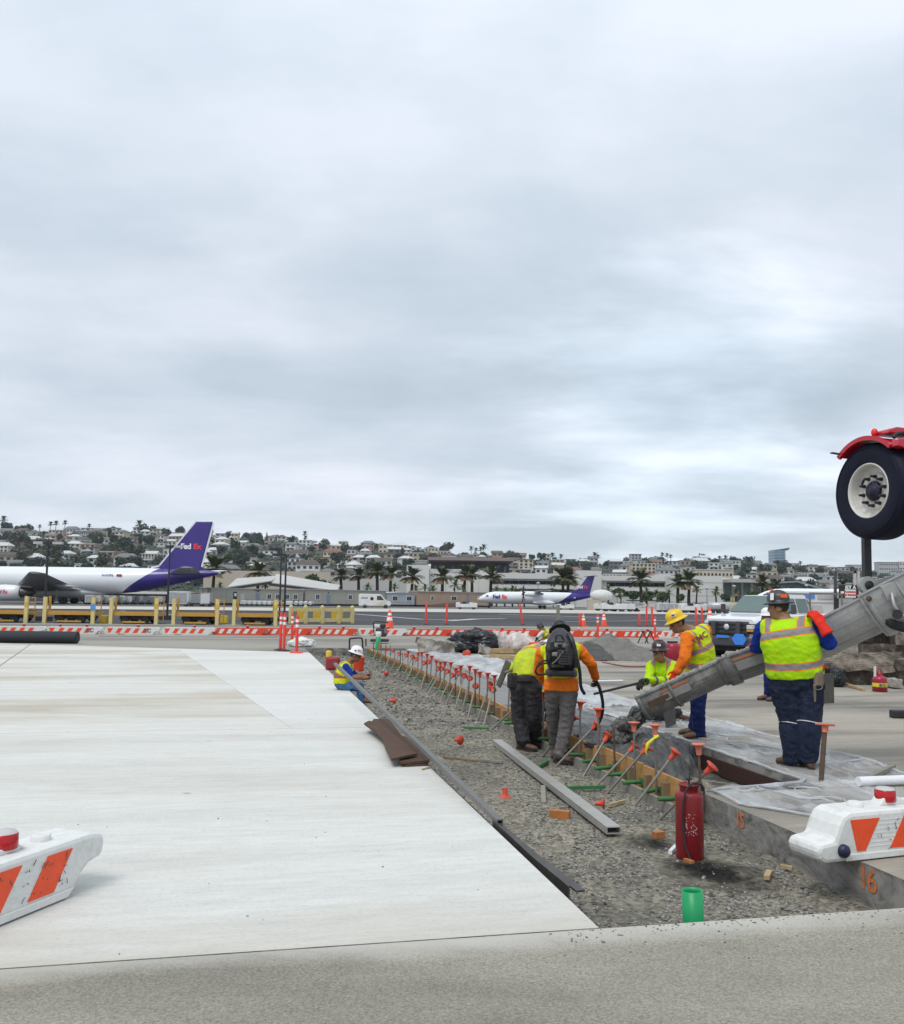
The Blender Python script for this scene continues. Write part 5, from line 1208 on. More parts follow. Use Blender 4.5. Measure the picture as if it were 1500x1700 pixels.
tag(MB().prism(ft, (.012, .012, 0)).build('hand_float', M('dark_float', (.045, .042, .04), .6, var=.3), world=True), 'dark flat hand float standing on edge below the chute', 'hand float')
hd_ = [at_y(1110, 1172, 12.55), at_y(1122, 1165, 12.5), at_y(1128, 1180, 12.5), at_y(1124, 1193, 12.55)]
# --- worker with the vibrator on his back
v4 = vest_mat('vest_yellow_side_tape', (.58, .62, .01), [], [(.115, .165)])
bp_, J, vo, hh, (hc, hs, hf, hu) = person('worker in orange shirt and grey trousers with a black vibrator motor on his back',
 dict(pel=(931, 1142, 11.2), mid=(931, 1108, 11.22), neck=(931, 1066, 11.42), head=(929, 1052, 11.58), shL=(899, 1084, 11.45), shR=(961, 1079, 11.40), elL=(893, 1116, 11.55), haL=(908, 1136, 11.75), elR=(981, 1102, 11.42), haR=(988, 1124, 11.62),
         hipL=(918, 1150, 11.24), hipR=(944, 1150, 11.16), knL=(918, 1194, 11.42), knR=(940, 1198, 11.2), anL=(922, 1236, 11.6), anR=(930, 1251, 11.2), hface=(-.15, .8, -.6)),
 face=(-.1, .99, 0), up_head=(0, .55, .84), shirt=m_orsh, pants=m_gpant, skin=m_skin2, ground=-.245, hat=m_hat_blk2, vest=v4, gloves=(m_bglove, m_bglove), toes=((.5, .86), (.72, -.35)), leg=(.098, .082, .078), arm=(.068, .058, .052), girth=1.12, palms=((0, .3, -1), (-.4, .5, -.4)), hem=.06, skirt=(m_orsh, -.06, .2), hat_r=.106)
b0 = bp_.location
vb = thing('vibrator_pack', 'black backpack concrete vibrator motor carried by the worker in orange', 'vibrator', at_y(932, 1118, 11.02))
vbl = vb.location
def vp(px, py, Y): return at_y(px, py, Y)-vbl
m_blkpl = M('black_motor_plastic', (.02, .02, .022), .38, var=.4, scale=16)
m_dkgr = M('dark_grey_casting', (.05, .05, .052), .5, .3, var=.4, scale=14)
rings = []
for px, py, Y, w, d in ((931, 1112, 11.02, .16, .10), (931, 1098, 10.98, .20, .14), (931, 1080, 10.98, .205, .15), (930, 1066, 11.02, .185, .14), (929, 1056, 11.08, .15, .12), (929, 1048, 11.14, .10, .09), (929, 1044, 11.17, .05, .05)):
 c = vp(px, py, Y); w, d = w*.92, d*.92; rings.append([c+Vector((w*math.copysign(abs(cos(t))**.75, cos(t)), d*math.copysign(abs(sin(t))**.75, sin(t)), .012*sin(t*4+px))) for t in np.linspace(0, 2*pi, 22, endpoint=False)])
MB().loft(rings).build('motor_cover', m_blkpl, vb)
MB().box(vp(931, 1117, 10.98), (.36, .20, .075)).build('base_tray', m_dkgr, vb, bevel=.015)
MB().box(vp(931, 1117, 10.86), (.30, .03, .05)).build('tray_lip', m_blkpl, vb, bevel=.01)
MB().box(vp(934, 1094, 10.86), (.14, .10, .14), rz=.2).build('engine_block', m_dkgr, vb, bevel=.02)
for k in range(5): MB().box(vp(938, 1085+k*4.2, 10.80), (.10, .03, .014)).build('cooling_fin', m_dkgr, vb)
MB().bar(vp(923, 1096, 10.80), vp(935, 1080, 10.80), .014, .014).bar(vp(923, 1096, 10.80), vp(916, 1102, 10.80), .014, .014).build('frame_rail', m_steel, vb)
MB().tube(smooth_path([vp(922, 1068, 10.92), vp(923, 1056, 10.90), vp(930, 1054, 10.88), vp(935, 1062, 10.9), vp(934, 1070, 10.92)]), .012, n=8).build('grab_handle', m_dkgr, vb)
for k_, (px, py, w_, h_, m__) in enumerate(((941, 1077, .06, .10, m_dkgr), (921, 1086, .07, .05, m_steel), (929, 1064, .09, .03, m_dkgr), (945, 1096, .05, .12, m_blkpl), (916, 1072, .05, .11, m_blkpl), (936, 1072, .05, .05, m_steel), (926, 1106, .16, .04, m_blkpl))):
 MB().box(vp(px, py, 10.83), (w_, .06, h_), rz=.15*(k_-3)).build('motor_panel', m__, vb, bevel=.012)
for k_ in range(4): MB().tube(smooth_path([vp(912+k_*3, 1106, 10.88), vp(908+k_*5, 1090-k_*4, 10.84), vp(918+k_*6, 1074, 10.85)]), .007, n=6).build('cable', m_blackrub, vb)
MB().lathe([(.05, 0), (.055, .02), (.055, .04), (.0, .045)], vp(913, 1077, 10.88), (-.3, -1, .2), n=14).build('fuel_cap', m_dkgr, vb)
MB().tube(smooth_path([vp(944, 1052, 10.98), vp(950, 1066, 10.9), vp(955, 1088, 10.9), vp(956, 1108, 10.92)]), .03, n=10).build('air_duct', m_blkpl, vb)
for q in (0, 1): MB().tube(smooth_path([vp(912, 1100-q*4, 10.9), vp(897, 1103-q*4, 10.86), vp(889, 1112, 10.88), vp(893, 1120, 10.95), vp(910, 1118, 10.98)]), .011, n=8).build('throttle_cable', m_blackrub, vb)
MB().tube(smooth_path([vp(958, 1094, 11.0), vp(962, 1115, 11.0), vp(964, 1140, 11.05), vp(970, 1152, 11.1)]), .02, n=8).build('side_strap', m_blackrub, vb)
hz = MB().tube(smooth_path([at_y(986, 1126, 11.62), at_y(994, 1140, 11.65), at_y(1000, 1165, 11.7), at_y(999, 1185, 11.8), at_y(992, 1203, 11.9), at_y(988, 1212, 11.95)]), .021, n=10).build('vibrator_hose', m_blackrub, world=True); tag(hz, 'black vibrator hose running from the orange-sleeved hand down into wet concrete', 'hose')
# --- bent worker at his left
v5 = vest_mat('vest_dirty_yellow', (.50, .58, .03), [(.35, .39)], [(.12, .165)], dirty=.25)
bw, J, vo, hh, (hc, hs, hf, hu) = person('bent worker in dirty yellow vest and charcoal trousers seen from behind',
 dict(pel=(872, 1130, 12.05), mid=(875, 1100, 12.15), neck=(893, 1078, 12.42), head=(905, 1082, 12.65), shL=(876, 1092, 12.45), shR=(899, 1089, 12.22), elL=(853, 1112, 12.4), haL=(858, 1132, 12.55), elR=(908, 1122, 12.4), haR=(912, 1148, 12.7),
         hipL=(862, 1140, 12.08), hipR=(884, 1140, 12.02), knL=(862, 1190, 12.2), knR=(886, 1188, 12.1), anL=(868, 1228, 12.12), anR=(887, 1226, 12.35), hface=(.5, .7, -.6), front=(.4, .8, -.4)),
 face=(.4, .9, -.2), up_head=(.5, .5, .6), shirt=m_grsh, pants=m_dpant, skin=m_skin2, ground=-.245, hat=m_hat_wh, vest=v5, gloves=(m_bglove, m_bglove), toes=((.80, -.45), (.9, .1)), leg=(.112, .10, .092), arm=(.066, .058, .05), girth=1.15, palms=((0, 0, -1), (0, 0, -1)), hem=.0)
c = at_y(853, 1110, 12.35)-bw.location; MB().ball(c, (.075, .08, .085), 12).build('lime_cuff', m_lish, bw)
fl = [at_y(823, 1137, 12.1), at_y(829, 1142, 12.1), at_y(847, 1101, 12.1), at_y(839, 1095, 12.1)]
t_ = MB().prism(fl, (.02, .06, .0)).build('float_blade', M('olive_float', (.13, .125, .095), .55, .2, var=.25), world=True); tag(t_, 'olive flat trowel blade sticking out behind the bent worker', 'trowel'); t_.name = 'trowel'
MB().cyl(at_y(837, 1117, 12.06)-t_.location, at_y(850, 1112, 12.1)-t_.location, .02).build('handle', m_leather, t_)
MB().box(at_y(852, 1130, 12.0)-bw.location, (.16, .10, .20), rz=.4).build('tool_pouch', m_dpant, bw, bevel=.03)
# --- crouching helper glimpsed between the two
v6 = vest_mat('vest_bright_lime_low', LIME, [(.12, .17)], [(.1, .15)])
person('crouching helper in lime vest glimpsed between the two workers',
 dict(pel=(903, 1160, 13.3), mid=(902, 1138, 13.35), neck=(898, 1112, 13.45), head=(896, 1098, 13.5), shL=(882, 1118, 13.5), shR=(916, 1118, 13.4), elL=(880, 1140, 13.6), haL=(890, 1155, 13.7), elR=(920, 1142, 13.5), haR=(910, 1158, 13.7),
         hipL=(895, 1168, 13.3), hipR=(911, 1168, 13.3), knL=(893, 1180, 13.7), knR=(913, 1180, 13.7), anL=(893, 1196, 13.3), anR=(911, 1196, 13.3)),
 face=(0, 1, -.2), shirt=m_lish, pants=m_dpant, hat=m_hat_wh, vest=v6, gloves=(m_bglove, m_bglove), girth=1.0, voxel=.014)
# --- far bending worker
v7 = vest_mat('vest_lime_far', (.50, .66, .01), [(.12, .18), (.32, .38)], [(.09, .15)])
person('far bending worker in black hard hat with pale sleeves near the plastic bundle',
 dict(pel=(914, 1066, 30.3), mid=(911, 1058, 30.3), neck=(903, 1047, 30.2), head=(898, 1042, 30.1), shL=(908, 1051, 30.45), shR=(899, 1050, 30.0), elL=(900, 1060, 30.4), haL=(893, 1066, 30.3), elR=(893, 1056, 29.9), haR=(890, 1062, 29.9),
         hipL=(914, 1070, 30.4), hipR=(914, 1070, 30.15), knL=(911, 1080, 30.4), knR=(912, 1080, 30.1), anL=(913, 1088, 30.4), anR=(914, 1088, 30.1), front=(-.9, -.1, -.4), hface=(-.9, -.2, -.4)),
 face=(-.9, -.2, -.3), up_head=(-.5, 0, .85), shirt=m_whsh, pants=m_jean, hat=m_hat_black, vest=v7, gloves=(m_bglove, m_bglove), toes=((-1, 0), (-1, 0)), girth=1.15, voxel=.02)
# --- white-hatted man behind the tall one
v8 = vest_mat('vest_lime_hidden', LIME, [(.12, .18)], [(.09, .15)])
person('man in white hard hat and jeans mostly hidden behind the tall man',
 dict(pel=(1281, 1094, 16.3), neck=(1278, 1040, 16.3), head=(1273, 1026, 16.25), shL=(1263, 1048, 16.45), shR=(1295, 1048, 16.15), elL=(1264, 1072, 16.5), haL=(1268, 1090, 16.3), elR=(1298, 1072, 16.1), haR=(1290, 1088, 15.9),
         hipL=(1276, 1100, 16.4), hipR=(1287, 1100, 16.2), knL=(1274, 1130, 16.35), knR=(1289, 1130, 16.15), anL=(1274, 1156, 16.4), anR=(1289, 1157, 16.2), hface=(-1, -.2, -.1)),
 face=(-.8, -.6, 0), shirt=m_blsh, pants=m_jean2, hat=m_hat_wh, vest=v8, gloves=(m_bglove, m_bglove), toes=((-.95, -.2), (-.95, -.2)), voxel=.014)
# --- seated worker with a phone
v9 = vest_mat('vest_lime_mauve_tape', (.56, .66, .01), [(.12, .17)], [(.075, .125)], silver=(.22, .13, .10))
se, J, vo, hh, (hc, hs, hf, hu) = person('seated worker in white hard hat and jeans reading a phone on the slab edge',
 dict(pel=(567, 1135, 17.2), mid=(567, 1120, 17.2), neck=(579, 1100, 17.2), head=(590, 1088, 17.18), shL=(574, 1106, 17.42), shR=(574, 1107, 17.0), elL=(592, 1122, 17.4), haL=(606, 1122, 17.2), elR=(585, 1124, 16.95), haR=(605, 1125, 17.0),
         hipL=(570, 1138, 17.3), hipR=(570, 1139, 17.1), knL=(598, 1139, 17.3), knR=(597, 1142, 17.05), anL=(601, 1163, 17.3), anR=(600, 1166, 17.05), front=(.9, 0, -.2), hface=(.93, -.12, -.4)),
 face=(.95, -.1, -.15), up_head=(.3, 0, .95), shirt=m_blsh, pants=m_jean3, skin=m_skin2, hat=m_hat_wh, vest=v9, toes=((1, 0), (1, 0)), sleeves=.75, palms=((0, -.2, 1), (0, .2, 1)), ground=-.245, girth=1.1, leg=(.082, .066, .06))
MB().box(hc+hf*.088+hu*.010-se.location, (.12, .03, .035), mat=Matrix((hs, hf, hu)).transposed()).build('sunglasses', m_blackrub, se, bevel=.008)
sticker(hh, hc+hu*.09, Vector((.45, -.88, .1)), hu, .06, .02, m_st_o, .108); sticker(hh, hc+hu*.09, Vector((-.2, -.95, .1)), hu, .03, .03, M('navy_sticker', (.02, .08, .3), .5), .107)
ph = at_y(614, 1121, 17.08); o = MB().box((0, 0, 0), (.15, .075, .01)).build('phone', m_blackrub, fix=True, bevel=.003); o.location = ph; o.rotation_euler = (0, -.75, 0); tag(o, 'dark phone held in the seated worker\'s hands', 'phone')
# ================================================================== CHUTE, MIXER AXLE, RUBBLE, TRUCKS, HEAPS
m_chute = M('worn_chute_steel', (.40, .40, .39), .42, .4, var=.12, scale=4, col2=(.31, .305, .295), thr=(.5, .75), stretch=(1, 1, 1), grain=.1, gscale=40)
m_chute2 = M('cement_crusted_steel', (.20, .195, .185), .6, .3, var=.25, scale=6, col2=(.31, .30, .28), thr=(.5, .7), bump=.4, grain=.15, gscale=50)
m_crust = M('cement_crust', (.30, .295, .28), .9, var=.25, scale=14, bump=.8, bscale=40)
m_rib = M('bright_chute_rib', (.40, .40, .385), .45, .4, var=.15, scale=5)
m_lbl = M('grey_label', (.30, .29, .28), .6, var=.2, scale=20); m_lblo = M('orange_label', (.38, .12, .04), .6)
def trough(p, q, r0, r1, n=16, thick=.008, open_=.42):
 """half pipe open at the top, from p to q"""
 p, q = Vector(p), Vector(q); d = (q-p).normalized(); sd_ = d.cross(Vector((0, 0, 1))).normalized(); up = sd_.cross(d)
 rings = []
 def arc(c, r):
  a = np.linspace(pi+open_*-0+.0, 2*pi, n); return [c+sd_*(r*cos(t))+up*(r*sin(t)) for t in a]
 vs = []; fs = []
 for c, r in ((p, r0), (q, r1)):
  o_, i_ = arc(c, r), arc(c, r-thick); o_ = [c+sd_*r+up*0*0 if False else x for x in o_]
  vs += [o_[0]+up*r*open_*.55]+o_+[o_[-1]+up*r*open_*.55]+[i_[-1]+up*r*open_*.55]+i_[::-1]+[i_[0]+up*r*open_*.55]
 m = len(vs)//2
 for k in range(m): fs.append((k, (k+1) % m, m+(k+1) % m, m+k))
 fs += [tuple(range(m-1, -1, -1)), tuple(range(m, 2*m))]
 return vs, fs, d, sd_, up
CH = thing('concrete_chute', 'long grey steel concrete chute sloping down to the pour past the tall man', 'chute', at_y(1072, 1175, 10.75))
co_ = CH.location
P0, P1, P2, P3, P4 = at_y(1062, 1163, 10.80), at_y(1206, 1099, 10.45), at_y(1338, 1054, 10.10), at_y(1447, 1000, 9.75), at_y(1590, 930, 9.3)
def section(name, p, q, r0, r1, mat, lip=True):
 vs, fs, d, sd_, up = trough(p, q, r0, r1)
 o = MB().add(vs, fs, 0, False).build(name, mat, CH, world=True)
 if lip:
  for s_ in (-1, 1):
   a, b = p+sd_*s_*(r0+.008)+up*r0*.23, q+sd_*s_*(r1+.008)+up*r1*.23
   MB().bar(a, b, .028, .022, up=up).build('rim', m_rib if mat is m_chute else m_chute2, CH, world=True)
 return d, sd_, up
def collar(c, d, sd_, up, r, w, mat, n=18):
 vs = []; fs = []
 for x in (-w/2, w/2):
  for rr in (r-.012, r+.006):
   for t in np.linspace(pi-.15, 2*pi+.15, n): vs.append(c+d*x+sd_*(rr*cos(t))+up*(rr*sin(t)))
 A, B, C_, D = 0, n, 2*n, 3*n
 for k in range(n-1): fs += [(A+k, A+k+1, C_+k+1, C_+k), (B+k, D+k, D+k+1, B+k+1), (A+k, B+k, B+k+1, A+k+1), (C_+k, C_+k+1, D+k+1, D+k)]
 MB().add(vs, fs, 0, True).build('collar', mat, CH, world=True)
d, sd_, up = section('lower_section', P0, P1, .232, .225, m_chute2)
collar(P0+d*.03, d, sd_, up, .248, .05, m_chute2); collar(P1-d*.06, d, sd_, up, .237, .10, m_chute2); collar(P0+d*.42, d, sd_, up, .244, .035, m_chute2)
face = (-sd_ if sd_.y > 0 else sd_)
def plate(c, d, upv, w, h, mat, nm):
 MB().bar(c-d*w/2, c+d*w/2, .006, h, up=upv).build(nm, mat, CH, world=True)
def on_side(p, q, r, f, ang): 
 dd = (q-p).normalized(); c = p.lerp(q, f); n_ = (face*cos(ang)-up*sin(ang)).normalized(); return c+n_*(r+.004), dd, (up*cos(ang)+face*sin(ang)).normalized()
c, dd, uu = on_side(P0, P1, .232, .43, .30); plate(c, dd, uu, .32, .09, m_lbl, 'label'); c, dd, uu = on_side(P0, P1, .232, .43, .02); plate(c, dd, uu, .34, .022, m_lblo, 'label_stripe')
c, dd, uu = on_side(P0, P1, .233, .22, .35); plate(c, dd, uu, .26, .08, m_rust, 'rust_patch')
d2, sd2, up2 = section('middle_section', P1-(P2-P1).normalized()*.05, P2, .252, .252, m_chute2)
collar(P1+d2*.03, d2, sd2, up2, .268, .12, m_chute2); collar(P1+d2*.45, d2, sd2, up2, .266, .05, m_chute2)
c, dd, uu = on_side(P1, P2, .254, .30, .30); plate(c, dd, uu, .36, .10, m_lbl, 'label'); c, dd, uu = on_side(P1, P2, .254, .30, -.02); plate(c, dd, uu, .38, .025, m_lblo, 'label_stripe')
d3, sd3, up3 = section('upper_section', P2-(P3-P2).normalized()*.10, P3, .30, .325, m_chute)
d4, sd4, up4 = section('hopper_section', P3-(P4-P3).normalized()*.04, P4, .385, .43, m_chute)
collar(P3+d4*.02, d4, sd4, up4, .39, .07, m_chute); collar(P3+d4*.35, d4, sd4, up4, .40, .03, m_rib)
for k in range(0, 9, 2):      # pressed flutes along the upper section
 a = pi+.18+k*.33; MB().bar(P2+sd3*(.302*cos(a))+up3*(.302*sin(a)), P3+sd3*(.327*cos(a))+up3*(.327*sin(a)), .02, .006, up=sd3*cos(a)+up3*sin(a)).build('flute', m_rib, CH, world=True)
hole = at_y(1441, 994, 9.38); MB().lathe([(.03, 0), (.03, .012), (0, .013)], hole, (0, -1, .1), n=12).build('bolt', m_rust, CH, world=True)
# crust of concrete along the rim and the flow inside
rr_ = random.Random(5); crs = MB()
for (p, q, s_, r, sdv, upv) in ((P0, P1, -1, .240, sd_, up), (P0, P1, 1, .240, sd_, up), (P1, P2, 1, .262, sd2, up2), (P1, P2, -1, .262, sd2, up2)):
 pts = []; rad = []
 for k in range(80):
  f = k/79; pts.append(p.lerp(q, f)+sdv*s_*(r-.012+.014*noise.noise(Vector((f*30, s_, 1))))+upv*(r*.24+.012*noise.noise(Vector((f*44, s_, 5))))); rad.append(max(.004, .017+.030*noise.noise(Vector((f*26, s_*3, 9)))+.012*noise.noise(Vector((f*70, 2, s_)))))
 crs.tube(pts, rad, n=7)
tag(crs.build('cement_crust', m_crust, CH, world=True), kind='stuff')
fl = [];
for i in range(30):
 f = i/29; c = P0.lerp(P1, f); fl.append([tuple(c+sd_*(.22*(j/8-.5)*2)+up*(-.06+.03*fbm(f*9, j*.7, 2))) for j in range(9)])
fo = grid_mesh('flowing_concrete', np.array(fl), m_fresh); o = mo('flowing_concrete', fo, CH); o.data.transform(Matrix.Translation(-co_))
bm = bmesh.new()
for k in range(9):
 m4 = Matrix.Translation(P0-d*(.02+.03*k)+Vector((.05*sin(k*2.2)-.02*k, .06*cos(k*1.7), -.14-.035*k))) @ Matrix.Diagonal((.10+.012*k, .10, .07, 1)); bmesh.ops.create_icosphere(bm, subdivisions=4, radius=1, matrix=m4)
for v_ in bm.verts: v_.co += v_.co.normalized()*0+Vector((noise.noise(v_.co*9), noise.noise(v_.co*9+Vector((5, 0, 0))), noise.noise(v_.co*9+Vector((0, 7, 0)))))*.06+Vector((noise.noise(v_.co*26), noise.noise(v_.co*26+Vector((5, 0, 0))), noise.noise(v_.co*26+Vector((0, 7, 0)))))*.03
me = bpy.data.meshes.new('falling_concrete'); bm.to_mesh(me); bm.free(); me.materials.append(m_fresh)
tag(mo('falling_concrete', me), kind='stuff', label='dark wet concrete dropping from the chute mouth')
# pivot eye and arm to the strut
m_blkst = M('black_strut_paint', (.030, .030, .032), .5, .2, var=.25, scale=8)
pe = at_y(1439, 972, 9.55)
MB().lathe([(.035, -.03), (.095, -.03), (.095, .03), (.035, .03)], pe, (.1, -1, .1), n=22, smooth=False).build('pivot_eye', m_rib, CH, world=True, fix=True)
MB().lathe([(.045, -.05), (.045, .05), (0, .05)], pe, (.1, -1, .1), n=14).build('pivot_pin', m_blackrub, CH, world=True)
MB().bar(pe+Vector((-.03, 0, -.06)), P3+up3*.12+sd3*-.33, .05, .14).build('pivot_bracket', m_chute, CH, world=True)
MB().bar(pe+Vector((.05, 0, .02)), at_y(1500, 955, 9.5), .05, .05).build('pivot_bracket', m_chute, CH, world=True)
MB().tube(smooth_path([at_y(1480, 985, 9.25), at_y(1484, 1005, 9.2), at_y(1495, 1020, 9.2), at_y(1510, 1026, 9.2)]), .018, n=8).build('brace_hoop', m_rib, CH, world=True)
MB().box(at_y(1482, 978, 9.28), (.22, .03, .16), mat=Matrix.Rotation(-.45, 3, 'Y')).build('reinforcing_plate', m_rib, CH, world=True, bevel=.006)
MB().tube(smooth_path([at_y(1470, 1026, 9.45), at_y(1482, 1036, 9.4), at_y(1500, 1042, 9.4)]), .05, n=10).build('hydraulic_hose', m_blackrub, CH, world=True)
MB().cyl(at_y(1489, 1020, 9.3), at_y(1489, 1020, 9.1), .05, n=12).build('pivot_pin', m_blackrub, CH, world=True)
# ---- raised booster axle of the mixer truck
m_tyre = M('clean_black_tyre', (.005, .0065, .018), .6, var=.3, scale=7, bump=.15, bscale=40, spec=.22)
m_rim = M('grey_painted_rim', (.62, .60, .56), .42, var=.1, scale=9, col2=(.47, .44, .38), thr=(.55, .8))
m_redp = M('red_fender_paint', (.50, .012, .030), .22, var=.06, coat=.4)
m_nut = M('dark_lug_nut', (.055, .045, .042), .45, .5, var=.3, scale=30)
AX = thing('mixer_truck', 'raised rear booster wheel of a mixer truck with red mudguard over the chute', 'mixer truck', at_y(1439, 985, 9.75))
ao = AX.location
wc = at_y(1458, 816, 9.35); wax = Vector((-.955, -.29, .02)).normalized()      # outward face of the wheel
R_ = .505
prof = [(.285, -.135), (.32, -.15), (.42, -.155), (.475, -.14), (.500, -.115), (R_, -.08), (R_, .08), (.500, .115), (.475, .14), (.42, .155), (.32, .15), (.285, .135)]
ty = MB().lathe(prof, (0, 0, 0), (0, 0, 1), n=64, cap=False)
Rw = wax.to_track_quat('Z', 'Y').to_matrix()
def wheelpart(mb, name, mat, parent=AX, fix=True):
 mb.v = [tuple(Rw @ Vector(p)+wc) for p in mb.v]; return mb.build(name, mat, AX, world=True, fix=fix) if parent is AX else None
# inner tyre of the dual stands behind
tyo = wheelpart(ty, 'tyre', m_tyre)
gr = MB()
for k in (-1, 0, 1): gr.lathe([(R_+.001, k*.045-.007), (R_-.012, k*.045-.004), (R_-.012, k*.045+.004), (R_+.001, k*.045+.007)], n=64)
rimb = MB().lathe([(.283, .05), (.29, .135), (.283, .145), (.272, .14), (.268, .10), (.262, .045), (.24, .02), (.19, .012), (.165, .022), (.19, .024), (.185, .05), (.105, .053), (.105, .02), (.0, .02)], n=56, cap=False)
rimo = wheelpart(rimb, 'rim', m_rim, fix=False)
wheelpart(MB().lathe([(.104, .02), (.104, .07), (.088, .09), (.06, .095), (.055, .11), (0, .11)], n=24), 'hub', M('navy_black_hub', (.015, .017, .035), .4, .3, var=.3, scale=30))
for k in range(10):
 a = 2*pi*k/10+.2; c = (.152*cos(a), .152*sin(a), 0); wheelpart(MB().cyl((c[0], c[1], .02), (c[0], c[1], .07), .025, .021, n=6).cyl((c[0], c[1], .06), (c[0], c[1], .115), .014, n=8), 'lug_nut', m_nut)
for a in (-.55, 2.6): 
 c = Vector((.222*cos(a), .222*sin(a), .0205)); wheelpart(MB().lathe([(.034, -.002), (.034, .006), (0, .0065)], c, (0, 0, 1), n=16), 'hand_hole', m_blackrub)
# tyre sidewall ring and axle beam
wheelpart(MB().lathe([(.455, .1475), (.452, .155), (.446, .1555), (.444, .149)], n=64, cap=False), 'sidewall_ring', m_tyre, fix=False)
w_in = wc-wax*.36; rgt = Vector((.785, -.62, 0))
tyb = MB().lathe(prof, (0, 0, 0), (0, 0, 1), n=64, cap=False); tyb.v = [tuple(Rw @ Vector(p)+wc-wax*.9) for p in tyb.v]; tyb.build('tyre', m_tyre, AX, world=True)
MB().cyl(wc-wax*.05, wc-wax*1.4, .07, n=16).build('axle_beam', m_blkst, AX, world=True)
# mudguard: an arched red sheet hugging the tyre top, with flat shelf running inboard
tang = Vector((wax.y, -wax.x, 0)).normalized(); tang = tang if tang.x > 0 else -tang      # along the tyre, to the right
def fender(r, a0, a1, w0, w1, th, name, mat, n=18):
 V, F = [], []
 for k in range(n+1):
  a = a0+(a1-a0)*k/n
  for rr in (r, r+th):
   for w_ in (w0, w1): V.append(wc+tang*(rr*cos(a))+Vector((0, 0, 1))*(rr*sin(a))+wax*w_)
 for k in range(n):
  b = k*4; F += [(b, b+4, b+5, b+1), (b+2, b+3, b+7, b+6), (b, b+2, b+6, b+4), (b+1, b+5, b+7, b+3)]
 F += [(0, 1, 3, 2), (n*4, n*4+2, n*4+3, n*4+1)]
 return MB().add(V, F, 0, False).build(name, mat, AX, world=True)
fender(.535, radians(48), radians(133), -1.05, .17, .02, 'mudguard', m_redp)
fender(.522, radians(48), radians(134), .15, .185, .045, 'mudguard_edge', m_redp)
up_ = Vector((0, 0, 1)); inb = -wax
e0 = wc+tang*(.535*cos(radians(48)))+up_*(.535*sin(radians(48)))+wax*.17
sh = [e0, e0+inb*.10-up_*.015, e0+inb*.22+up_*.035, e0+inb*1.6+up_*.03, e0+inb*1.6+up_*.10, e0+inb*.2+up_*.11, e0+inb*.02+up_*.07]
MB().prism(sh, tuple(tang*.10)).build('mudguard_shelf', m_redp, AX, world=True, bevel=.008)
c_ = wc+up_*.565+tang*.05+wax*.10
MB().prism([c_, c_+inb*.5, c_+inb*.5+up_*.07, c_+inb*.12+up_*.075, c_+inb*.02+up_*.045], tuple(tang*.22)).build('lamp_housing', m_redp, AX, world=True, bevel=.015)
MB().ball(c_+up_*.03+wax*.02+tang*.05, (.035, .035, .045), 12).build('marker_lamp', M('bright_red_lamp', (.75, .02, .02), .15), AX, world=True)
MB().tube(smooth_path([e0+up_*.10+inb*.05, e0+up_*.15+inb*.12, e0+up_*.165+inb*.4, e0+up_*.16+inb*1.5]), .02, n=8).build('black_trim', m_blackrub, AX, world=True)
MB().bar(wc-tang*.36+up_*.43+wax*.10, wc-tang*.36+up_*.44+wax*.28, .04, .012).build('flap_bracket', m_blackrub, AX, world=True)
MB().bar(at_y(1439, 985, 9.65), at_y(1437, 880, 9.75), .075, .075, up=(0, 1, 0)).build('support_strut', m_blkst, AX, world=True)
MB().bar(at_y(1560, 760, 9.6), at_y(1475, 812, 9.75), .14, .14).build('axle_arm', m_redp, AX, world=True)
# ---- broken concrete slabs piled behind
m_rub = M('broken_concrete', (.26, .225, .185), .9, var=.3, scale=5, col2=(.15, .115, .09), thr=(.48, .62), bump=1.0, bscale=22, grain=.2, gscale=45)
m_rub2 = M('broken_concrete_pale', (.36, .335, .295), .9, var=.25, scale=4, col2=(.22, .19, .155), thr=(.5, .65), bump=1.0, bscale=20, grain=.2, gscale=45)
m_rubd = M('broken_concrete_dark', (.085, .068, .058), .9, var=.4, scale=5, col2=(.20, .17, .14), thr=(.52, .66), bump=1.0, bscale=20, grain=.25, gscale=45)
def chunk(name, c, dims, rot, mat, label, seed, amp=.05, cat='rubble', group='broken concrete slabs', n=(14, 9, 5)):
 bm = bmesh.new(); bmesh.ops.create_cube(bm, size=1)
 bmesh.ops.subdivide_edges(bm, edges=bm.edges[:], cuts=9, use_grid_fill=True)
 for v_ in bm.verts:
  p = Vector((v_.co.x*dims[0], v_.co.y*dims[1], v_.co.z*dims[2])); flat = abs(v_.co.z) > .499 and abs(v_.co.x) < .45 and abs(v_.co.y) < .45
  f = (.18 if flat else 1.0)*amp*min(1, dims[2]*4)
  v_.co = p+Vector((noise.noise(p*2.2+Vector((seed, 0, 0)))+.6*noise.noise(p*6+Vector((seed, 3, 0))), noise.noise(p*2.2+Vector((0, seed, 7)))+.6*noise.noise(p*6+Vector((2, seed, 0))), .6*noise.noise(p*2.5+Vector((4, 0, seed)))+.4*noise.noise(p*7+Vector((4, 9, seed)))))*f*1.6
 me = bpy.data.meshes.new(name); bm.to_mesh(me); bm.free(); me.materials.append(mat)
 o = mo(name, me); o.location = c; o.rotation_euler = rot; return tag(o, label, cat, group)
def slab_px(x0, x1, y0, y1, Y, dep, mat, label, seed, amp=.05, rot=(0, 0, 0)):
 a, b = at_y((x0+x1)/2, y0, Y), at_y((x0+x1)/2, y1, Y); w = (at_y(x1, y1, Y)-at_y(x0, y1, Y)).x
 chunk('concrete_slab_chunk', ((a+b)/2)+Vector((0, dep/2, 0)), (w, dep, (a-b).z), rot, mat, label, seed, amp)
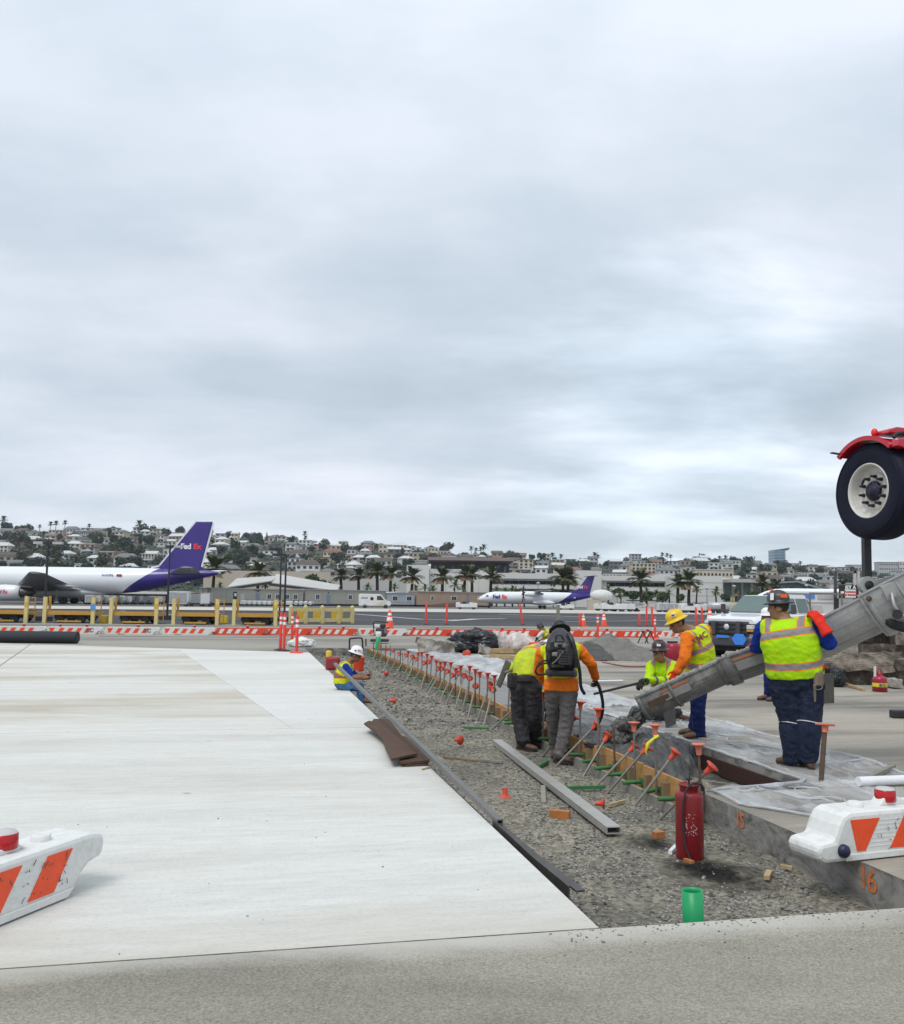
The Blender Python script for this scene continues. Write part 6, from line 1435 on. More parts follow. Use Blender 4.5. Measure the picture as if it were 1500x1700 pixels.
slab_px(1385, 1530, 1112, 1138, 19.8, 1.6, m_rubd, 'dark lowest broken slab behind the red safety can', 1, .06)
slab_px(1368, 1496, 1083, 1113, 19.6, 1.8, m_rub, 'rough rounded broken slab just above the red safety can', 2, .10)
slab_px(1366, 1423, 1065, 1086, 19.8, 1.5, m_rub2, 'pale broken block under the chute beside the blue elbow', 3, .03)
slab_px(1421, 1530, 1069, 1092, 19.8, 1.6, m_rubd, 'dark layered slab to the right of the pale block', 4, .04)
slab_px(1375, 1484, 1047, 1069, 20.0, 1.6, m_rubd, 'long dark slab in the upper layer right under the chute', 5, .05)
slab_px(1486, 1540, 1050, 1071, 19.7, 1.5, m_rub, 'square-ended slab at the right edge of the upper layer', 6, .03)
slab_px(1420, 1540, 1045, 1049, 19.7, 1.9, m_rub2, 'thin pale slab topping the upper layer', 7, .02)
slab_px(1430, 1475, 1033, 1046, 20.2, 1.3, m_rubd, 'dark slab on the very top of the pile under the chute', 8, .05)
slab_px(1466, 1498, 1030, 1046, 19.6, .8, m_rub2, 'tilted pale wedge leaning on top of the pile', 9, .05, (0, .5, .2))
slab_px(1440, 1540, 1022, 1034, 20.8, 1.5, m_rub, 'back slab at the top right of the pile', 10, .05)
slab_px(1484, 1500, 1128, 1142, 18.9, .5, m_rub2, 'small pale lump on the ground right of the red safety can', 11, .05)
slab_px(1490, 1512, 1095, 1112, 19.4, .7, m_rubd, 'dark lump wedged at the right edge above the ground slab', 12, .05)
def soft_bag(name, c, r, mat, label, seed, cat='bag', amp=.3):
 bm = bmesh.new(); bmesh.ops.create_icosphere(bm, subdivisions=5, radius=1)
 for v_ in bm.verts:
  p = v_.co.copy(); k = 1+amp*noise.noise(p*1.7+Vector((seed, 0, 0)))+amp*.9*(abs(noise.noise(p*3.6+Vector((seed, 4, 0))))-.2)+amp*.3*noise.noise(p*11+Vector((0, 0, seed)))
  v_.co = Vector((p.x*r[0]*k, p.y*r[1]*k, max(-.9, p.z)*r[2]*k))
  if v_.co.z < -r[2]*.75: v_.co.z = -r[2]*.75
 me = bpy.data.meshes.new(name); bm.to_mesh(me); bm.free(); me.materials.append(mat)
 for p_ in me.polygons: p_.use_smooth = True
 o = mo(name, me); o.location = Vector(c)+Vector((0, 0, r[2]*.75)); return tag(o, label, cat)
m_bagb = M('black_bag_plastic', (.012, .014, .018), .28, var=.3, scale=8, bump=.6, bscale=10)
soft_bag('rubbish_bag', on_z(1389, 1140), (.16, .16, .23), m_bagb, 'black rubbish bag on the old slab behind the tall man\'s trowel', 2)
tag(MB().bar(on_z(1397, 1134, .05), on_z(1434, 1145, .03), .05, .05).build('timber_batten', m_raww, world=True), 'tan timber batten lying between the black bag and safety can', 'batten')
tag(MB().box((0, 0, .06), (.5, .16, .12)).build('black_box', m_blackrub, loc=on_z(1506, 1192), bevel=.02), 'black object at the far right edge on the old slab', 'box')
# safety can
m_canr = M('safety_can_red', (.30, .012, .03), .3, var=.15, scale=10); m_cany = M('yellow_label', (.68, .58, .03), .5); 
sc0 = on_z(1460, 1148); can = thing('safety_can', 'red safety fuel can with yellow label in front of the rubble', 'fuel can', sc0)
MB().lathe([(.125, 0), (.14, .01), (.14, .24), (.132, .27), (.09, .305), (.05, .32)], n=26).build('body', m_canr, can)
MB().lathe([(.1415, .10), (.1415, .175)], n=26).build('label', m_cany, can, fix=False)
for k, (z, w) in enumerate(((.158, .10), (.138, .15), (.118, .13))): MB().box((0, -.1425, z), (w, .004, .008)).build('label_line', m_scuff, can)
MB().box((-.055, -.1425, .135), (.035, .005, .05)).build('label_mark', m_scuff, can)
MB().lathe([(.045, .315), (.045, .37), (.03, .38), (.03, .41), (0, .41)], n=16).build('spout', m_canr, can)
MB().tube(smooth_path([(-.07, 0, .30), (-.06, 0, .40), (.0, 0, .45), (.05, 0, .40), (.06, 0, .31)]), .011, n=8).build('handle', m_canr, can)
MB().bar((-.09, 0, .28), (-.085, 0, .50), .05, .03).build('funnel', m_white_pl, can)
# ---- heap, tarp, bundle, chunks, machine
m_sand = M('grey_aggregate', (.17, .162, .142), .95, var=.3, scale=3, bump=1.0, bscale=50, grain=.25, gscale=35)
m_sandd = M('damp_aggregate', (.085, .082, .075), .9, var=.35, scale=4, bump=1.0, bscale=50, grain=.25, gscale=35)
def heap(name, c, rx, ry, h, mat, label, seed, n=70):
 P = np.zeros((n, n, 3))
 for i in range(n):
  for j in range(n):
   x, y = (i/(n-1)-.5)*2, (j/(n-1)-.5)*2; r_ = sqrt(x*x+y*y)*(1+.18*noise.noise(Vector((x*2, y*2, seed))))
   z = h*max(0, 1-r_)**.85*(1+.25*noise.noise(Vector((x*4, y*4, seed+3))))+.06*h*noise.noise(Vector((x*14, y*14, seed)))*(r_ < 1) - (.02 if r_ >= 1 else 0)
   P[i, j] = (c[0]+x*rx, c[1]+y*ry, c[2]+z)
 return tag(mo(name, grid_mesh(name, P, mat)), label, 'heap')
ph = on_z(1018, 1094); heap('sand_heap', (ph.x, ph.y+1.0, 0), 1.65, 1.8, .72, m_sand, 'grey heap of sand behind the kneeling man', 1)
ph = on_z(985, 1096); heap('sand_heap', (ph.x, ph.y+.7, 0), 1.0, 1.0, .52, m_sandd, 'dark damp heap of sand beside the pale one', 5)
ph = on_z(1065, 1096); heap('sand_heap', (ph.x, ph.y+.4, 0), 1.1, 1.0, .40, m_sand, 'low grey heap at the foot of the sand heap', 9)
soft_bag('tarpaulin', on_z(789, 1084), (.72, .5, .42), m_bagb, 'crumpled black tarpaulin beside the wrapped bundle', 7, 'tarpaulin', .35)
m_wrap = plastic('wrapping_film', (.35, .95), (.68, .62, .60), .3)
m_bagt = M('tan_bundle', (.42, .31, .25), .85, var=.3, scale=5)
bx0, bx1 = on_z(806, 1083), on_z(884, 1086)
def long_bundle(name, a, b, r, mat, label, seed):
 n, m = 60, 22; P = np.zeros((n, m, 3)); d = (b-a)
 for i in range(n):
  f = i/(n-1); c = a+d*f
  for j in range(m):
   t = pi*j/(m-1); rr = r*(1+.35*noise.noise(Vector((f*7, t*1.2, seed)))+.2*abs(noise.noise(Vector((f*22, t*4, seed)))))*(.55+.45*min(1, 6*f, 6*(1-f)))
   P[i, j] = c+Vector((0, -cos(t)*rr*1.1, sin(t)*rr*.95))
 return tag(mo(name, grid_mesh(name, P, mat)), label, 'bundle')
long_bundle('bundle', bx0+Vector((.1, 0, .2)), bx1+Vector((-.05, 0, .2)), .36, m_bagt, 'tan stack of bags inside the clear wrapping', 3)
long_bundle('wrapping_film', bx0+Vector((-.05, 0, .18)), bx1+Vector((.05, 0, .18)), .48, m_wrap, 'clear film draped over the tan stack of bags', 6)
tag(MB().box((0, 0, .1), (2.0, .6, .16), rz=.1).build('timber_pallet', m_raww, loc=(bx0+bx1)/2+Vector((0, -.2, 0)), bevel=.01), 'timber pallet under the wrapped bundle', 'pallet')
tag(MB().bar(on_z(815, 1088, .06), on_z(893, 1094, .06), .12, .10).build('timber', m_raww, world=True), 'long pale timber lying in front of the wrapped bundle', 'timber')
tag(MB().box((0, 0, .2), (.55, .5, .4)).build('red_tub', M('red_tub', (.62, .045, .02), .5), loc=on_z(891, 1087), bevel=.03), 'red tub beside the wrapped bundle', 'tub')
rd = on_z(774, 1089); soft_bag('orange_lump', rd, (.13, .12, .1), m_cap, 'small orange lump in front of the black tarpaulin', 3, 'scrap')
for k, (px, py, w, lb) in enumerate(((716, 1085, .75, 'pale concrete chunk nearest the form stakes'), (740, 1085, .62, 'squarish concrete chunk in the middle of the far row'), (761, 1083, .72, 'concrete chunk beside the black tarpaulin'), (803, 1087, .4, 'small concrete lump right of the tarpaulin'))):
 p = on_z(px, py); chunk('concrete_chunk', p+Vector((0, .3, w*.28)), (w*1.0, w*.8, w*.62), (.1*k, .08, .6*k), m_rub2, lb, 20+k, .09, 'rubble', 'concrete chunks beyond the pour')
mc0 = on_z(630, 1068); mc0 = Vector((mc0.x, mc0.y, 0)); mach = thing('plate_compactor', 'small black engine machine standing by the far green pipe', 'compactor', mc0)
MB().box((0, 0, .12), (.7, .5, .1)).build('base_plate', m_blkst, mach, bevel=.03); MB().box((.05, 0, .42), (.42, .4, .32)).build('engine', m_dkgr, mach, bevel=.05)
MB().lathe([(.10, 0), (.11, .12), (.09, .15), (0, .15)], (.12, -.1, .58), n=14).build('air_filter', m_blackrub, mach); MB().box((-.12, 0, .66), (.26, .34, .14)).build('fuel_tank', m_white_pl, mach, bevel=.04)
MB().tube([(-.2, -.2, .3), (-.25, -.2, .8), (-.15, -.2, .85), (.35, -.2, .80)], .022, n=8).build('handle_frame', m_blackrub, mach)
MB().lathe([(.05, 0), (.05, .2)], (.22, -.22, .4), n=10).build('muffler', m_steel, mach)
fr0 = at_y(590, 1070, 22.5); tag(MB().tube(smooth_path([at_y(580, 1082, 22.5), at_y(580, 1063, 22.5), at_y(582, 1060, 22.5), at_y(598, 1059, 22.5), at_y(601, 1062, 22.5), at_y(602, 1080, 22.5)], 3), .022, n=8).build('tool_handle', m_blackrub, world=True), 'black looped tool handle rising behind the white hard hat', 'handle')
by = on_z(545, 1112, .0); yc = thing('fuel_can', 'red and yellow jug behind the seated worker', 'jug', (by.x+.1, by.y, 0))
MB().box((0, 0, .16), (.34, .22, .32)).build('jug', M('maroon_jug', (.25, .02, .03), .4), yc, bevel=.05); MB().lathe([(.07, .3), (.075, .42), (.05, .46), (0, .46)], (-.1, 0, 0), n=14).build('cap', m_yellow, yc)
bk = on_z(595, 1112, -.24); MB()
ob = thing('orange_bucket', 'orange bucket in the trench beside the seated worker', 'bucket', (bk.x, bk.y, -.25)); MB().lathe([(.13, 0), (.16, .34), (.17, .36), (.15, .36), (.14, .30)], n=20).build('pail', m_orange_pl, ob, fix=False)
wb = on_z(500, 1074); soft_bag('cement_bag', wb, (.45, .25, .18), m_white_pl, 'white rumpled bag behind the delineator posts', 4, 'bag', .25)
# trestles by the heap, rod on the slab, gloves
for k, (px, py) in enumerate(((1067, 1068), (1079, 1068))):
 p = on_z(px, py); t = thing('trestle', ('black folding trestle next to the sand heap' if k == 0 else 'black folding trestle nearer the yellow hard hat'), 'trestle', (p.x, p.y, 0), 0, 'black trestles')
 for q in (-1, 1): MB().bar((q*.22, 0, 0), (0, 0, .5), .04, .04).build('leg', m_blackrub, t); 
 MB().bar((-.02, -.3, .5), (.02, .3, .5), .05, .05).build('rail', m_blackrub, t)
tag(MB().tube(smooth_path([on_z(1000, 1099, .02), on_z(1040, 1106, .02), on_z(1075, 1106, .02)]), .02, n=6).build('red_hose', M('faded_red_hose', (.28, .10, .08), .7), world=True), 'faded red hose lying in front of the sand heap', 'hose')
rb_ = on_z(1116, 1096); t = thing('red_cooler', 'red drum behind the kneeling man', 'drum', (rb_.x, rb_.y, 0)); MB().lathe([(.24, 0), (.26, .1), (.26, .42), (.22, .5), (0, .52)], n=18).build('drum', m_canr, t); MB().box((0, 0, .54), (.3, .12, .05)).build('lid', m_blackrub, t)
# ---- white pickup with utility body
m_wcar = M('white_car_paint', (.70, .70, .72), .28, var=.04, coat=.5); m_dtrim = M('dark_grey_trim', (.055, .056, .06), .5, var=.1)
m_glass = M('windscreen_glass', (.10, .145, .135), .08, spec=.7, var=.1, scale=2); m_bluep = M('blue_patch', (.045, .24, .75), .5)
m_tyre2 = M('dusty_tyre', (.03, .03, .031), .8, var=.2); m_mar = M('maroon_wheel', (.20, .015, .03), .45); m_amb = M('amber_lamp', (.65, .28, .04), .25); m_lampg = M('headlamp_glass', (.62, .62, .60), .12)
pf = on_z(1206, 1092)
head = Vector((-.77, -.64, 0)).normalized()      # where the front points
tr = thing('pickup_truck', 'white pickup truck with dark grille and blue patches on its bumper', 'pickup', (pf.x+.25, pf.y+.35, 0), atan2(head.y, head.x))
# local: +x forward, front bumper at x=0.35, y left
def sec(x, w, z0, z1, r=.1):
 return [Vector((x, -w, z0)), Vector((x, w, z0)), Vector((x, w, z1-r)), Vector((x, w-r, z1)), Vector((x, -w+r, z1)), Vector((x, -w, z1-r))]
MB().loft([sec(.10, .92, .55, 1.22), sec(-.1, .97, .5, 1.30, .14), sec(-.8, 1.0, .5, 1.36, .14), sec(-1.45, 1.0, .45, 1.40, .12)], smooth=False).build('hood', m_wcar, tr, bevel=.05)
MB().loft([sec(-1.45, 1.0, .45, 1.40, .08), sec(-3.4, 1.0, .45, 1.40, .08)], smooth=False).build('cab_lower', m_wcar, tr, bevel=.04)
MB().loft([[Vector((-1.25, y, 1.38)) for y in (-.93, .93)]+[Vector((-3.35, y, 1.38)) for y in (.93, -.93)], [Vector((-1.95, y, 2.0)) for y in (-.76, .76)]+[Vector((-3.3, y, 2.02)) for y in (.76, -.76)]], smooth=False).build('cab_roof', m_wcar, tr, bevel=.06)
ws = [Vector((-1.30, -.86, 1.42)), Vector((-1.30, .86, 1.42)), Vector((-1.90, .72, 1.95)), Vector((-1.90, -.72, 1.95))]; ws = [p+Vector((.025, 0, .022)) for p in ws]
MB().prism(ws, (.012, 0, .012)).build('windscreen', m_glass, tr)
for q in (-1, 1):
 MB().prism([(-1.75, q*.93, 1.44), (-2.45, q*.93, 1.44), (-2.45, q*.80, 1.90), (-2.08, q*.80, 1.90)], (0, q*.015, .004)).build('side_window', m_glass, tr)
 MB().prism([(-2.55, q*.93, 1.44), (-3.2, q*.93, 1.44), (-3.2, q*.80, 1.90), (-2.55, q*.80, 1.90)], (0, q*.015, .004)).build('side_window', m_glass, tr)
 # flared dark wheel arches and wheels
 for wx in (-.62, -4.6):
  ar = [Vector((wx+.58*cos(t), q*1.0, .45+.58*sin(t))) for t in np.linspace(-.15, pi+.15, 12)]+[Vector((wx+.47*cos(t), q*1.0, .45+.47*sin(t))) for t in np.linspace(pi+.15, -.15, 12)]
  MB().prism(ar, (0, q*.06, 0)).build('wheel_arch', m_dtrim, tr)
  w_ = MB().lathe([(.24, -.13), (.38, -.14), (.42, -.1), (.42, .1), (.38, .14), (.24, .13)], (wx, q*.90, .42), (0, q, 0), n=24).build('wheel', m_tyre2, tr)
  MB().lathe([(.25, .06), (.24, .12), (.12, .05), (.1, .12), (0, .12)], (wx, q*.90, .42), (0, q, 0), n=20).build('rim', m_mar, w_, fix=False)
 MB().box((.16, q*.82, .98), (.16, .22, .13)).build('headlight', m_lampg, tr, bevel=.02); MB().box((.16, q*.82, .87), (.15, .22, .07)).build('turn_signal', m_amb, tr, bevel=.01)
 MB().bar((-1.55, q*1.0, 1.35), (-1.55, q*1.28, 1.5), .05, .05).box((-1.55, q*1.3, 1.55), (.1, .12, .3)).build('mirror', m_dtrim, tr)
 MB().box((.05, q*.84, .92), (.12, .30, .34)).build('lamp_surround', m_dtrim, tr, bevel=.03)
MB().box((.13, 0, .92), (.14, 1.44, .46)).build('grille', m_dtrim, tr, bevel=.03)
for k in range(3): MB().box((.215, 0, .78+k*.14), (.04, 1.36, .05)).build('grille_bar', m_blkst, tr, bevel=.01)
for q in (-.72, .72): MB().box((.26, q*.62, .93), (.14, .15, .46)).build('guard_upright', m_dtrim, tr, bevel=.03)
MB().lathe([(.095, 0), (.09, .02), (0, .022)], (.24, 0, .97), (1, 0, 0), n=20, sx=1.0, sy=1.0).build('badge', m_lampg, tr)
MB().box((.24, 0, .50), (.34, 1.96, .26)).build('bumper', m_dtrim, tr, bevel=.05)
hexa = lambda y, z, w, h: [(.435, y-w, z), (.435, y-w*.55, z-h), (.435, y+w*.55, z-h), (.435, y+w, z), (.435, y+w*.55, z+h), (.435, y-w*.55, z+h)]
MB().prism(hexa(.58, .60, .26, .17), (.015, 0, 0)).build('blue_plate', m_bluep, tr); MB().prism([(.435, -.92, .46), (.435, -.46, .46), (.435, -.46, .74), (.435, -.92, .74)], (.015, 0, 0)).build('blue_plate', m_bluep, tr)
MB().prism([(.435, -.24, .62), (.435, .22, .64), (.435, .22, .70), (.435, -.24, .72)], (.015, 0, 0)).build('blue_plate', m_bluep, tr)
MB().box((-.35, .0, .30), (.9, 1.6, .2)).build('underbody', m_blackrub, tr)
MB().box((-4.6, 0, .95), (2.3, 1.9, .9)).build('utility_body', m_wcar, tr, bevel=.04)
for k, x in enumerate((-3.9, -4.6, -5.3)): MB().box((x, 1.0-.045, 1.05), (.6, .03, .6)).build('locker_door', m_wcar, tr, bevel=.01)
MB().bar((-3.5, -.8, 2.1), (-5.7, -.8, 2.1), .05, .05).bar((-3.5, .8, 2.1), (-5.7, .8, 2.1), .05, .05).bar((-3.5, .8, 1.4), (-3.5, .8, 2.1), .05, .05).bar((-5.7, .8, 1.4), (-5.7, .8, 2.1), .05, .05).bar((-5.7, -.8, 2.1), (-5.7, .8, 2.1), .05, .05).build('ladder_rack', m_steel, tr)
rl_ = MB().box((-.75, .905, 1.26), (.34, .01, .10)).build('red_logo', M('pink_red_print', (.45, .08, .1), .5), tr); rl_.location = (0, .1, 0)
MB().ball((-2.5, 0, 2.1), (.1, .1, .1), 10).build('beacon', m_red_lens, tr)
# ---- fuel truck and its JET A board
m_wtruck = M('white_tanker_paint', (.66, .66, .66), .35, var=.08, scale=2)
m_bk = M('black_sign', (.015, .015, .016), .5); m_signw = M('white_sign', (.72, .72, .70), .5); m_signr = M('red_print', (.55, .05, .05), .5)
YF = 47.0
fo_ = on_z(1380, 1041); ft_ = thing('fuel_truck', 'white aircraft fuel truck behind the tall man with JET A warning board', 'fuel truck', (at_y(1360, 1030, YF).x, YF, 0))
k_ = YF/1500; 
def fpx(px, py, dy=0.0): return at_y(px, py, YF+dy)-ft_.location
a, b = fpx(1298, 1032), fpx(1470, 990)
MB().box(((a.x+b.x)/2, 1.2, (a.z+b.z)/2), (b.x-a.x, 2.2, b.z-a.z)).build('tank', m_wtruck, ft_, bevel=.25)
a, b = fpx(1298, 1000), fpx(1470, 983); MB().box(((a.x+b.x)/2, .2, (a.z+b.z)/2), (b.x-a.x, .3, b.z-a.z)).build('upper_rail', m_wtruck, ft_, bevel=.04)
a, b = fpx(1334, 993), fpx(1352, 987); MB().box(((a.x+b.x)/2, .03, (a.z+b.z)/2), (b.x-a.x, .05, b.z-a.z)).build('blue_panel', m_bluep, ft_)
a, b = fpx(1357, 994), fpx(1383, 988); MB().box(((a.x+b.x)/2, .03, (a.z+b.z)/2), (b.x-a.x, .05, b.z-a.z)).build('grey_panel', m_dtrim if False else m_lens_top, ft_)
a, b = fpx(1310, 1040), fpx(1460, 1032); MB().box(((a.x+b.x)/2, 1.2, (a.z+b.z)/2), (b.x-a.x, 1.8, b.z-a.z)).build('chassis', m_blkst, ft_)
for px in (1318, 1336, 1420, 1440): c = fpx(px, 1040); MB().cyl((c.x, .1, .5), (c.x, .45, .5), .5, n=20).build('wheel', m_tyre2, ft_)
a, b = fpx(1310, 1026), fpx(1365, 1003); 
for k in range(3): MB().box((a.x+(b.x-a.x)*(k+.5)/3, -.02, (a.z+b.z)/2), ((b.x-a.x)/3-.08, .06, b.z-a.z-.1)).build('cabinet_door', m_lens_top, ft_, bevel=.02)
for px in (1386, 1418, 1424): MB().bar(fpx(px, 1030, -.4), fpx(px, 948, -.4), .12, .12, up=(0, 1, 0)).build('frame_post', m_lens_top if px != 1386 else m_dtrim, ft_)
MB().bar(fpx(1384, 949, -.4), fpx(1430, 950, -.4), .12, .12).build('frame_rail', m_steel, ft_); MB().bar(fpx(1384, 971, -.4), fpx(1428, 972, -.4), .06, .08).build('frame_rail', m_steel, ft_); MB().bar(fpx(1384, 952, -.4), fpx(1378, 945, -.4), .05, .05).build('frame_rail', m_steel, ft_)
MB().tube(smooth_path([fpx(1320, 1003, -.3), fpx(1322, 997, -.3), fpx(1335, 995, -.3), fpx(1342, 1003, -.3)]), .06, n=8).build('hose_loop', m_steel, ft_)
a, b = fpx(1385, 993), fpx(1416, 972); MB().box(((a.x+b.x)/2, -.55, (a.z+b.z)/2), (b.x-a.x, .06, b.z-a.z)).build('black_board', m_bk, ft_)
a, b = fpx(1394, 992), fpx(1411, 979); MB().box(((a.x+b.x)/2, -.60, (a.z+b.z)/2), (b.x-a.x, .04, b.z-a.z)).build('warning_sign', m_signw, ft_)
def ft_text(t, px, py, size, mat, y=-.63): 
 c = fpx(px, py); lettering('letters', t, size, mat, ft_, Matrix.Translation((c.x, y, c.z)) @ Matrix.Rotation(radians(90), 4, 'X'), 1.0, .01)
ft_text('JET A', 1403, 975.5, .24, m_signw, -.59); ft_text('FLAMMABLE', 1402.5, 983, .11, m_signr); ft_text('NO SMOKING', 1402.5, 988, .11, m_signr)
a, b = fpx(1387, 988), fpx(1392, 979); MB().box(((a.x+b.x)/2, -.60, (a.z+b.z)/2), (b.x-a.x, .04, (b.z-a.z)*.4)).build('placard', m_signw, ft_)
MB().bar(fpx(1388, 1010, -.5), fpx(1388, 993, -.5), .2, .1, up=(0, 1, 0)).build('black_board', m_bk, ft_)
for k in (.45, 1.15): MB().bar(wc-wax*k, wc-wax*k+Vector((3.6, .9, -.55)), .16, .2).build('booster_arm', m_redp, AX, world=True)
# ================================================================== AIRFIELD: aircraft, ground vehicles, cabins, palms, terminal
m_jetw = M('aircraft_white', (.74, .75, .77), .3, var=.03, scale=.3, coat=.3)
m_purp = M('aircraft_purple', (.034, .014, .20), .3, var=.08, scale=.4, coat=.3)
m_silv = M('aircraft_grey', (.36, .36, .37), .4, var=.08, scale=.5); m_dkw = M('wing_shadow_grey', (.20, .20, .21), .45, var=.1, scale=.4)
m_metal = M('exhaust_metal', (.10, .095, .09), .4, .7, var=.2, scale=3); m_redl = M('orange_red_lettering', (.80, .045, .03), .5); m_whl = M('white_lettering', (.80, .80, .82), .5); m_purl = M('purple_lettering', (.05, .02, .22), .5)
m_win = M('dark_cockpit_glass', (.02, .022, .028), .12)
def painted(name, k, cx, cz):
 """white forward, purple aft of a slanted line (the aircraft's own length and height)"""
 m = bpy.data.materials.new(name); m.use_nodes = True; t, N, L = nodes_of(m); b = N['Principled BSDF']; b.inputs['Roughness'].default_value = .3; b.inputs['Coat Weight'].default_value = .3
 c = N.new('ShaderNodeTexCoord'); s_ = N.new('ShaderNodeSeparateXYZ'); L.new(c.outputs['Object'], s_.inputs[0])
 a = N.new('ShaderNodeMath'); a.operation = 'MULTIPLY_ADD'; L.new(s_.outputs[2], a.inputs[0]); a.inputs[1].default_value = cz; L.new(s_.outputs[0], a.inputs[2])
 g_ = N.new('ShaderNodeMath'); g_.operation = 'LESS_THAN'; L.new(a.outputs[0], g_.inputs[0]); g_.inputs[1].default_value = k
 x = N.new('ShaderNodeMix'); x.data_type = 'RGBA'; L.new(g_.outputs[0], x.inputs[0]); x.inputs[6].default_value = (.74, .75, .77, 1); x.inputs[7].default_value = (.034, .014, .20, 1)
 L.new(x.outputs[2], b.inputs['Base Color']); return m
def fuselage(secs, n=36):
 return MB().loft([[Vector((x, r*cos(t), z+r*1.0*sin(t))) for t in np.linspace(0, 2*pi, n, endpoint=False)] for x, r, z in secs])
def wing(root_le, root_te, tip_le, tip_te, th0, th1, n=7):
 """flat tapered surface with an aerofoil-like section"""
 def ring(le, te, th):
  le, te = Vector(le), Vector(te); up = Vector((0, 0, 1)); nrm = up
  span = Vector(tip_le)-Vector(root_le); nrm = (te-le).cross(span).normalized(); pts = []
  for f, h in ((0, 0), (.08, .6), (.3, 1), (.65, .7), (1, .04)): pts.append(le.lerp(te, f)+nrm*h*th/2)
  for f, h in ((.65, .7), (.3, 1), (.08, .6)): pts.append(le.lerp(te, f)-nrm*h*th/2)
  return pts
 return MB().loft([ring(root_le, root_te, th0), ring(tip_le, tip_te, th1)])
# --- big three-engined-size freighter (twin) on the left
HA = radians(5); rz = pi-HA
tipw = on_z(353, 866, 15.9)
tip_l = Vector((-26.6, 0, 15.9)); Rz = Matrix.Rotation(rz, 3, 'Z'); base = tipw-Rz @ (tip_l*1.0+Vector((tip_l.x*.12, 0, 0))); base.z = 0
JET = thing('cargo_jet', 'large white cargo jet with purple tail lettered FedEx on the apron', 'airplane', base, rz); JET.scale = (1.12, 1, 1)
m_paint1 = painted('jet_livery', -8.7, 0, 1.33)
fu = fuselage([(27, .1, 3.9), (26.2, .8, 3.95), (24.5, 1.6, 4.15), (22, 2.2, 4.35), (18.5, 2.5, 4.45), (10, 2.52, 4.45), (0, 2.52, 4.45), (-8, 2.52, 4.45), (-11, 2.46, 4.50), (-14, 2.28, 4.66), (-17, 1.97, 4.95), (-20, 1.58, 5.30), (-23, 1.14, 5.66), (-25.5, .72, 5.95), (-27.2, .42, 6.1), (-28, .18, 6.15)])
fu.build('fuselage', m_paint1, JET)
MB().lathe([(.20, 0), (.16, .35), (.1, .5)], (-27.9, 0, 6.15), (-1, 0, 0), n=14).build('tail_cone', m_silv, JET)
# fin with rudder
finp = [(-15.2, 0, 6.65), (-17.6, 0, 7.2), (-23.8, 0, 15.9), (-26.6, 0, 15.9), (-24.6, 0, 6.3), (-20, 0, 6.0)]
MB().prism([(x, -.22, z) for x, y, z in finp], (0, .44, 0)).build('fin', m_purp, JET, bevel=.12)
MB().bar((-16.2, 0, 6.95), (-17.7, 0, 7.28), .5, .16, up=(0, 1, 0)).bar((-17.6, 0, 7.25), (-23.85, 0, 15.95), .5, .16, up=(0, 1, 0)).build('fin_leading_edge', m_jetw, JET)
MB().bar((-25.0, 0, 7.3), (-26.75, 0, 15.6), .3, .07, up=(0, 1, 0)).build('fin_trailing_edge', m_jetw, JET)
def tail_text(par, y, x0, z0, size, a, b, sxx=1.0):
 """Fed then Ex, read from the aircraft's left side"""
 R4 = Matrix(((-1, 0, 0, 0), (0, 0, 1, 0), (0, 1, 0, 0), (0, 0, 0, 1)))
 w_ = size*.80*sxx
 lettering('letters', 'Fed', size, a, par, Matrix.Translation((x0+w_, y, z0)) @ R4, .86, size*.035, sx=sxx); lettering('letters', 'Ex', size, b, par, Matrix.Translation((x0-size*.60*sxx, y, z0)) @ R4, .86, size*.035, sx=sxx)
tail_text(JET, .26, -23.3, 11.1, 1.42, m_whl, m_redl, 1.0)
R4s = Matrix(((-1, 0, 0, 0), (0, 0, 1, 0), (0, 1, 0, 0), (0, 0, 0, 1)))
lettering('letters', 'N107FE', .62, m_purl, JET, Matrix.Translation((-9.6, 2.46, 5.45)) @ R4s, 1.0, .01); MB().box((-11.6, 2.42, 5.45), (.9, .04, .45)).build('flag_mark', M('flag_mark', (.35, .05, .08), .5), JET)
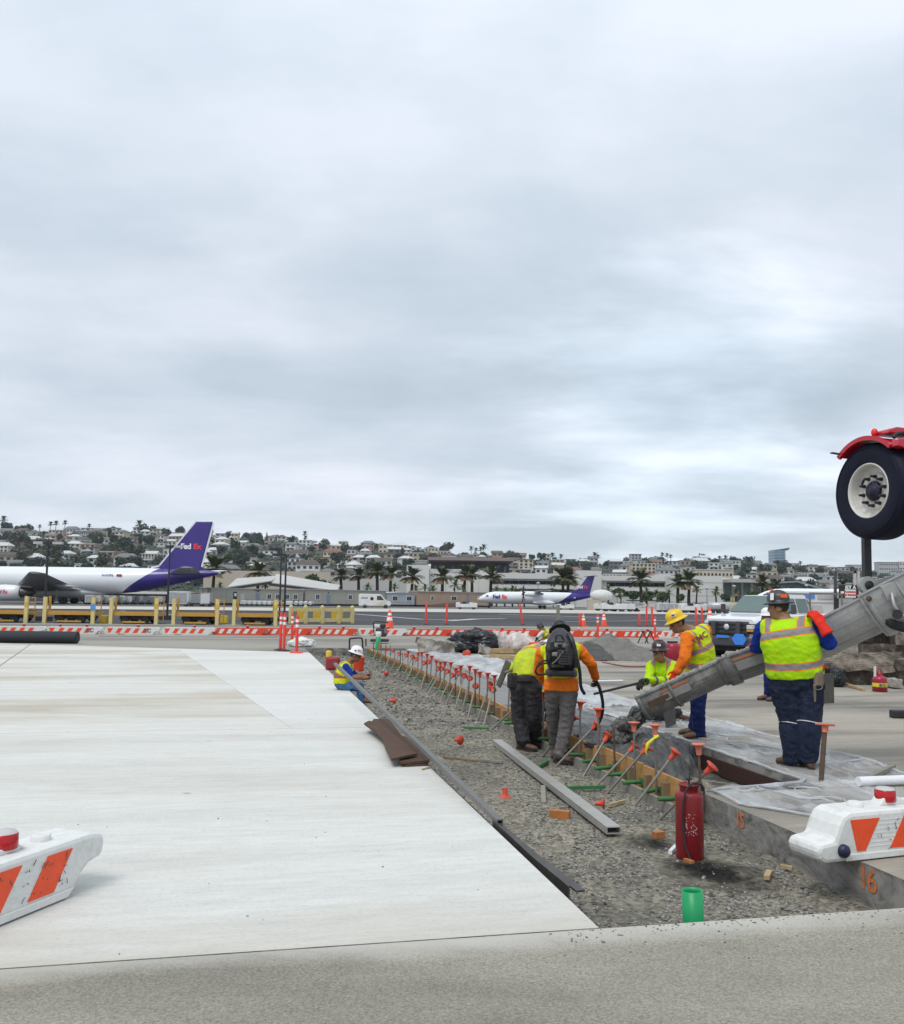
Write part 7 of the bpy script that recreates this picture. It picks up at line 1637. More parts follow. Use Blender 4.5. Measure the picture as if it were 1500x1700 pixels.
# stabilisers, wings
for q in (1, -1):
 wing((-19.6, q*.9, 6.0), (-25.2, q*.6, 6.0), (-24.6, q*9.3, 6.9), (-26.8, q*9.3, 6.9), .45, .2).build('stabiliser', m_silv if q > 0 else m_jetw, JET)
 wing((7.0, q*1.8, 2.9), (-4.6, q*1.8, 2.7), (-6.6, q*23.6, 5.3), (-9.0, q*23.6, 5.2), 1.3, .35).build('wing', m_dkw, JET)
 ex, ey, ez = 6.8, q*7.9, 2.0
 MB().lathe([(1.18, 0), (1.36, -.35), (1.42, -1.6), (1.34, -3.2), (1.12, -4.3), (1.0, -4.35), (.9, -3.6)], (ex, ey, ez), (1, 0, 0), n=28).build('engine_nacelle', m_jetw, JET)
 MB().lathe([(.98, -4.0), (.78, -5.3), (.62, -6.1), (.4, -6.1), (.1, -6.9)], (ex, ey, ez), (1, 0, 0), n=24).build('exhaust_cone', m_metal, JET)
 MB().prism([(ex-.6, ey-.15, ez+1.2), (ex-6.0, ey-.15, ez+.9), (ex-6.6, ey-.15, ez+1.3), (ex-1.5, ey-.15, ez+1.75)], (0, .3, 0)).build('pylon', m_silv, JET)
 for k in (3.6, 6.2, 10.5): MB().lathe([(.05, 0), (.25, .7), (.28, 2.2), (.05, 4.0)], (-2.2-.36*k+1.2, q*(k+1), 2.5+.08*k), (-1, 0, -.06), n=10).build('flap_fairing', m_silv, JET)
 MB().cyl((-1.9, q*4.6, 2.6), (-1.9, q*4.6, .7), .18).bar((-3.2, q*4.6, .62), (-.6, q*4.6, .62), .18, .18).build('main_gear', m_silv, JET)
 for wx in (-3.1, -.75):
  for wy in (4.15, 5.05): MB().cyl((wx, q*wy-.2, .58), (wx, q*wy+.2, .58), .57, n=20).build('wheel', m_tyre2, JET)
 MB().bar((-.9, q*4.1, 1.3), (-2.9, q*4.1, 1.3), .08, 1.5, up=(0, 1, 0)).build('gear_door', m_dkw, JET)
MB().loft([[Vector((x, 1.9*w*cos(t), 2.3+1.15*w*sin(t))) for t in np.linspace(0, 2*pi, 20, endpoint=False)] for x, w in ((9, .2), (6, .9), (2, 1.15), (-4, 1.1), (-8, .55), (-9.4, .1))]).build('belly_fairing', m_jetw, JET)
MB().cyl((21.5, 0, 2.2), (21.5, 0, .6), .12).cyl((21.5, -.3, .5), (21.5, .3, .5), .48, n=18).build('nose_gear', m_tyre2, JET)
c = Vector((4.6, 7.9+1.40, 2.1)); lettering('letters', 'Fed', .9, m_purl, JET, Matrix.Translation((5.75, 9.34, 2.05)) @ R4s, .9, .03); lettering('letters', 'Ex', .9, m_redl, JET, Matrix.Translation((4.6, 9.34, 2.05)) @ R4s, .9, .03)
for k in (-2.5, -6, 3): MB().bar((k, 0, 6.9), (k-.3, 0, 7.35), .05, .25, up=(0, 1, 0)).build('antenna', m_jetw, JET)
# --- turboprop freighter in the middle
YA = 207.0
na_ = at_y(793, 1001, YA); tl_ = at_y(988, 1000, YA+4); hd = Vector((na_.x-tl_.x, na_.y-tl_.y, 0)); La = hd.length; hd.normalize()
ATR = thing('turboprop_freighter', 'small white turboprop freighter with purple tail in the distance', 'airplane', ((na_.x+tl_.x)/2, (na_.y+tl_.y)/2, 0), atan2(hd.y, hd.x))
m_paint2 = painted('turboprop_livery', -2.7, 0, 1.45)
h_ = La/2; zc = 2.35
fuselage([(h_, .08, zc-.35), (h_-.5, .5, zc-.3), (h_-1.3, .85, zc-.15), (h_-2.4, 1.18, zc), (h_-4, 1.38, zc+.05), (0, 1.40, zc+.05), (-h_*.32, 1.38, zc+.08), (-h_*.55, 1.12, zc+.3), (-h_*.78, .72, zc+.62), (-h_*.95, .36, zc+.85), (-h_+.1, .1, zc+.95)]).build('fuselage', m_paint2, ATR)
fin = [(-h_*.50, 0, zc+1.35), (-h_*.70, 0, zc+2.3), (-h_*.86, 0, zc+5.2), (-h_*.985, 0, zc+5.3), (-h_*.90, 0, zc+1.1), (-h_*.72, 0, zc+.9)]
MB().prism([(x, -.14, z) for x, y, z in fin], (0, .28, 0)).build('fin', m_purp, ATR, bevel=.05)
wing((-h_*.85, 0, zc+5.25), (-h_*.99, 0, zc+5.25), (-h_*.87, 3.6, zc+5.3), (-h_*.97, 3.6, zc+5.3), .3, .15).build('stabiliser', m_purp, ATR); wing((-h_*.85, 0, zc+5.25), (-h_*.99, 0, zc+5.25), (-h_*.87, -3.6, zc+5.3), (-h_*.97, -3.6, zc+5.3), .3, .15).build('stabiliser', m_purp, ATR)
tail_text(ATR, .18, -h_*.79, zc+2.75, .98, m_whl, m_redl); tail_text(ATR, 1.47, h_*.635, zc+.22, 1.22, m_purl, m_redl, 1.08)
lettering('letters', 'N906FX', .62, m_whl, ATR, Matrix.Translation((-h_*.56, 1.02, zc+.25)) @ R4s, 1.0, .015)
for q in (1, -1):
 wing((2.0, q*.6, zc+1.45), (-.6, q*.6, zc+1.4), (1.2, q*13.2, zc+1.75), (-.2, q*13.2, zc+1.7), .42, .18).build('wing', m_silv, ATR)
 MB().lathe([(.28, 0), (.5, -.5), (.55, -1.6), (.45, -3.4), (.15, -4.6)], (4.1, q*4.05, zc+.95), (1, 0, 0), n=18, sy=1.2).build('nacelle', m_jetw, ATR)
 MB().bar((2.9, q*4.05+q*.55, zc+.85), (-.2, q*4.05+q*.5, zc+1.05), .04, .22).build('nacelle_stripe', m_purl, ATR)
 pr_ = MB().lathe([(.28, 0), (.22, .3), (0, .55)], (4.1, q*4.05, zc+.95), (1, 0, 0), n=14).build('spinner', m_blackrub, ATR)
 for k in range(6):
  a = k*pi/3+.2; MB().bar((4.25, q*4.05+.25*cos(a), zc+.95+.25*sin(a)), (4.25, q*4.05+1.95*cos(a), zc+.95+1.95*sin(a)), .08, .26, up=(.8, -.6*sin(a), .6*cos(a))).build('blade', m_blackrub, ATR)
 MB().ball((-1.2, q*1.45, zc-1.0), (2.6, .55, .55), 16).build('gear_pod', m_jetw, ATR)
 MB().cyl((-1.2, q*1.9, .4), (-1.2, q*2.2, .4), .4, n=18).build('wheel', m_tyre2, ATR); MB().bar((-1.2, q*1.75, 1.3), (-1.2, q*2.0, .4), .12, .12).build('gear_leg', m_silv, ATR)
 MB().prism([(h_-1.55, q*.93, zc+.25), (h_-2.2, q*1.12, zc+.28), (h_-2.2, q*1.0, zc+.66), (h_-1.75, q*.82, zc+.58)], (.01, q*.05, 0)).build('cockpit_window', m_win, ATR)
MB().cyl((h_-2.6, 0, 1.3), (h_-2.6, 0, .4), .08).cyl((h_-2.6, -.2, .32), (h_-2.6, .2, .32), .32, n=14).build('nose_gear', m_tyre2, ATR)
# --- passenger jet nose on the right
YP = 186.0; nb_ = at_y(1248, 1003, YP); PJ = thing('passenger_jet', 'white airliner nose showing above the pickup truck', 'airplane', (nb_.x, nb_.y, 0), atan2(.08, -1))
zc = 3.1
fuselage([(0, .06, zc-.55), (-.5, .55, zc-.5), (-1.4, 1.0, zc-.32), (-2.8, 1.42, zc-.12), (-4.6, 1.75, zc), (-7, 1.88, zc+.05), (-32, 1.88, zc+.05), (-36, .8, zc+.8), (-38, .2, zc+1.1)], 32).build('fuselage', m_jetw, PJ)
for q in (1, -1): MB().prism([(-1.7, q*1.0, zc+.30), (-3.1, q*1.4, zc+.35), (-3.2, q*1.22, zc+.85), (-2.3, q*.85, zc+.75)], (.02, q*.06, .02)).build('cockpit_window', m_win, PJ)
for k in range(14): MB().box((-9-k*1.1, 1.86, zc+.55), (.35, .06, .4)).build('cabin_window', m_win, PJ)
MB().cyl((-4, 0, 1.4), (-4, 0, .4), .1).cyl((-4, -.25, .35), (-4, .25, .35), .35, n=14).build('nose_gear', m_tyre2, PJ)
# --- cargo dollies along the taxiway edge
m_dyel = M('dolly_yellow', (.50, .27, .045), .55, var=.2, scale=5, col2=(.30, .15, .03), thr=(.55, .75)); m_pyel = M('pale_yellow_paint', (.64, .52, .22), .55, var=.12, scale=4); m_dkfr = M('dolly_frame_dark', (.03, .028, .027), .7, var=.3)
def dolly(x0, x1, label, sign=False, ladder=True):
 p0, p1 = on_z(x0, 1034.5+.012*(x0-100)), on_z(x1, 1034.5+.012*(x1-100)); d = p1-p0; L_ = d.length; t = thing('cargo_dolly', label, 'cargo dolly', (p0+p1)/2, atan2(d.y, d.x), 'yellow cargo dollies in a row')
 D_ = 2.6; hx = L_/2
 MB().box((0, D_/2, .60), (L_-.25, D_, .14)).build('deck', m_dyel, t)
 MB().box((0, .02, .62), (L_-.25, .06, .24)).build('deck_edge', m_dyel, t); MB().box((0, D_/2, .36), (L_*.72, D_*.7, .22)).build('underframe', m_dkfr, t)
 MB().box((0, .0, .12), (L_*.5, .1, .1)).build('lower_rail', m_dyel, t)
 for k in range(10): MB().cyl((-hx+.35+k*(L_-.7)/9, .1, .69), (-hx+.35+k*(L_-.7)/9, D_-.1, .69), .045, n=8).build('roller', m_dkfr, t)
 for sx_ in (-1, 1):
  for y in (.3, D_-.3): MB().cyl((sx_*hx*.45, y-.1, .24), (sx_*hx*.45, y+.1, .24), .24, n=14).build('wheel', m_tyre2, t)
  MB().box((sx_*hx, -.05, .78), (.20, .20, 1.56)).build('corner_post', m_pyel, t); 
  if sx_ > 0 or ladder:
   MB().box((sx_*(hx-.16), .25, 1.05), (.12, .12, 1.1)).build('stake_post', m_dyel, t)
 for k in range(4): MB().box((hx+.16, .45, .5+.33*k), (.30, .06, .05)).build('rung', m_dyel, t)
 MB().bar((hx+.30, .45, .1), (hx+.30, .45, 1.55), .05, .05).build('rung_rail', m_dyel, t); MB().box((hx, -.16, 1.12), (.15, .03, .26)).build('yellow_plate', m_yellow, t)
 if sign: MB().box((hx+.02, -.18, .98), (.30, .03, .34)).build('blue_notice', M('blue_notice', (.10, .28, .62), .5, var=.5, scale=20), t)
 return t
dolly(-40, 43, 'yellow cargo dolly cut by the far left edge under the jet engine'); dolly(74, 154, 'yellow cargo dolly with blue notice on its end post', True); dolly(184, 259, 'yellow cargo dolly in front of the purple jet belly'); dolly(288, 360, 'yellow cargo dolly right of the second light pole'); dolly(388, 457, 'yellow cargo dolly nearest the pale yellow rail fence')
for px in (172, 372): 
 p = on_z(px, 1034.5); tag(MB().box((0, 0, .24), (.42, .4, .48)).build('yellow_box', m_yellow, loc=p, bevel=.03), 'dirty yellow box between dollies, ' + ('left one by the blue notice' if px == 172 else 'right one beyond the second light pole'), 'box')
q0, q1 = on_z(480, 1035), on_z(586, 1034.5); d = q1-q0; rf = thing('rail_fence', 'pale yellow steel rail fence at the end of the dolly row', 'fence', q0, atan2(d.y, d.x)); L_ = d.length
for f in (0.02, .24, .50, .76, .98): MB().box((f*L_, 0, .56), (.22, .22, 1.12)).lathe([(.12, 1.12), (.09, 1.2), (0, 1.22)], (f*L_, 0, 0), n=12).build('post', m_pyel, rf)
for z in (.22, .92): MB().box((L_/2, 0, z), (L_, .10, .24)).build('rail', m_pyel, rf)
for f, w in ((.06, .4), (.32, .45), (.62, .5)):
 p = q0+d*f; tag(MB().box((0, 0, .45), (w*1.6, .5, .75), rz=.1).build('yellow_cabinet', m_yellow, loc=(p.x+.3, p.y+1.6, 0), bevel=.03), f'yellow cabinet behind the rail fence, ' + {.06: 'at its left end', .32: 'in the middle', .62: 'toward its right end'}[f], 'cabinet')
# light poles
m_pole = M('dark_pole_paint', (.022, .024, .034), .5)
def light_pole(px, py, y_top, label, arms=2, Y=None):
 b = on_z(px, py); Y = b.y; top = at_y(px, y_top, Y); t = thing('light_pole', label, 'light pole', (b.x, b.y, 0), 0, 'tall light poles'); H_ = top.z
 MB().cyl((0, 0, 0), (0, 0, H_), .085, .06, n=10).build('pole', m_pole, t); MB().box((0, 0, .15), (.9, .5, .3)).build('base_block', m_blackrub, t)
 if arms == 2:
  MB().bar((-.5, 0, H_-.05), (.5, 0, H_-.05), .15, .15).bar((0, 0, H_-.1), (0, 0, H_+.25), .05, .05).build('crossarm', m_pole, t)
  for q in (-1, 1): MB().box((q*.62, 0, H_-.05), (.6, .3, .16)).build('lamp_head', m_lens_top, t)
 else:
  MB().bar((0, 0, H_), (-.55, 0, H_+.02), .16, .16).build('crossarm', m_pole, t); MB().box((-.7, 0, H_), (.6, .3, .18)).build('lamp_head', m_pole, t)
light_pole(73, 1031, 900, 'tall dark light pole with two lamps in front of the jet fuselage'); light_pole(277, 1029, 906, 'tall dark light pole with two lamps in front of the purple tail')
light_pole(463.5, 1026, 912, 'taller of the twin dark poles behind the dollies, single lamp', 1); light_pole(471.5, 1031, 921, 'shorter of the twin dark poles behind the delineators, single lamp', 1)
# --- cabins (site trailers)
m_tr1 = M('beige_grey_cladding', (.37, .355, .30), .7, var=.08, scale=.6); m_tr2 = M('blue_grey_cladding', (.40, .42, .46), .7, var=.08, scale=.6); m_tr3 = M('tan_cladding', (.40, .28, .20), .7, var=.08, scale=.6)
m_trroof = M('cabin_roof', (.42, .42, .42), .7); m_doorb = M('blue_grey_door', (.20, .25, .33), .6); m_frame = M('white_window_frame', (.70, .70, .68), .5); m_pane = M('dark_pane', (.03, .035, .045), .15, spec=.7, var=.3, scale=1)
m_seam = M('cladding_seam', (.25, .24, .21), .8)
cabA, cabB = (330, 176.0), (806, 228.0)
def cab_Y(px): return cabA[1]+(cabB[1]-cabA[1])*(px-cabA[0])/(cabB[0]-cabA[0])
def cabin(x0, x1, h, mat, label, wins, doors, extra=None, peak=0.0):
 a, b = at_y(x0, 1004, cab_Y(x0)), at_y(x1, 1004, cab_Y(x1)); a.z = b.z = 0; d = b-a; L_ = d.length; t = thing('site_trailer', label, 'site trailer', a, atan2(d.y, d.x), 'site trailers in a row')
 MB().box((L_/2, 1.8, h/2+.25), (L_-.1, 3.6, h-.5)).build('wall', mat, t); 
 if peak: MB().prism([(-.1, -.2, h), (L_+.1, -.2, h), (L_/2, -.2, h+peak)], (0, 4, 0)).build('roof', m_trroof, t)
 else: MB().box((L_/2, 1.8, h+.06), (L_+.3, 4.0, .14)).build('roof', m_trroof, t)
 MB().box((L_/2, 1.8, .22), (L_-.3, 3.4, .44)).build('skirting', m_blkst, t)
 loc_x = lambda px: (at_y(px, 1000, cab_Y(px))-a).length*1.0
 for px, w, z in wins:
  x = loc_x(px); f_ = MB().box((x, -.02, z), (w+.24, .08, 1.15)).build('window', m_frame, t)
  for q in (-1, 1): MB().box((x+q*w/4, -.05, z), (w/2-.06, .06, .92)).build('pane', m_pane, f_)
 for px in doors: 
  x = loc_x(px); dd = MB().box((x, -.02, 1.45), (1.0, .08, 2.1)).build('door', m_doorb, t); MB().box((x+.35, -.08, 1.4), (.06, .06, .2)).build('handle', m_steel, dd); MB().box((x, -.02, 2.9), (.3, .15, .2)).build('door_lamp', m_blackrub, t)
 for k in range(int(L_//3.6)): MB().box((3.6*(k+1), -.005, h/2+.25), (.05, .02, h-.6)).build('seam', m_seam, t)
 return t, L_, loc_x
t, L_, lx = cabin(349, 503, 3.35, m_tr1, 'long beige-grey site trailer with a dark sign behind the cargo dollies', [(444.5, 1.0, 1.9), (458.5, .9, 1.9), (475, 1.0, 1.9), (489, 1.0, 1.9)], [425.5])
x = lx(388); MB().box((x, -.1, 2.0), (.8, .06, 1.5)).build('notice_sign', m_bk, t); MB().box((x, -.14, 2.15), (.5, .03, .6)).build('notice_print', m_signw, t); x = lx(400); MB().box((x, -.06, 1.6), (1.0, .05, 1.5)).build('white_panel', m_lens_top, t)
x = lx(425); MB().box((x, -.04, 3.15), (1.6, .05, .16)).build('vent_slot', m_bk, t)
t, L_, lx = cabin(506, 640, 3.5, m_tr1, 'second beige-grey site trailer left of the white van', [(525.5, 1.0, 2.0), (579.5, 1.0, 2.0), (601, 1.0, 2.0)], [543.5])
t, L_, lx = cabin(641, 688, 3.1, m_tr2, 'small blue-grey site trailer behind the white van nose', [(654, 1.4, 1.9), (678, 1.4, 1.9)], [], peak=.35)
MB().box((lx(664), -1.2, .9), (4.5, .06, .08)).build('ramp_rail', m_steel, t)
t, L_, lx = cabin(691, 812, 3.6, m_tr3, 'tan site trailer with access ramp left of the turboprop', [(716, .7, 2.1), (752, 1.5, 2.1), (796, 1.5, 2.1)], [775])
MB().prism([(lx(700), -1.4, .1), (lx(764), -1.4, .1), (lx(764), -1.4, 1.25), (lx(700), -1.4, .45)], (0, .12, 0)).build('access_ramp', M('ramp_brown', (.20, .12, .09), .8, var=.2), t)
a = at_y(325, 1003, 178); t = thing('slatted_enclosure', 'pale slatted enclosure at the left end of the site trailers', 'enclosure', (a.x, a.y, 0), .3)
for k in range(5): MB().box((k*.62, 0, 1.6), (.5, .3, 3.1)).build('slat', m_lens_top if k % 2 else m_tr1, t)
# --- vehicles on the far apron
m_gw = M('ground_equipment_white', (.60, .60, .59), .5, var=.15, scale=2); m_gs = M('container_silver', (.38, .39, .40), .4, .4, var=.25, scale=2); m_grn = M('dark_green_box', (.03, .12, .10), .6)
def small_vehicle(kind, px, py, label, w=None, rz=0.0, cat=None, mat=m_gw, group='ground vehicles on the far apron'):
 p = on_z(px, py); t = thing(kind, label, cat or kind.replace('_', ' '), (p.x, p.y, 0), rz, group); return t
def wheels(t, xs, ys, r):
 for x in xs:
  for y in ys: MB().cyl((x, y-.1, r), (x, y+.1, r), r, n=14).build('wheel', m_tyre2, t)
def van(px, py, label):
 t = small_vehicle('cargo_van', px, py, label, cat='van', rz=.12)
 prof = [(-2.9, .45), (2.6, .45), (2.9, .8), (2.75, 1.25), (2.0, 1.45), (1.2, 2.35), (.8, 2.55), (-2.7, 2.6), (-2.95, 2.4)]
 MB().prism([(x, -1, z) for x, z in prof], (0, 2, 0)).build('body', m_gw, t, bevel=.08)
 MB().prism([(1.95, -.98, 1.5), (1.2, -.98, 2.3), (1.2, .98, 2.3), (1.95, .98, 1.5)], (.06, 0, .05)).build('windscreen', m_glass, t); MB().prism([(.3, -1.02, 1.5), (1.6, -1.02, 1.5), (1.0, -1.02, 2.25), (.3, -1.02, 2.25)], (0, .04, 0)).build('side_window', m_pane, t)
 wheels(t, (-1.8, 1.9), (-.9, .9), .38); MB().lathe([(.32, 0), (.32, .02), (0, .02)], (-.6, -1.0, 1.75), (0, -1, 0), n=18).build('round_emblem', m_pole, t); MB().box((-1.9, -1.01, 1.85), (1.2, .02, .28)).build('side_lettering', m_doorb, t)
 MB().bar((.7, -1.2, .7), (1.9, -1.2, 1.7), .1, .1).bar((-.2, -1.2, .5), (1.0, -1.2, 1.2), .08, .08).build('yellow_ladder', m_pyel, t)
van(622, 1010, 'white cargo van with round emblem in front of the site trailers')
def tug(px, py, label, s=1.0, mat=m_gw, rz=0.0):
 t = small_vehicle('baggage_tug', px, py, label, cat='tug', rz=rz)
 MB().prism([(x*s, -.7*s, z*s) for x, z in ((-1.6, .3), (1.6, .3), (1.6, .95), (.5, 1.05), (.3, .8), (-.9, .8), (-1.0, 1.1), (-1.6, 1.0))], (0, 1.4*s, 0)).build('body', mat, t, bevel=.05)
 MB().box((-.3*s, 0, 1.0*s), (.5*s, .9*s, .3*s)).build('seat', m_blackrub, t); MB().cyl((.3*s, 0, 1.0*s), (.15*s, 0, 1.35*s), .04, n=6).build('steering_post', m_blackrub, t); wheels(t, (-1.0*s, 1.05*s), (-.6*s, .6*s), .32*s)
 return t
tug(774, 1011.5, 'white baggage tug just left of the turboprop nose', 1.25); tug(1003, 1014, 'white baggage tug right of the turboprop tail', 1.3); tug(938, 1012.5, 'white baggage tug under the turboprop tail', 1.1)
for i in range(8): tug(410+i*8.3, 1005.5+i*.1, f'white tug in the packed row before the trailer, {ordinal(i)} from its left end', .95, rz=1.2)
for i in range(4): tug(486+i*8, 1006.4, f'white tug in the short row under the trailer windows, {ordinal(i)} from its left end', .95, rz=1.2)
def container(px, py, label, w=2.0, h=1.6, mat=m_gs):
 t = small_vehicle('cargo_container', px, py, label, cat='container')
 MB().prism([(-w/2, -.8, .35), (w/2-.3, -.8, .35), (w/2, -.8, .8), (w/2, -.8, .35+h), (-w/2, -.8, .35+h)], (0, 1.6, 0)).build('shell', mat, t, bevel=.03)
 MB().box((0, -.83, .35+h/2), (w*.86, .04, h*.8)).build('curtain', m_gw if mat is m_gs else m_gs, t); MB().box((0, 0, .25), (w+.1, 1.7, .1)).build('base', m_dkfr, t); wheels(t, (-w*.35, w*.35), (-.6, .6), .18)
 return t
cl = ['left of the purple tail', 'under the purple tail', 'red-brown, beside the silver one', 'silver, just right of the red-brown one']
container(297, 1006, 'white cargo container under the tip of the purple tail', 3.6, 2.2, m_gw); container(326, 1006, 'red-brown cargo container beside the trailers', 2.6, 2.0, M('maroon_container', (.16, .05, .045), .6, var=.15)); container(342, 1006.5, 'silver cargo container nearest the first trailer', 1.8, 2.0)
container(398, 1004, 'dark blue cargo container before the first trailer', 1.8, 1.8, m_pole)
for i, px in enumerate((150, 163, 176, 189, 202, 215, 228, 241, 254, 266)): container(px, 1003.5, f'small pale container seen under the jet belly, {ordinal(i)} from the left', 1.5, 1.3, m_gs if i % 2 else m_gw)
for i, px in enumerate((1018, 1032, 1044)): tug(px, 1015, f'white ground vehicle in the right cluster, {ordinal(i)} from the turboprop tail', 1.45)
t = small_vehicle('belt_loader', 1075, 1015.5, 'white scissor-frame loader among the far ground vehicles', cat='loader')
for q in (-1, 1): MB().bar((-3.0, q*.7, .6), (2.6, q*.7, 2.0), .12, .16).bar((-3.0, q*.7, 2.0), (2.6, q*.7, .6), .12, .16).build('scissor_arm', m_gw, t)
MB().box((0, 0, .5), (6.4, 1.8, .3)).build('chassis', m_gw, t); MB().box((-.4, 0, 2.1), (7.0, 1.9, .22)).build('platform', m_dkfr, t); wheels(t, (-2.3, 2.3), (-.8, .8), .35)
for i, px in enumerate((1098, 1110, 1123, 1136)): container(px, 1016, f'white ground cart between the loader and the yellow hat, {ordinal(i)} in line', 1.7, 1.35, m_gw)
for i, px in enumerate((1150, 1163)): tug(px, 1017.5, f'white tug right of the yellow hard hat, {ordinal(i)} in line', 1.5)
t = small_vehicle('tank_trailer', 1204, 1018.5, 'long silver tank trailer left of the pickup truck', cat='tank trailer'); MB().lathe([(.3, -3.2), (.72, -3.0), (.80, 0), (.72, 3.0), (.3, 3.2)], (0, 0, 1.25), (1, 0, 0), n=20).build('tank', m_gs, t); MB().box((0, 0, .5), (6.2, 1.2, .2)).build('chassis', m_dkfr, t); wheels(t, (-2.3, -1.2, 0, 1.2, 2.3), (-.6, .6), .3)
t = small_vehicle('equipment_box', 1165, 1010, 'dark green equipment box on a white stand', cat='box'); MB().box((0, 0, 2.4), (1.4, 1.2, 1.6)).build('box', m_grn, t, bevel=.03); MB().box((0, 0, .8), (1.8, 1.4, 1.6)).build('stand', m_gw, t)
t = small_vehicle('yellow_stair', 1216, 1022, 'yellow step ladder stand left of the pickup truck', cat='ladder')
for q in (-.45, .45): MB().bar((q, 0, 0), (q*.4, 0, 2.7), .12, .12).build('rail', m_pyel, t)
for k in range(6): MB().box((0, 0, .3+k*.4), (.8-.1*k, .25, .07)).build('tread', m_pyel, t)
p = on_z(990, 1013); t = thing('storage_tank', 'white rounded tank end on a beige box right of the turboprop tail', 'tank', (p.x, p.y, 0)); MB().ball((1.0, 0, 3.1), (2.4, 1.4, 1.2), 18).build('tank', m_gw, t); MB().box((-.6, 0, 1.1), (2.6, 1.8, 2.2)).build('box', M('beige_box', (.42, .37, .29), .7), t)
# --- terminal buildings
m_tw = M('terminal_white', (.62, .61, .58), .7, var=.05, scale=.05); m_twg = M('terminal_grey', (.44, .43, .41), .7, var=.06, scale=.05); m_band = M('dark_window_band', (.012, .013, .020), .5, var=.4, scale=.3, spec=.15); m_dks = M('dark_structure', (.075, .08, .09), .8, var=.2, scale=.1); m_pinkr = M('pinkish_roof', (.26, .20, .19), .8)
m_teal = M('teal_glass', (.16, .22, .22), .2, var=.3, scale=.2); m_tanw = M('tan_retaining_wall', (.46, .40, .32), .85, var=.1, scale=.05)
def block(name, x0, x1, y0, Y, depth, mat, label, cat='building', y1=None):
 a, b = at_y(x0, y0, Y), at_y(x1, y0, Y); h = (a.z+b.z)/2; t = thing(name, label, cat, ((a.x+b.x)/2, Y, 0)); w = b.x-a.x
 z0 = 0 if y1 is None else at_y((x0+x1)/2, y1, Y).z
 MB().box((0, depth/2, (h+z0)/2), (w, depth, h-z0)).build('wall', mat, t); return t, w, h
def zpx(px, py, Y): return at_y(px, py, Y).z
def bands(t, x0, x1, y0, y1, Y, n, mull=True, cx=None):
 a, b = at_y(x0, y0, Y), at_y(x1, y1, Y); c0 = t.location; w = (b.x-a.x)/n
 for k in range(n): MB().box((a.x-c0.x+w*(k+.5), -.08, (a.z+b.z)/2), (w-.12, .3, (a.z-b.z)*1.12)).build('window', m_band, t)
YT = 300.0
t, w, h = block('terminal_block', 675, 712, 938, YT+10, 25, m_tw, 'tall white square block behind the lone palms'); 
t, w, h = block('terminal_block', 712, 822, 945, YT+14, 25, m_tw, 'broad white terminal wall behind the row of palms')
for k in range(6): MB().box((-w/2+w*(k+.5)/6, -.03, h/2), (.12, .1, h)).build('wall_joint', m_twg, t)
t, w, h = block('terminal_building', 812, 956, 954, YT, 22, m_tw, 'long white terminal with dark window bands above the turboprop'); bands(t, 814, 954, 963.5, 970.5, YT, 9); bands(t, 862, 954, 979, 986, YT, 7); MB().box((0, -.6, h-.5), (w+1, 1.2, 1.8)).build('parapet', m_tw, t); MB().box((0, -.5, zpx(885, 975, YT)), (w, 1.2, 1.0)).build('ledge', m_tw, t)
t, w, h = block('terminal_block', 956, 998, 947, YT-6, 22, m_tw, 'tall blank white block behind the turboprop fin')
t, w, h = block('terminal_building', 998, 1112, 958, YT, 22, m_tw, 'white terminal wing with dark window bands right of the turboprop fin'); bands(t, 1007, 1108, 967, 974, YT, 7); bands(t, 1025, 1090, 983, 990, YT, 5); MB().box((0, -.6, h-.5), (w+1, 1.2, 1.6)).build('parapet', m_tw, t); MB().box((0, -.6, zpx(1050, 979, YT)), (w, 1.2, .9)).build('ledge', m_tw, t)
t, w, h = block('terminal_block', 1112, 1199, 956, YT-8, 25, m_tw, 'plain white hall left of the teal glass building')
for k in range(4): MB().box((0, -.03, h*(k+1)/5), (w, .08, .15)).build('wall_joint', m_twg, t)
t, w, h = block('terminal_block', 1080, 1113, 954, YT+30, 20, m_tw, 'small white upper storey behind the terminal wing')
t, w, h = block('glass_building', 1199, 1262, 968, YT, 20, m_teal, 'low teal glass building with flat grey roof above the pickup'); MB().box((0, -1, h+.5), (w+2, 24, 1.1)).build('roof', m_twg, t)
for k in range(5): MB().box((-w/2+w*k/4, -.3, h/2), (.7, .6, h)).build('column', m_tw, t)
a, b = at_y(1288, 985, 310), at_y(1384, 985, 310); t = thing('hangar', 'low dark hangar with long sloping roof right of the tall man', 'hangar', ((a.x+b.x)/2, 310, 0)); w = b.x-a.x; z0, z1 = zpx(1330, 966, 310), zpx(1380, 985, 310)
MB().prism([(-w/2, 0, 0), (w/2, 0, 0), (w/2, 0, z1), (w*.05, 0, z0*.93), (-w*.15, 0, z0), (-w/2, 0, z0*.95)], (0, 30, 0)).build('wall', M('hangar_wall', (.10, .12, .12), .7), t); MB().bar((w/2, -.5, z1+.1), (-w*.15, -.5, z0+.1), 1.5, .6).bar((-w*.15, -.5, z0+.1), (-w/2, -.5, z0*.96), 1.5, .6).build('roof', M('hangar_roof', (.24, .27, .28), .6), t)
t, w, h = block('parking_structure', 715, 845, 933, YT+120, 40, m_dks, 'dark parking structure with pinkish roof edge behind the palms'); MB().box((0, -.5, h+.5), (w+2, 41, 1.4)).build('roof', m_pinkr, t)
for k in range(9): MB().box((-w/2+w*(k+.5)/9, -.2, h*.45), (.8, .6, h*.9)).build('column', m_doorb, t)
t, w, h = block('retaining_wall', 338, 548, 948, YT+80, 2, m_tanw, 'tan retaining wall along the foot of the hill', 'wall')
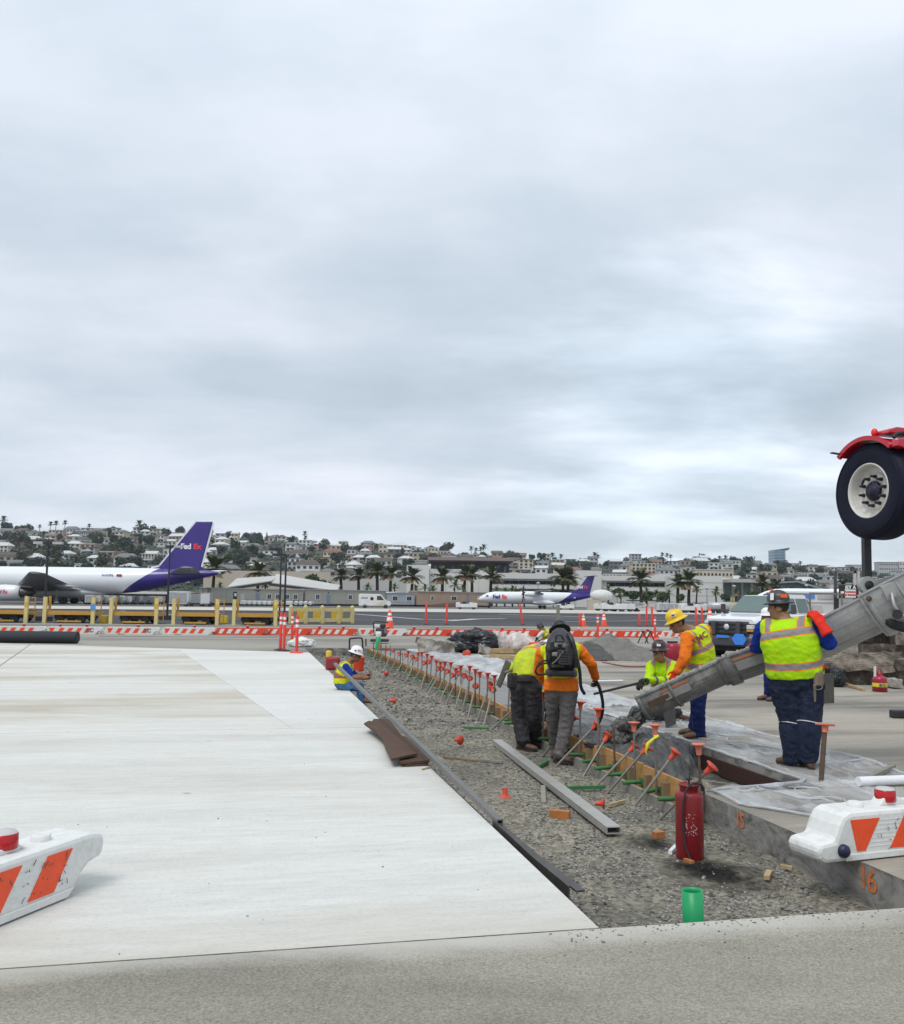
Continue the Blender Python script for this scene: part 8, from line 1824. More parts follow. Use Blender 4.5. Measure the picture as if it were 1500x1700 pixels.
t, w, h = block('retaining_wall', 548, 700, 956, YT+80, 2, m_twg, 'grey wall at the foot of the hill behind the palms', 'wall')
a, b = at_y(372, 978, 236), at_y(566, 980, 250); t = thing('carport', 'long pale carport canopy on dark steel beams behind the site trailers', 'canopy', ((a.x+b.x)/2, 240, 0), .06); w = b.x-a.x; z0 = zpx(460, 975, 240)
for (x0, x1, zz0, zz1) in ((-w/2, -w*.10, z0*.93, z0*1.35), (-w*.12, w/2, z0*1.25, z0*.82)): MB().prism([(x0, 0, zz0), (x1, 0, zz1), (x1, 14, zz1+1.6), (x0, 14, zz0+2.6)], (0, 0, .25)).build('roof', M('canopy_roof', (.46, .45, .43), .7, var=.1, scale=.1), t); MB().bar((x0, -.1, zz0-.35), (x1, -.1, zz1-.35), .4, .7).build('beam', m_dkfr, t)
for k in range(9): MB().bar((-w/2+w*k/8, .3, 0), (-w/2+w*k/8, .3, z0*.9), .4, .4).build('post', m_dkfr, t)
t, w, h = block('shed_row', 150, 322, 986, 215, 10, m_twg, 'low grey sheds seen beneath the jet tail'); MB().box((0, -.2, h+.3), (w, 11, .6)).build('roof', m_tw, t)
for k in range(14): MB().box((-w/2+w*(k+.5)/14, -.1, h*.45), (w/14*.55, .3, h*.8)).build('bay', m_dks, t)
t, w, h = block('shed_row', -40, 150, 990, 215, 10, m_dks, 'dark low sheds behind the jet engine')
# --- palms
m_trunk = M('palm_trunk', (.045, .034, .026), .95, var=.35, scale=2, bump=.6); m_fr1 = M('palm_frond_olive', (.085, .095, .035), .6, var=.3, scale=.7); m_fr2 = M('palm_frond_dry', (.22, .15, .07), .7, var=.3, scale=.7); m_fr3 = M('palm_frond_fresh', (.085, .15, .03), .6, var=.3, scale=.8)
def palm_crown(seed, n, r, mat_i=(0,), droop=1.0, width=.16):
 rr = random.Random(seed); mb = MB()
 for k in range(n):
  az = 2*pi*k/n*2.618+rr.uniform(-.2, .2); el = (1.35-1.75*(k/n)**.9)+rr.uniform(-.1, .1); L_ = r*rr.uniform(.85, 1.1)*(1.0 if el < .9 else .85)
  c = Vector((0, 0, 0)); d = Vector((cos(az)*cos(el), sin(az)*cos(el), sin(el))); pts = [c]; st = 9
  for i in range(st):
   d = (d+Vector((0, 0, -.12*droop*(i/st)*1.6))).normalized(); c = c+d*L_/st; pts.append(c)
  mi = 1 if k > n*.86 and len(mat_i) > 1 else 0
  sd_ = Vector((-sin(az), cos(az), 0))
  for i in range(1, st):
   p, q = pts[i], pts[i+1]; dd = (q-p).normalized(); nn = sd_.cross(dd).normalized(); lw = r*width*(1-.5*abs(i/st-.45))
   for s_ in (-1, 1):
    for h_ in (0, .33, .66):
     b = p.lerp(q, h_); tip = b+sd_*s_*lw*.8+dd*lw*.75+nn*lw*(.15-.35*droop*.6); w2 = dd*r*.03
     mb.add([b-w2, b+w2, tip], [(0, 1, 2)], mi)
  mb.add([pts[0]+sd_*.05*r*.3, pts[5]+sd_*.02, pts[9], pts[5]-sd_*.02, pts[0]-sd_*.05*r*.3], [(0, 1, 2, 3, 4)], mi)
 return mb
crowns = [palm_crown(i, 84, 4.0, (0, 1), 1.0, .2).mesh('crown', [m_fr1, m_fr2]) for i in range(3)]
crown_s = [palm_crown(10+i, 30, 2.6, (0, 1), 1.3, .2).mesh('crown', [m_fr3, m_fr2]) for i in range(2)]
def trunk_mesh(h, r): return MB().tube([Vector((.12*sin(k*.5), .1*cos(k*.4), h*k/8)) for k in range(9)], [r*(1.25-.4*k/8+(.35 if k == 8 else 0)) for k in range(9)], n=10).mesh('trunk', m_trunk)
tr_c = {}
def palm(px, yc, rpx, Y, label, small=False, group=None, kind='palm_tree'):
 c = at_y(px, yc, Y); R_ = rpx*Y/1500; h = c.z; t = thing(kind, label, 'palm tree', (c.x, Y, 0), rnd.uniform(0, 6), group or ('small palms by the terminal' if small else 'large palms in front of the terminal'))
 k = round(h/1.0) ; 
 if (k, small) not in tr_c: tr_c[(k, small)] = trunk_mesh(float(k), .22 if small else .45)
 tro = mo('trunk', tr_c[(k, small)], t); tro.scale = (1, 1, h/k)
 cm = (crown_s if small else crowns)[rnd.randrange(2 if small else 3)]; co = mo('crown', cm, t, (0, 0, h)); s_ = R_/(2.6 if small else 4.0); co.scale = (s_, s_, s_*.95); return t
for px, yc, r, lb in ((355, 944, 31, 'big palm with drooping fronds just right of the purple tail'), (429, 950, 25, 'lone palm left of the twin dark poles'), (566, 956, 19, 'leftmost palm of the dense group above the trailers'), (595, 955, 19, 'second palm in the dense group above the trailers'), (626, 949, 24, 'tallest palm in the dense group above the white van'), (648, 954, 20, 'palm right beside the tallest one above the white van'), (684, 958, 23, 'palm standing alone before the tall white square block'), (734, 958, 23, 'palm standing alone before the broad white wall'), (771, 955, 22, 'first palm of the dark cluster at the broad wall\'s end'), (783, 954, 21, 'second palm of the dark cluster at the broad wall\'s end'), (815, 956, 25, 'palm at the left corner of the long terminal'), (934, 959, 27, 'large palm left of the turboprop fin'), (943, 961, 23, 'palm half hidden behind the large one by the turboprop fin'), (1063, 962, 25, 'large palm before the terminal wing'), (1125, 969, 20, 'left palm of the pair above the yellow hat'), (1143, 965, 25, 'right palm of the pair above the yellow hat'), (1265, 970, 21, 'palm above the pickup truck beside the glass building'), (1285, 974, 18, 'duller palm behind the tall man\'s hat'), (1398, 972, 13, 'palm glimpsed through the fuel truck frame')):
 palm(px, yc, r, 268+8*sin(px*.7), lb)
sl = [(548, 974, 12, 'left of the carport end'), (690, 977, 10, 'left of the broad wall, first'), (705, 976, 10, 'at the foot of the lone palm'), (718, 978, 9, 'right of the lone palm'), (755, 972, 12, 'between lone palm and cluster'), (768, 977, 9, 'before the dark cluster'), (440, 972, 10, 'below the palm by the twin poles'), (398, 974, 10, 'right of the purple tail palm'), (824, 979, 9, 'at the terminal corner, first'), (838, 981, 9, 'above the turboprop nose'), (850, 979, 9, 'above the turboprop lettering'), (870, 982, 8, 'above the turboprop propeller'), (1009, 978, 11, 'right of the tall blank block'), (1073, 981, 9, 'under the terminal wing palm'), (1090, 985, 9, 'right of the terminal wing palm'), (1156, 979, 11, 'right of the palm pair'), (1188, 982, 11, 'before the plain hall'), (1221, 984, 10, 'before the glass building'), (1240, 988, 8, 'left of the airliner nose'), (655, 974, 9, 'behind the white van'), (610, 975, 10, 'behind the second trailer'), (365, 973, 9, 'under the purple tail palm'), (1110, 984, 9, 'left of the palm pair')]
for px, yc, r, lb in sl: palm(px, yc, r, 252+6*sin(px), 'small bright green palm ' + lb, True)
# bushes by the terminal
m_leaf1 = M('bush_leaf', (.045, .075, .022), .8, var=.4, scale=.8); m_leaf2 = M('dark_tree_leaf', (.046, .066, .040), .85, var=.4, scale=.4); m_leaf3 = M('olive_tree_leaf', (.074, .082, .050), .85, var=.4, scale=.4); m_leaf4 = M('bluegreen_tree_leaf', (.046, .070, .060), .85, var=.4, scale=.4); m_bark = M('tree_bark', (.07, .055, .04), .95)
def leaf_crown(seed, n, rx, rz_, leaf, mat, lobes=5):
 rr = np.random.RandomState(seed); C = rr.normal(0, 1, (lobes, 3)); C /= np.linalg.norm(C, axis=1)[:, None]; C *= rr.uniform(.25, .62, (lobes, 1)); C[0] = 0
 k = rr.randint(0, lobes, n); dirs = rr.normal(0, 1, (n, 3)); dirs /= np.linalg.norm(dirs, axis=1)[:, None]; rad = rr.uniform(.55, 1.0, (n, 1))**.5*rr.uniform(.42, .60, (lobes, 1))[k]
 P = (C[k]+dirs*rad)*np.array([rx, rx, rz_]); a = rr.normal(0, 1, (n, 3)); a /= np.linalg.norm(a, axis=1)[:, None]; b = np.cross(a, rr.normal(0, 1, (n, 3))); b /= np.linalg.norm(b, axis=1)[:, None]; s_ = leaf*rr.uniform(.6, 1.3, (n, 1))
 V = np.stack([P-a*s_-b*s_*.6, P+a*s_-b*s_*.7, P+b*s_*1.1], 1).reshape(-1, 3); return np_mesh('crown', V, np.arange(3*n).reshape(-1, 3), mat)
bush = [leaf_crown(40+i, 420, 2.2, 1.6, .34, m_leaf1) for i in range(3)]
for i, (px, y, r, lb) in enumerate([(860, 984, 11, 'above the turboprop wing'), (900, 985, 11, 'right of the turboprop propeller'), (918, 982, 12, 'left of the large palm'), (1030, 983, 11, 'beside the lamp globes'), (1050, 986, 11, 'under the terminal wing'), (1072, 990, 12, 'bright, left of the yellow hat'), (1098, 990, 11, 'bright, nearest the yellow hat'), (1130, 990, 9, 'under the palm pair'), (1205, 990, 10, 'before the glass building'), (1255, 988, 11, 'beside the airliner nose'), (1310, 982, 16, 'tall brown hedge, left half'), (1345, 983, 15, 'tall brown hedge, right half'), (515, 962, 14, 'at the end of the retaining wall'), (535, 967, 10, 'above the carport end')]):
 Y = 246 if y > 975 else 300; c = at_y(px, y, Y); t = thing('shrub', 'rounded green shrub ' + lb, 'shrub', (c.x, Y, 0), i, 'shrubs by the terminal'); s_ = r*Y/1500/2.0
 o = mo('crown', bush[i % 3], t, (0, 0, max(c.z, 1.4*s_))); o.scale = (s_*1.2, s_, s_*1.1); MB().cyl((0, 0, 0), (0, 0, c.z), .12).build('trunk', m_bark, t)
# lamp standards near the terminal
for px, y0, lb in ((893, 968, 'pale street lamp above the turboprop wing'), (1024, 987, 'globe lamp left of the terminal palm'), (1031, 987, 'globe lamp beside its twin'), (1340, 972, 'curved street lamp by the brown hedge'), (1173, 976, 'thin mast before the plain hall'), (1218, 973, 'thin mast before the glass building')):
 c = at_y(px, y0, 245); t = thing('street_lamp', lb, 'street lamp', (c.x, 245, 0), 0, 'street lamps by the terminal'); MB().cyl((0, 0, 0), (0, 0, c.z), .12, .08, n=8).build('pole', m_steel, t); MB().ball((-.3 if 'curved' in lb else 0, 0, c.z), (.5, .5, .3) if 'globe' not in lb else (.55, .55, .55), 10).build('lamp_head', m_lens_top, t)
# ================================================================== HILL with houses and trees, skyline buildings
SKY = [(-400, 884), (0, 886), (60, 884), (120, 885), (200, 886), (280, 888), (350, 890), (430, 896), (500, 902), (560, 909), (620, 912), (700, 916), (760, 921), (830, 927), (900, 931), (1000, 939), (1060, 938), (1120, 936), (1200, 936), (1260, 939), (1330, 946), (1400, 953), (1500, 954), (1900, 956)]
D0, DR = 440.0, 930.0
kx = []; ky = []
for px, py in SKY: d = sight(px, py); kx.append(d.x/d.y); ky.append(d.z/d.y)
def hill_z(x, y):
 k = float(np.interp(x/y, kx, ky)); top = k*DR+CAM_H; f = (y-D0)/(DR-D0)
 if f <= 0: return 0.0
 g_ = f if f < 1 else 1-.0*(f-1); e_ = min(1.0, g_); e_ = e_**.92
 z = top*e_ + (3.2*noise.noise(Vector((x*.010, y*.012, 1)))+1.2*noise.noise(Vector((x*.03, y*.03, 2))))*min(1, f*4)
 if f > 1: z -= (f-1)*38
 return z
P = np.zeros((170, 60, 3))
for i in range(170):
 for j in range(60):
  y = 420+(1400-420)*j/59; x = y*(-.72+1.44*i/169); P[i, j] = (x, y, hill_z(x, y)-.3)
m_hill = M('hillside_scrub', (.06, .064, .042), .95, var=.4, scale=.02, col2=(.10, .085, .055), thr=(.52, .66), space='World')
tag(mo('hillside', grid_mesh('hillside', P, m_hill)), kind='structure')
# houses
wallc = {'white': (.62, .62, .60), 'cream': (.56, .49, .38), 'beige': (.44, .37, .28), 'pale grey': (.42, .42, .42), 'pinkish': (.50, .33, .27), 'tan': (.36, .27, .19), 'off-white': (.55, .54, .50), 'dark grey': (.14, .14, .15)}
m_wall = {k: M('house_wall_'+k.replace(' ', '_').replace('-', '_'), v, .8, var=.07, scale=.3) for k, v in wallc.items()}
roofc = {'terracotta': (.21, .11, .078), 'brown': (.10, .08, .066), 'grey': (.16, .16, .16), 'white': (.52, .52, .51)}
m_roof = {k: M('house_roof_'+k, v, .85, var=.15, scale=.4) for k, v in roofc.items()}
m_hwin = M('house_window', (.025, .03, .038), .2, var=.4, scale=.6)
meshes = {}
def shared(key, fn):
 if key not in meshes: meshes[key] = fn()
 return meshes[key]
def house(x, y, w, d, h, st, wall, roof, rtype, label, rz, group='houses on the hillside', name='house', cat='house', nw=None):
 z = hill_z(x, y); t = thing(name, label, cat, (x, y, z), rz, group)
 W_, D_, H_ = round(w), round(d), round(h)
 mo('wall', shared(('w', W_, D_, H_, wall), lambda: MB().box((0, D_/2, H_/2-3), (W_, D_, H_+6)).mesh('wall', m_wall[wall])), t)
 def mk_roof():
  if rtype == 'flat': return MB().box((0, D_/2, H_+.25), (W_+.7, D_+.7, .5)).mesh('roof', m_roof[roof])
  rh = W_*.16+.6; e_ = .6; a = [(-W_/2-e_, -e_, H_), (W_/2+e_, -e_, H_), (W_/2+e_, D_+e_, H_), (-W_/2-e_, D_+e_, H_)]
  r0, r1 = (-W_/2+D_*.35, D_/2, H_+rh), (W_/2-D_*.35, D_/2, H_+rh)
  if rtype == 'gable': r0, r1 = (-W_/2-e_, D_/2, H_+rh), (W_/2+e_, D_/2, H_+rh)
  return MB().add(a+[r0, r1], [(0, 1, 5, 4), (1, 2, 5), (2, 3, 4, 5), (3, 0, 4), (3, 2, 1, 0)]).mesh('roof', m_roof[roof])
 mo('roof', shared(('r', W_, D_, H_, roof, rtype), mk_roof), t)
 n = nw or max(2, int(W_/3.4)); wm = shared(('win', n, W_), lambda: MB().box((0, -.02, 0), (W_/n*.52, .3, 1.5)).mesh('window', m_hwin))
 for s_ in range(st):
  for k in range(n): mo('window', wm, t, (-W_/2+W_*(k+.5)/n, 0, H_*(s_+.55)/st))
 if rnd.random() < .35 and st > 1: mo('balcony', shared(('b', W_), lambda: MB().box((0, -.9, 0), (W_*.6, 1.8, .25)).box((0, -1.75, .5), (W_*.6, .1, .9)).mesh('balcony', m_wall['white'])), t, (0, 0, H_/st))
 return t
LM = [(0, 40, 'at the far left'), (40, 110, 'behind the first light pole'), (110, 180, 'above the jet fuselage'), (180, 250, 'left of the purple tail'), (250, 330, 'beside the purple tail'), (330, 400, 'above the big drooping palm'), (400, 455, 'above the lone palm'), (455, 520, 'behind the twin poles'), (520, 580, 'above the carport'), (580, 660, 'above the dense palms'), (660, 720, 'above the tall white block'), (720, 800, 'above the broad white wall'), (800, 870, 'above the turboprop nose'), (870, 950, 'above the long terminal'), (950, 1010, 'above the turboprop fin'), (1010, 1080, 'above the terminal wing'), (1080, 1150, 'above the yellow hat'), (1150, 1210, 'above the plain white hall'), (1210, 1270, 'above the glass building'), (1270, 1340, 'below the glass tower'), (1340, 1420, 'above the fuel truck'), (1420, 1600, 'at the far right'), (-300, 0, 'beyond the left edge')]
def lm(px): return next((t_ for a, b, t_ in LM if a <= px < b), 'at the far right')
items = []      # (px, top y, attributes) chosen first so that each gets a label of its own
hr = random.Random(21); placed = []
tries = 0
while len(placed) < 285 and tries < 9000:
 tries += 1
 px = hr.uniform(-8, 1508); f = hr.random()**.85; y = D0+25+(DR-D0-25)*f
 d = sight(px, 900); x = d.x/d.y*y; w = hr.choice((7, 8, 9, 10, 11, 12, 14)); h = hr.choice((4, 4, 5, 6, 6, 7, 8)); 
 z = hill_z(x, y); qx, qy = to_px((x, y, z+h*.5)); wp = w*1500/y
 if px < 640 and qy > 985: continue
 if any(abs(qx-a) < (wp+b)*.46 and abs(qy-c) < 4.6 for a, b, c in placed): continue
 if px < 260 and hr.random() < .25: continue
 placed.append((qx, wp, qy)); st = 1 if h < 5 else 2
 wall = hr.choices(list(wallc), (34, 14, 13, 10, 6, 8, 16, 4))[0]; roof = hr.choices(list(roofc), (9, 20, 33, 38))[0]; rt = hr.choices(('hip', 'gable', 'flat'), (38, 24, 38))[0]
 if rt == 'flat' and roof == 'terracotta': roof = 'grey'
 lev = 'low down' if f < .3 else ('midway up' if f < .68 else ('high up' if f < .9 else 'on the ridge'))
 size = 'small' if w < 10 else ('broad' if w > 13 else 'mid-sized')
 items.append([qx, x, y, w, hr.choice((7, 8, 9)), h, st, wall, roof, rt, f'{wall} {"one" if st == 1 else "two"}-storey house with {roof} {rt} roof {lev} {lm(qx)}', hr.uniform(-.35, .35)])
from collections import defaultdict
def settle(rows, li, word):
 """rows that would share a label are told apart by their order from the left"""
 by = defaultdict(list)
 for r in rows: by[r[li]].append(r)
 for l_, v_ in by.items():
  if len(v_) > 1:
   v_.sort(key=lambda r: r[0])
   for k, r in enumerate(v_): r[li] = (l_.replace('house with ', '').replace(' roof ', '-roofed house ') if len(l_.split()) > 11 else l_)+f', {ordinal(k)} from left'
settle(items, 10, 'house')
for qx, x, y, w, d_, h, st, wall, roof, rt, lab, rz_ in items: house(x, y, w, d_, h, st, wall, roof, rt, lab, rz_)
# larger blocks of flats the eye can pick out
def flats(px, py_top, wpx, Y, st, wall, label, roof='grey', nw=None, rz_=.0):
 d = sight(px, py_top); x = d.x/d.y*Y; z = hill_z(x, Y); top = at_y(px, py_top, Y).z; h = max(6, top-z); house(x, Y, wpx*Y/1500, 12, h, st, wall, roof, 'flat', label, rz_, 'larger buildings on the hillside', 'apartment_building', 'apartment building', nw)
flats(246, 920, 60, 600, 3, 'off-white', 'long white three-storey flats with balconies just left of the purple tail', 'white', 12); flats(137, 882, 34, 860, 2, 'pale grey', 'grey balconied block high on the hill above the jet fuselage', 'grey', 9)
flats(165, 878, 24, 900, 2, 'pinkish', 'pink mansion on the ridge above the jet fuselage', 'terracotta', 5); flats(207, 927, 20, 590, 2, 'pinkish', 'pink cube house above the jet fuselage top', 'brown', 3); flats(502, 897, 26, 800, 3, 'white', 'tall white terraced house on the ridge by the twin round palms', 'white', 4)
flats(528, 927, 34, 620, 2, 'cream', 'cream flats with arches above the carport', 'brown', 5); flats(873, 930, 24, 700, 4, 'cream', 'orange-roofed cream flats above the long terminal', 'terracotta', 3); flats(716, 910, 22, 820, 2, 'cream', 'cream flats with pale roof on the ridge above the tall white block', 'white', 4)
flats(745, 925, 24, 700, 2, 'white', 'white flats with dark windows above the broad wall', 'white', 4); flats(1068, 936, 40, 680, 4, 'cream', 'big cream apartment block above the terminal wing', 'white', 6); flats(1056, 921, 16, 900, 5, 'pale grey', 'slim grey tower block on the ridge above the terminal wing', 'grey', 3)
flats(1022, 951, 42, 560, 2, 'white', 'row of white townhouses right of the turboprop fin', 'grey', 8); flats(1185, 947, 62, 560, 2, 'cream', 'long cream terrace of flats above the plain hall', 'white', 10); flats(1212, 933, 30, 820, 2, 'white', 'white villa with tall cypresses above the plain hall', 'white', 5); flats(895, 940, 24, 620, 2, 'white', 'white house with red roof right of the orange-roofed flats', 'terracotta', 3)
flats(1362, 939, 36, 1000, 2, 'dark grey', 'long dark low block on the skyline above the fuel truck', 'grey', 8); flats(1422, 938, 24, 1000, 2, 'pale grey', 'pale low block on the skyline left of the black strut', 'white', 5); flats(1474, 934, 32, 1050, 5, 'pale grey', 'grey hospital-like block on the skyline right of the black strut', 'grey', 8); flats(1502, 933, 20, 1050, 5, 'off-white', 'cream block on the skyline at the right edge', 'white', 4)
flats(1350, 951, 50, 700, 2, 'white', 'long white commercial building above the fuel truck', 'white', 10); flats(1295, 956, 40, 620, 2, 'pale grey', 'grey commercial building below the glass tower', 'white', 8)
# glass tower with red-roofed base
d = sight(1296, 912); TY = 1080.0; x = d.x/d.y*TY; zt = at_y(1296, 913, TY).z; zb = hill_z(x, TY)-6; tw = thing('glass_tower', 'blue glass high-rise with tilted roof standing alone on the skyline', 'tower', (x, TY, zb)); w = 21*TY/1500; H_ = zt-zb
m_tower = M('blue_tower_glass', (.10, .18, .26), .15, var=.3, scale=.08, col2=(.16, .26, .35), thr=(.4, .6)); m_slabt = M('tower_slab_edge', (.30, .34, .38), .5)
MB().prism([(-w/2, 0, 0), (w*.30, 0, 0), (w/2, 6, 0), (w/2, 22, 0), (-w/2, 22, 0)], (0, 0, H_)).build('wall', m_tower, tw)
for k in range(13): MB().prism([(-w/2-.2, -.3, 0), (w*.30, -.3, 0), (w/2+.2, 5.8, 0), (w/2, 22, 0), (-w/2, 22, 0)], (0, 0, .7)).build('floor_edge', m_slabt, tw, loc=(0, 0, H_*(k+.5)/13))
MB().prism([(-w/2-.5, -.5, H_), (w/2+1, -.5, H_), (w/2+3, -.5, H_+3), (-w*.1, -.5, H_+.8)], (0, 22, 0)).build('roof', m_dks, tw)
flats(1305, 936, 46, 1000, 1, 'off-white', 'long red-roofed building at the foot of the glass tower', 'terracotta', 9)
# trees
tv = {}
specs = [('dense dark', m_leaf2, 4.2, 4.0), ('olive spreading', m_leaf3, 5.2, 3.4), ('blue-green bushy', m_leaf4, 4.6, 4.2), ('bright green', m_leaf1, 3.6, 3.2)]
for i, (nm, mt, rx, rz_) in enumerate(specs):
 for k in range(3): tv[(i, k)] = leaf_crown(100+i*7+k, 520, rx, rz_, .62, mt, 7)
trunk_t = MB().tube([(0, 0, -4), (.1, 0, 0), (.25, .1, 2.5), (.1, .2, 4.5)], [.4, .35, .28, .18], n=7).tube([(.2, .1, 2.2), (1.3, .3, 4.2)], [.18, .1], n=5).tube([(.2, .1, 2.6), (-1.1, -.3, 4.6)], [.16, .08], n=5).mesh('trunk', m_bark)
rows = []; tries = 0
while len(rows) < 285 and tries < 8000:
 tries += 1; px = hr.uniform(-10, 1510); f = hr.random(); 
 if px > 1000 and hr.random() < .3: continue
 y = D0+8+(DR-D0+15)*f; d = sight(px, 900); x = d.x/d.y*y; z = hill_z(x, y); qx, qy = to_px((x, y, z+4))
 if any(abs(qx-r[0]) < 7 and abs(qy-r[1]) < 3.2 for r in rows): continue
 near = any(abs(qx-a) < b*.42 and -1.5 < qy-c < 2.5 for a, b, c in placed)
 if near and hr.random() < .85: continue
 i = hr.choices(range(4), (38, 26, 26, 10))[0]; s_ = hr.uniform(.6, 1.3)*(1.25 if px < 330 else 1)
 lev = 'low on the hill' if f < .3 else ('midway up' if f < .68 else ('high up' if f < .92 else 'on the ridge'))
 rows.append([qx, qy, x, y, z, i, s_, f'{"tall " if s_ > 1.35 else ("small " if s_ < 1.0 else "")}{specs[i][0]} tree {lev} {lm(qx)}'])
settle(rows, 7, 'tree')
for qx, qy, x, y, z, i, s_, lab in rows:
 t = thing('hillside_tree', lab, 'tree', (x, y, z), hr.uniform(0, 6), 'trees on the hillside'); mo('trunk', trunk_t, t).scale = (s_,)*3; c = mo('crown', tv[(i, hr.randrange(3))], t, (0, 0, 4.2*s_)); c.scale = (s_*1.1, s_*1.1, s_)
# palms, cypresses and pines that stand out against the sky
fan = palm_crown(77, 34, 2.4, (0,), .8, .25).mesh('crown', [m_leaf2, m_fr2])
def sky_palm(px, yt, kind, lb, Y=920.0, sc=1.0):
 d = sight(px, yt); x = d.x/d.y*Y; z = hill_z(x, Y); top = at_y(px, yt, Y).z; t = thing('palm_tree', lb, 'palm tree', (x, Y, z), 1.0, 'palms on the ridge'); h = max(3, top-z)
 MB().cyl((0, 0, -2), (0, 0, h), .35, .25, n=7).build('trunk', m_bark, t); o = mo('crown', fan, t, (0, 0, h)); o.scale = (sc*1.25,)*3
for px, yt, sc, lb in ((6, 862, 1.6, 'bushy palm on the ridge at the far left'), (66, 874, .9, 'small palm on the ridge right of the far left one'), (84, 870, 1.2, 'palm on the ridge above the first light pole'), (93, 869, 1.3, 'twin palm beside the one above the light pole'), (108, 868, 1.2, 'palm on the ridge right of the twin pair'), (148, 873, 1.0, 'palm left of the pink mansion'), (231, 870, 1.8, 'tall dark palm standing alone left of the purple tail'), (272, 880, 1.0, 'short palm on the ridge left of the fin tip'), (350, 888, 1.0, 'palm peeking right of the purple fin tip'), (506, 886, 1.2, 'upper round palm by the tall white house'), (507, 893, 1.1, 'lower round palm by the tall white house'), (782, 911, 1.2, 'first palm of the ridge row above the dark cluster'), (790, 913, 1.1, 'second palm of the ridge row above the dark cluster'), (798, 912, 1.2, 'third palm of the ridge row above the dark cluster'), (803, 909, 1.5, 'tallest palm of the ridge row above the dark cluster'), (917, 922, 1.3, 'round palm on the ridge above the long terminal'), (931, 924, 1.2, 'second round palm on the ridge above the long terminal'), (987, 922, 1.5, 'leaning tall palm above the tall blank block'), (992, 925, 1.3, 'shorter palm touching the leaning one'), (1099, 921, 1.1, 'ridge palm left of its twin above the yellow hat'), (1107, 922, 1.1, 'ridge palm right of its twin above the yellow hat'), (1113, 924, 1.0, 'lowest ridge palm above the yellow hat'), (1161, 921, .7, 'first of three thin tall palms on the ridge'), (1165, 922, .7, 'middle of three thin tall palms on the ridge'), (1168, 922, .7, 'last of three thin tall palms on the ridge'), (1194, 927, 1.2, 'round palm left of the white villa'), (1204, 926, 1.2, 'round palm above the white villa'), (1328, 935, 1.0, 'small ridge palm right of the glass tower'), (1252, 926, .6, 'tiny palm right of the ridge pines')): sky_palm(px, yt, 'fan', lb, 920, sc)
def sky_tree(px, yt, wpx, lb, Y=925.0, mat=0):
 d = sight(px, yt); x = d.x/d.y*Y; z = hill_z(x, Y); top = at_y(px, yt, Y).z; s_ = wpx*Y/1500/7.5; t = thing('ridge_tree', lb, 'tree', (x, Y, z), px, 'trees against the sky'); o = mo('crown', tv[(mat, int(px) % 3)], t, (0, 0, max(2.5, top-z-3.2*s_))); o.scale = (s_, s_, s_*1.05); MB().cyl((0, 0, -3), (0, 0, max(2.5, top-z-3*s_)), .35, .25, n=7).build('trunk', m_bark, t)
for px, yt, w, lb in ((12, 868, 22, 'dark round tree on the ridge at the far left'), (45, 880, 20, 'low dark tree on the ridge right of the far left palm'), (247, 879, 14, 'dark dome tree beside the tall palm'), (410, 887, 18, 'dark tree on the ridge above the lone palm'), (425, 888, 22, 'broad dark tree on the ridge left of the pine'), (460, 891, 20, 'dark tree on the ridge above the twin poles'), (628, 902, 16, 'bushy tree on the ridge above the dense palms'), (688, 906, 12, 'small dome tree on the ridge'), (742, 899, 19, 'large airy eucalyptus on the ridge above the broad wall'), (734, 905, 12, 'left shoulder of the airy eucalyptus group'), (842, 920, 14, 'dark tree on the ridge above the turboprop nose'), (905, 926, 16, 'dark tree on the ridge left of the round palms'), (1010, 929, 14, 'pointed dark tree above the turboprop fin'), (1072, 927, 18, 'rounded dark tree by the slim grey block'), (1092, 925, 16, 'dark tree below the ridge twin palms'), (1154, 927, 16, 'dark dome tree left of the three thin palms'), (1218, 926, 18, 'dark tree behind the white villa'), (1241, 922, 17, 'tallest dark pine right of the white villa'), (1228, 927, 18, 'dark pine between villa and tallest pine'), (1342, 938, 12, 'dark tree right of the glass tower'), (968, 929, 16, 'dark trees left of the leaning palm')): sky_tree(px, yt, w, lb, 925.0, int(px) % 3)
cy = MB().lathe([(.3, -2), (.9, 0), (1.1, 2), (.8, 6), (.35, 9), (0, 10.5)], n=9).mesh('crown', m_leaf2)
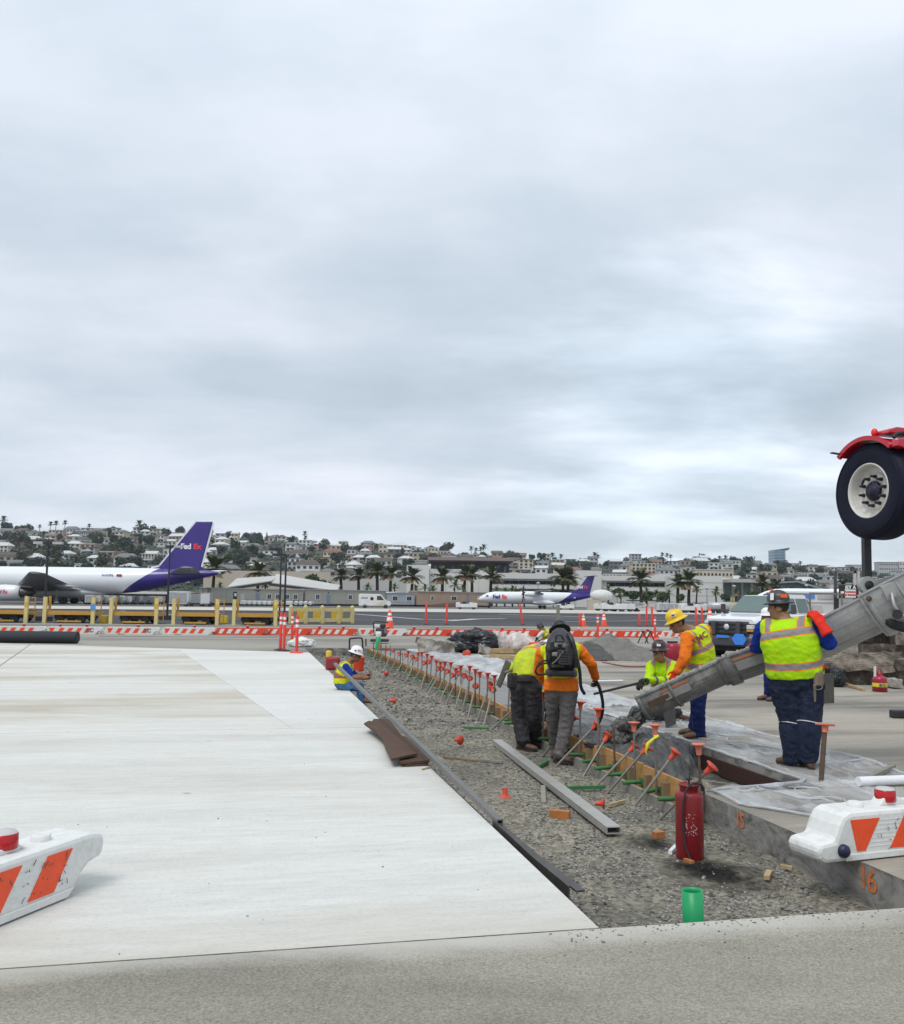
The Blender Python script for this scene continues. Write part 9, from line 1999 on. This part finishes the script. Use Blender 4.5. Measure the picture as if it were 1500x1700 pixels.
for px, yt, lb in ((443, 882, 'dark pointed pine standing above the ridge left of the twin poles'), (1198, 932, 'first cypress left of the white villa'), (1202, 932, 'second cypress left of the white villa'), (1226, 933, 'cypress right of the white villa'), (1230, 933, 'second cypress right of the white villa'), (1039, 932, 'first cypress left of the slim grey block'), (1043, 932, 'second cypress left of the slim grey block'), (1318, 936, 'cypress right of the glass tower')):
 Y = 915.0; d = sight(px, yt); x = d.x/d.y*Y; z = hill_z(x, Y); top = at_y(px, yt, Y).z; t = thing('cypress_tree', lb, 'tree', (x, Y, z), 0, 'cypresses on the hill'); s_ = max(.5, (top-z)/10.5); o = mo('crown', cy, t); o.scale = (s_*1.1, s_*1.1, s_); MB().cyl((0, 0, -2), (0, 0, 1), .3, n=6).build('trunk', m_bark, t)
# undergrowth between houses: one mass
r = np.random.RandomState(5); n = 17000; V = []; 
oc = np.array([(1, 0, 0), (-1, 0, 0), (0, 1, 0), (0, -1, 0), (0, 0, 1), (0, 0, -.4)]); of = np.array([(0, 2, 4), (2, 1, 4), (1, 3, 4), (3, 0, 4), (2, 0, 5), (1, 2, 5), (3, 1, 5), (0, 3, 5)])
Vs = np.zeros((n, 6, 3))
for i in range(n):
 y = D0+(DR-D0+30)*r.rand(); x = y*(-.56+1.12*r.rand()); s_ = r.uniform(.6, 1.9); Vs[i] = oc*np.array([s_*1.2, s_, s_])*(.7+.6*r.rand(6, 1))+(x, y, hill_z(x, y)+s_*.3)
me = np_mesh('undergrowth', Vs.reshape(-1, 3), (of[None]+np.arange(n)[:, None, None]*6).reshape(-1, 3), [m_leaf2, m_leaf3, m_leaf4], mi=np.repeat(r.randint(0, 3, n), 8)); tag(mo('undergrowth', me), kind='stuff')
# thin marine air over the whole place
m_haze = bpy.data.materials.new('haze'); m_haze.use_nodes = True; t_, N_, L_ = nodes_of(m_haze); N_.clear(); vo_ = N_.new('ShaderNodeVolumePrincipled'); vo_.inputs['Color'].default_value = (.86, .92, 1, 1); vo_.inputs['Density'].default_value = .0001; vo_.inputs['Anisotropy'].default_value = .2
mo_ = N_.new('ShaderNodeOutputMaterial'); L_.new(vo_.outputs[0], mo_.inputs['Volume'])
tag(MB().box((0, 600, 70), (3400, 1900, 150)).build('haze', m_haze), kind='stuff')
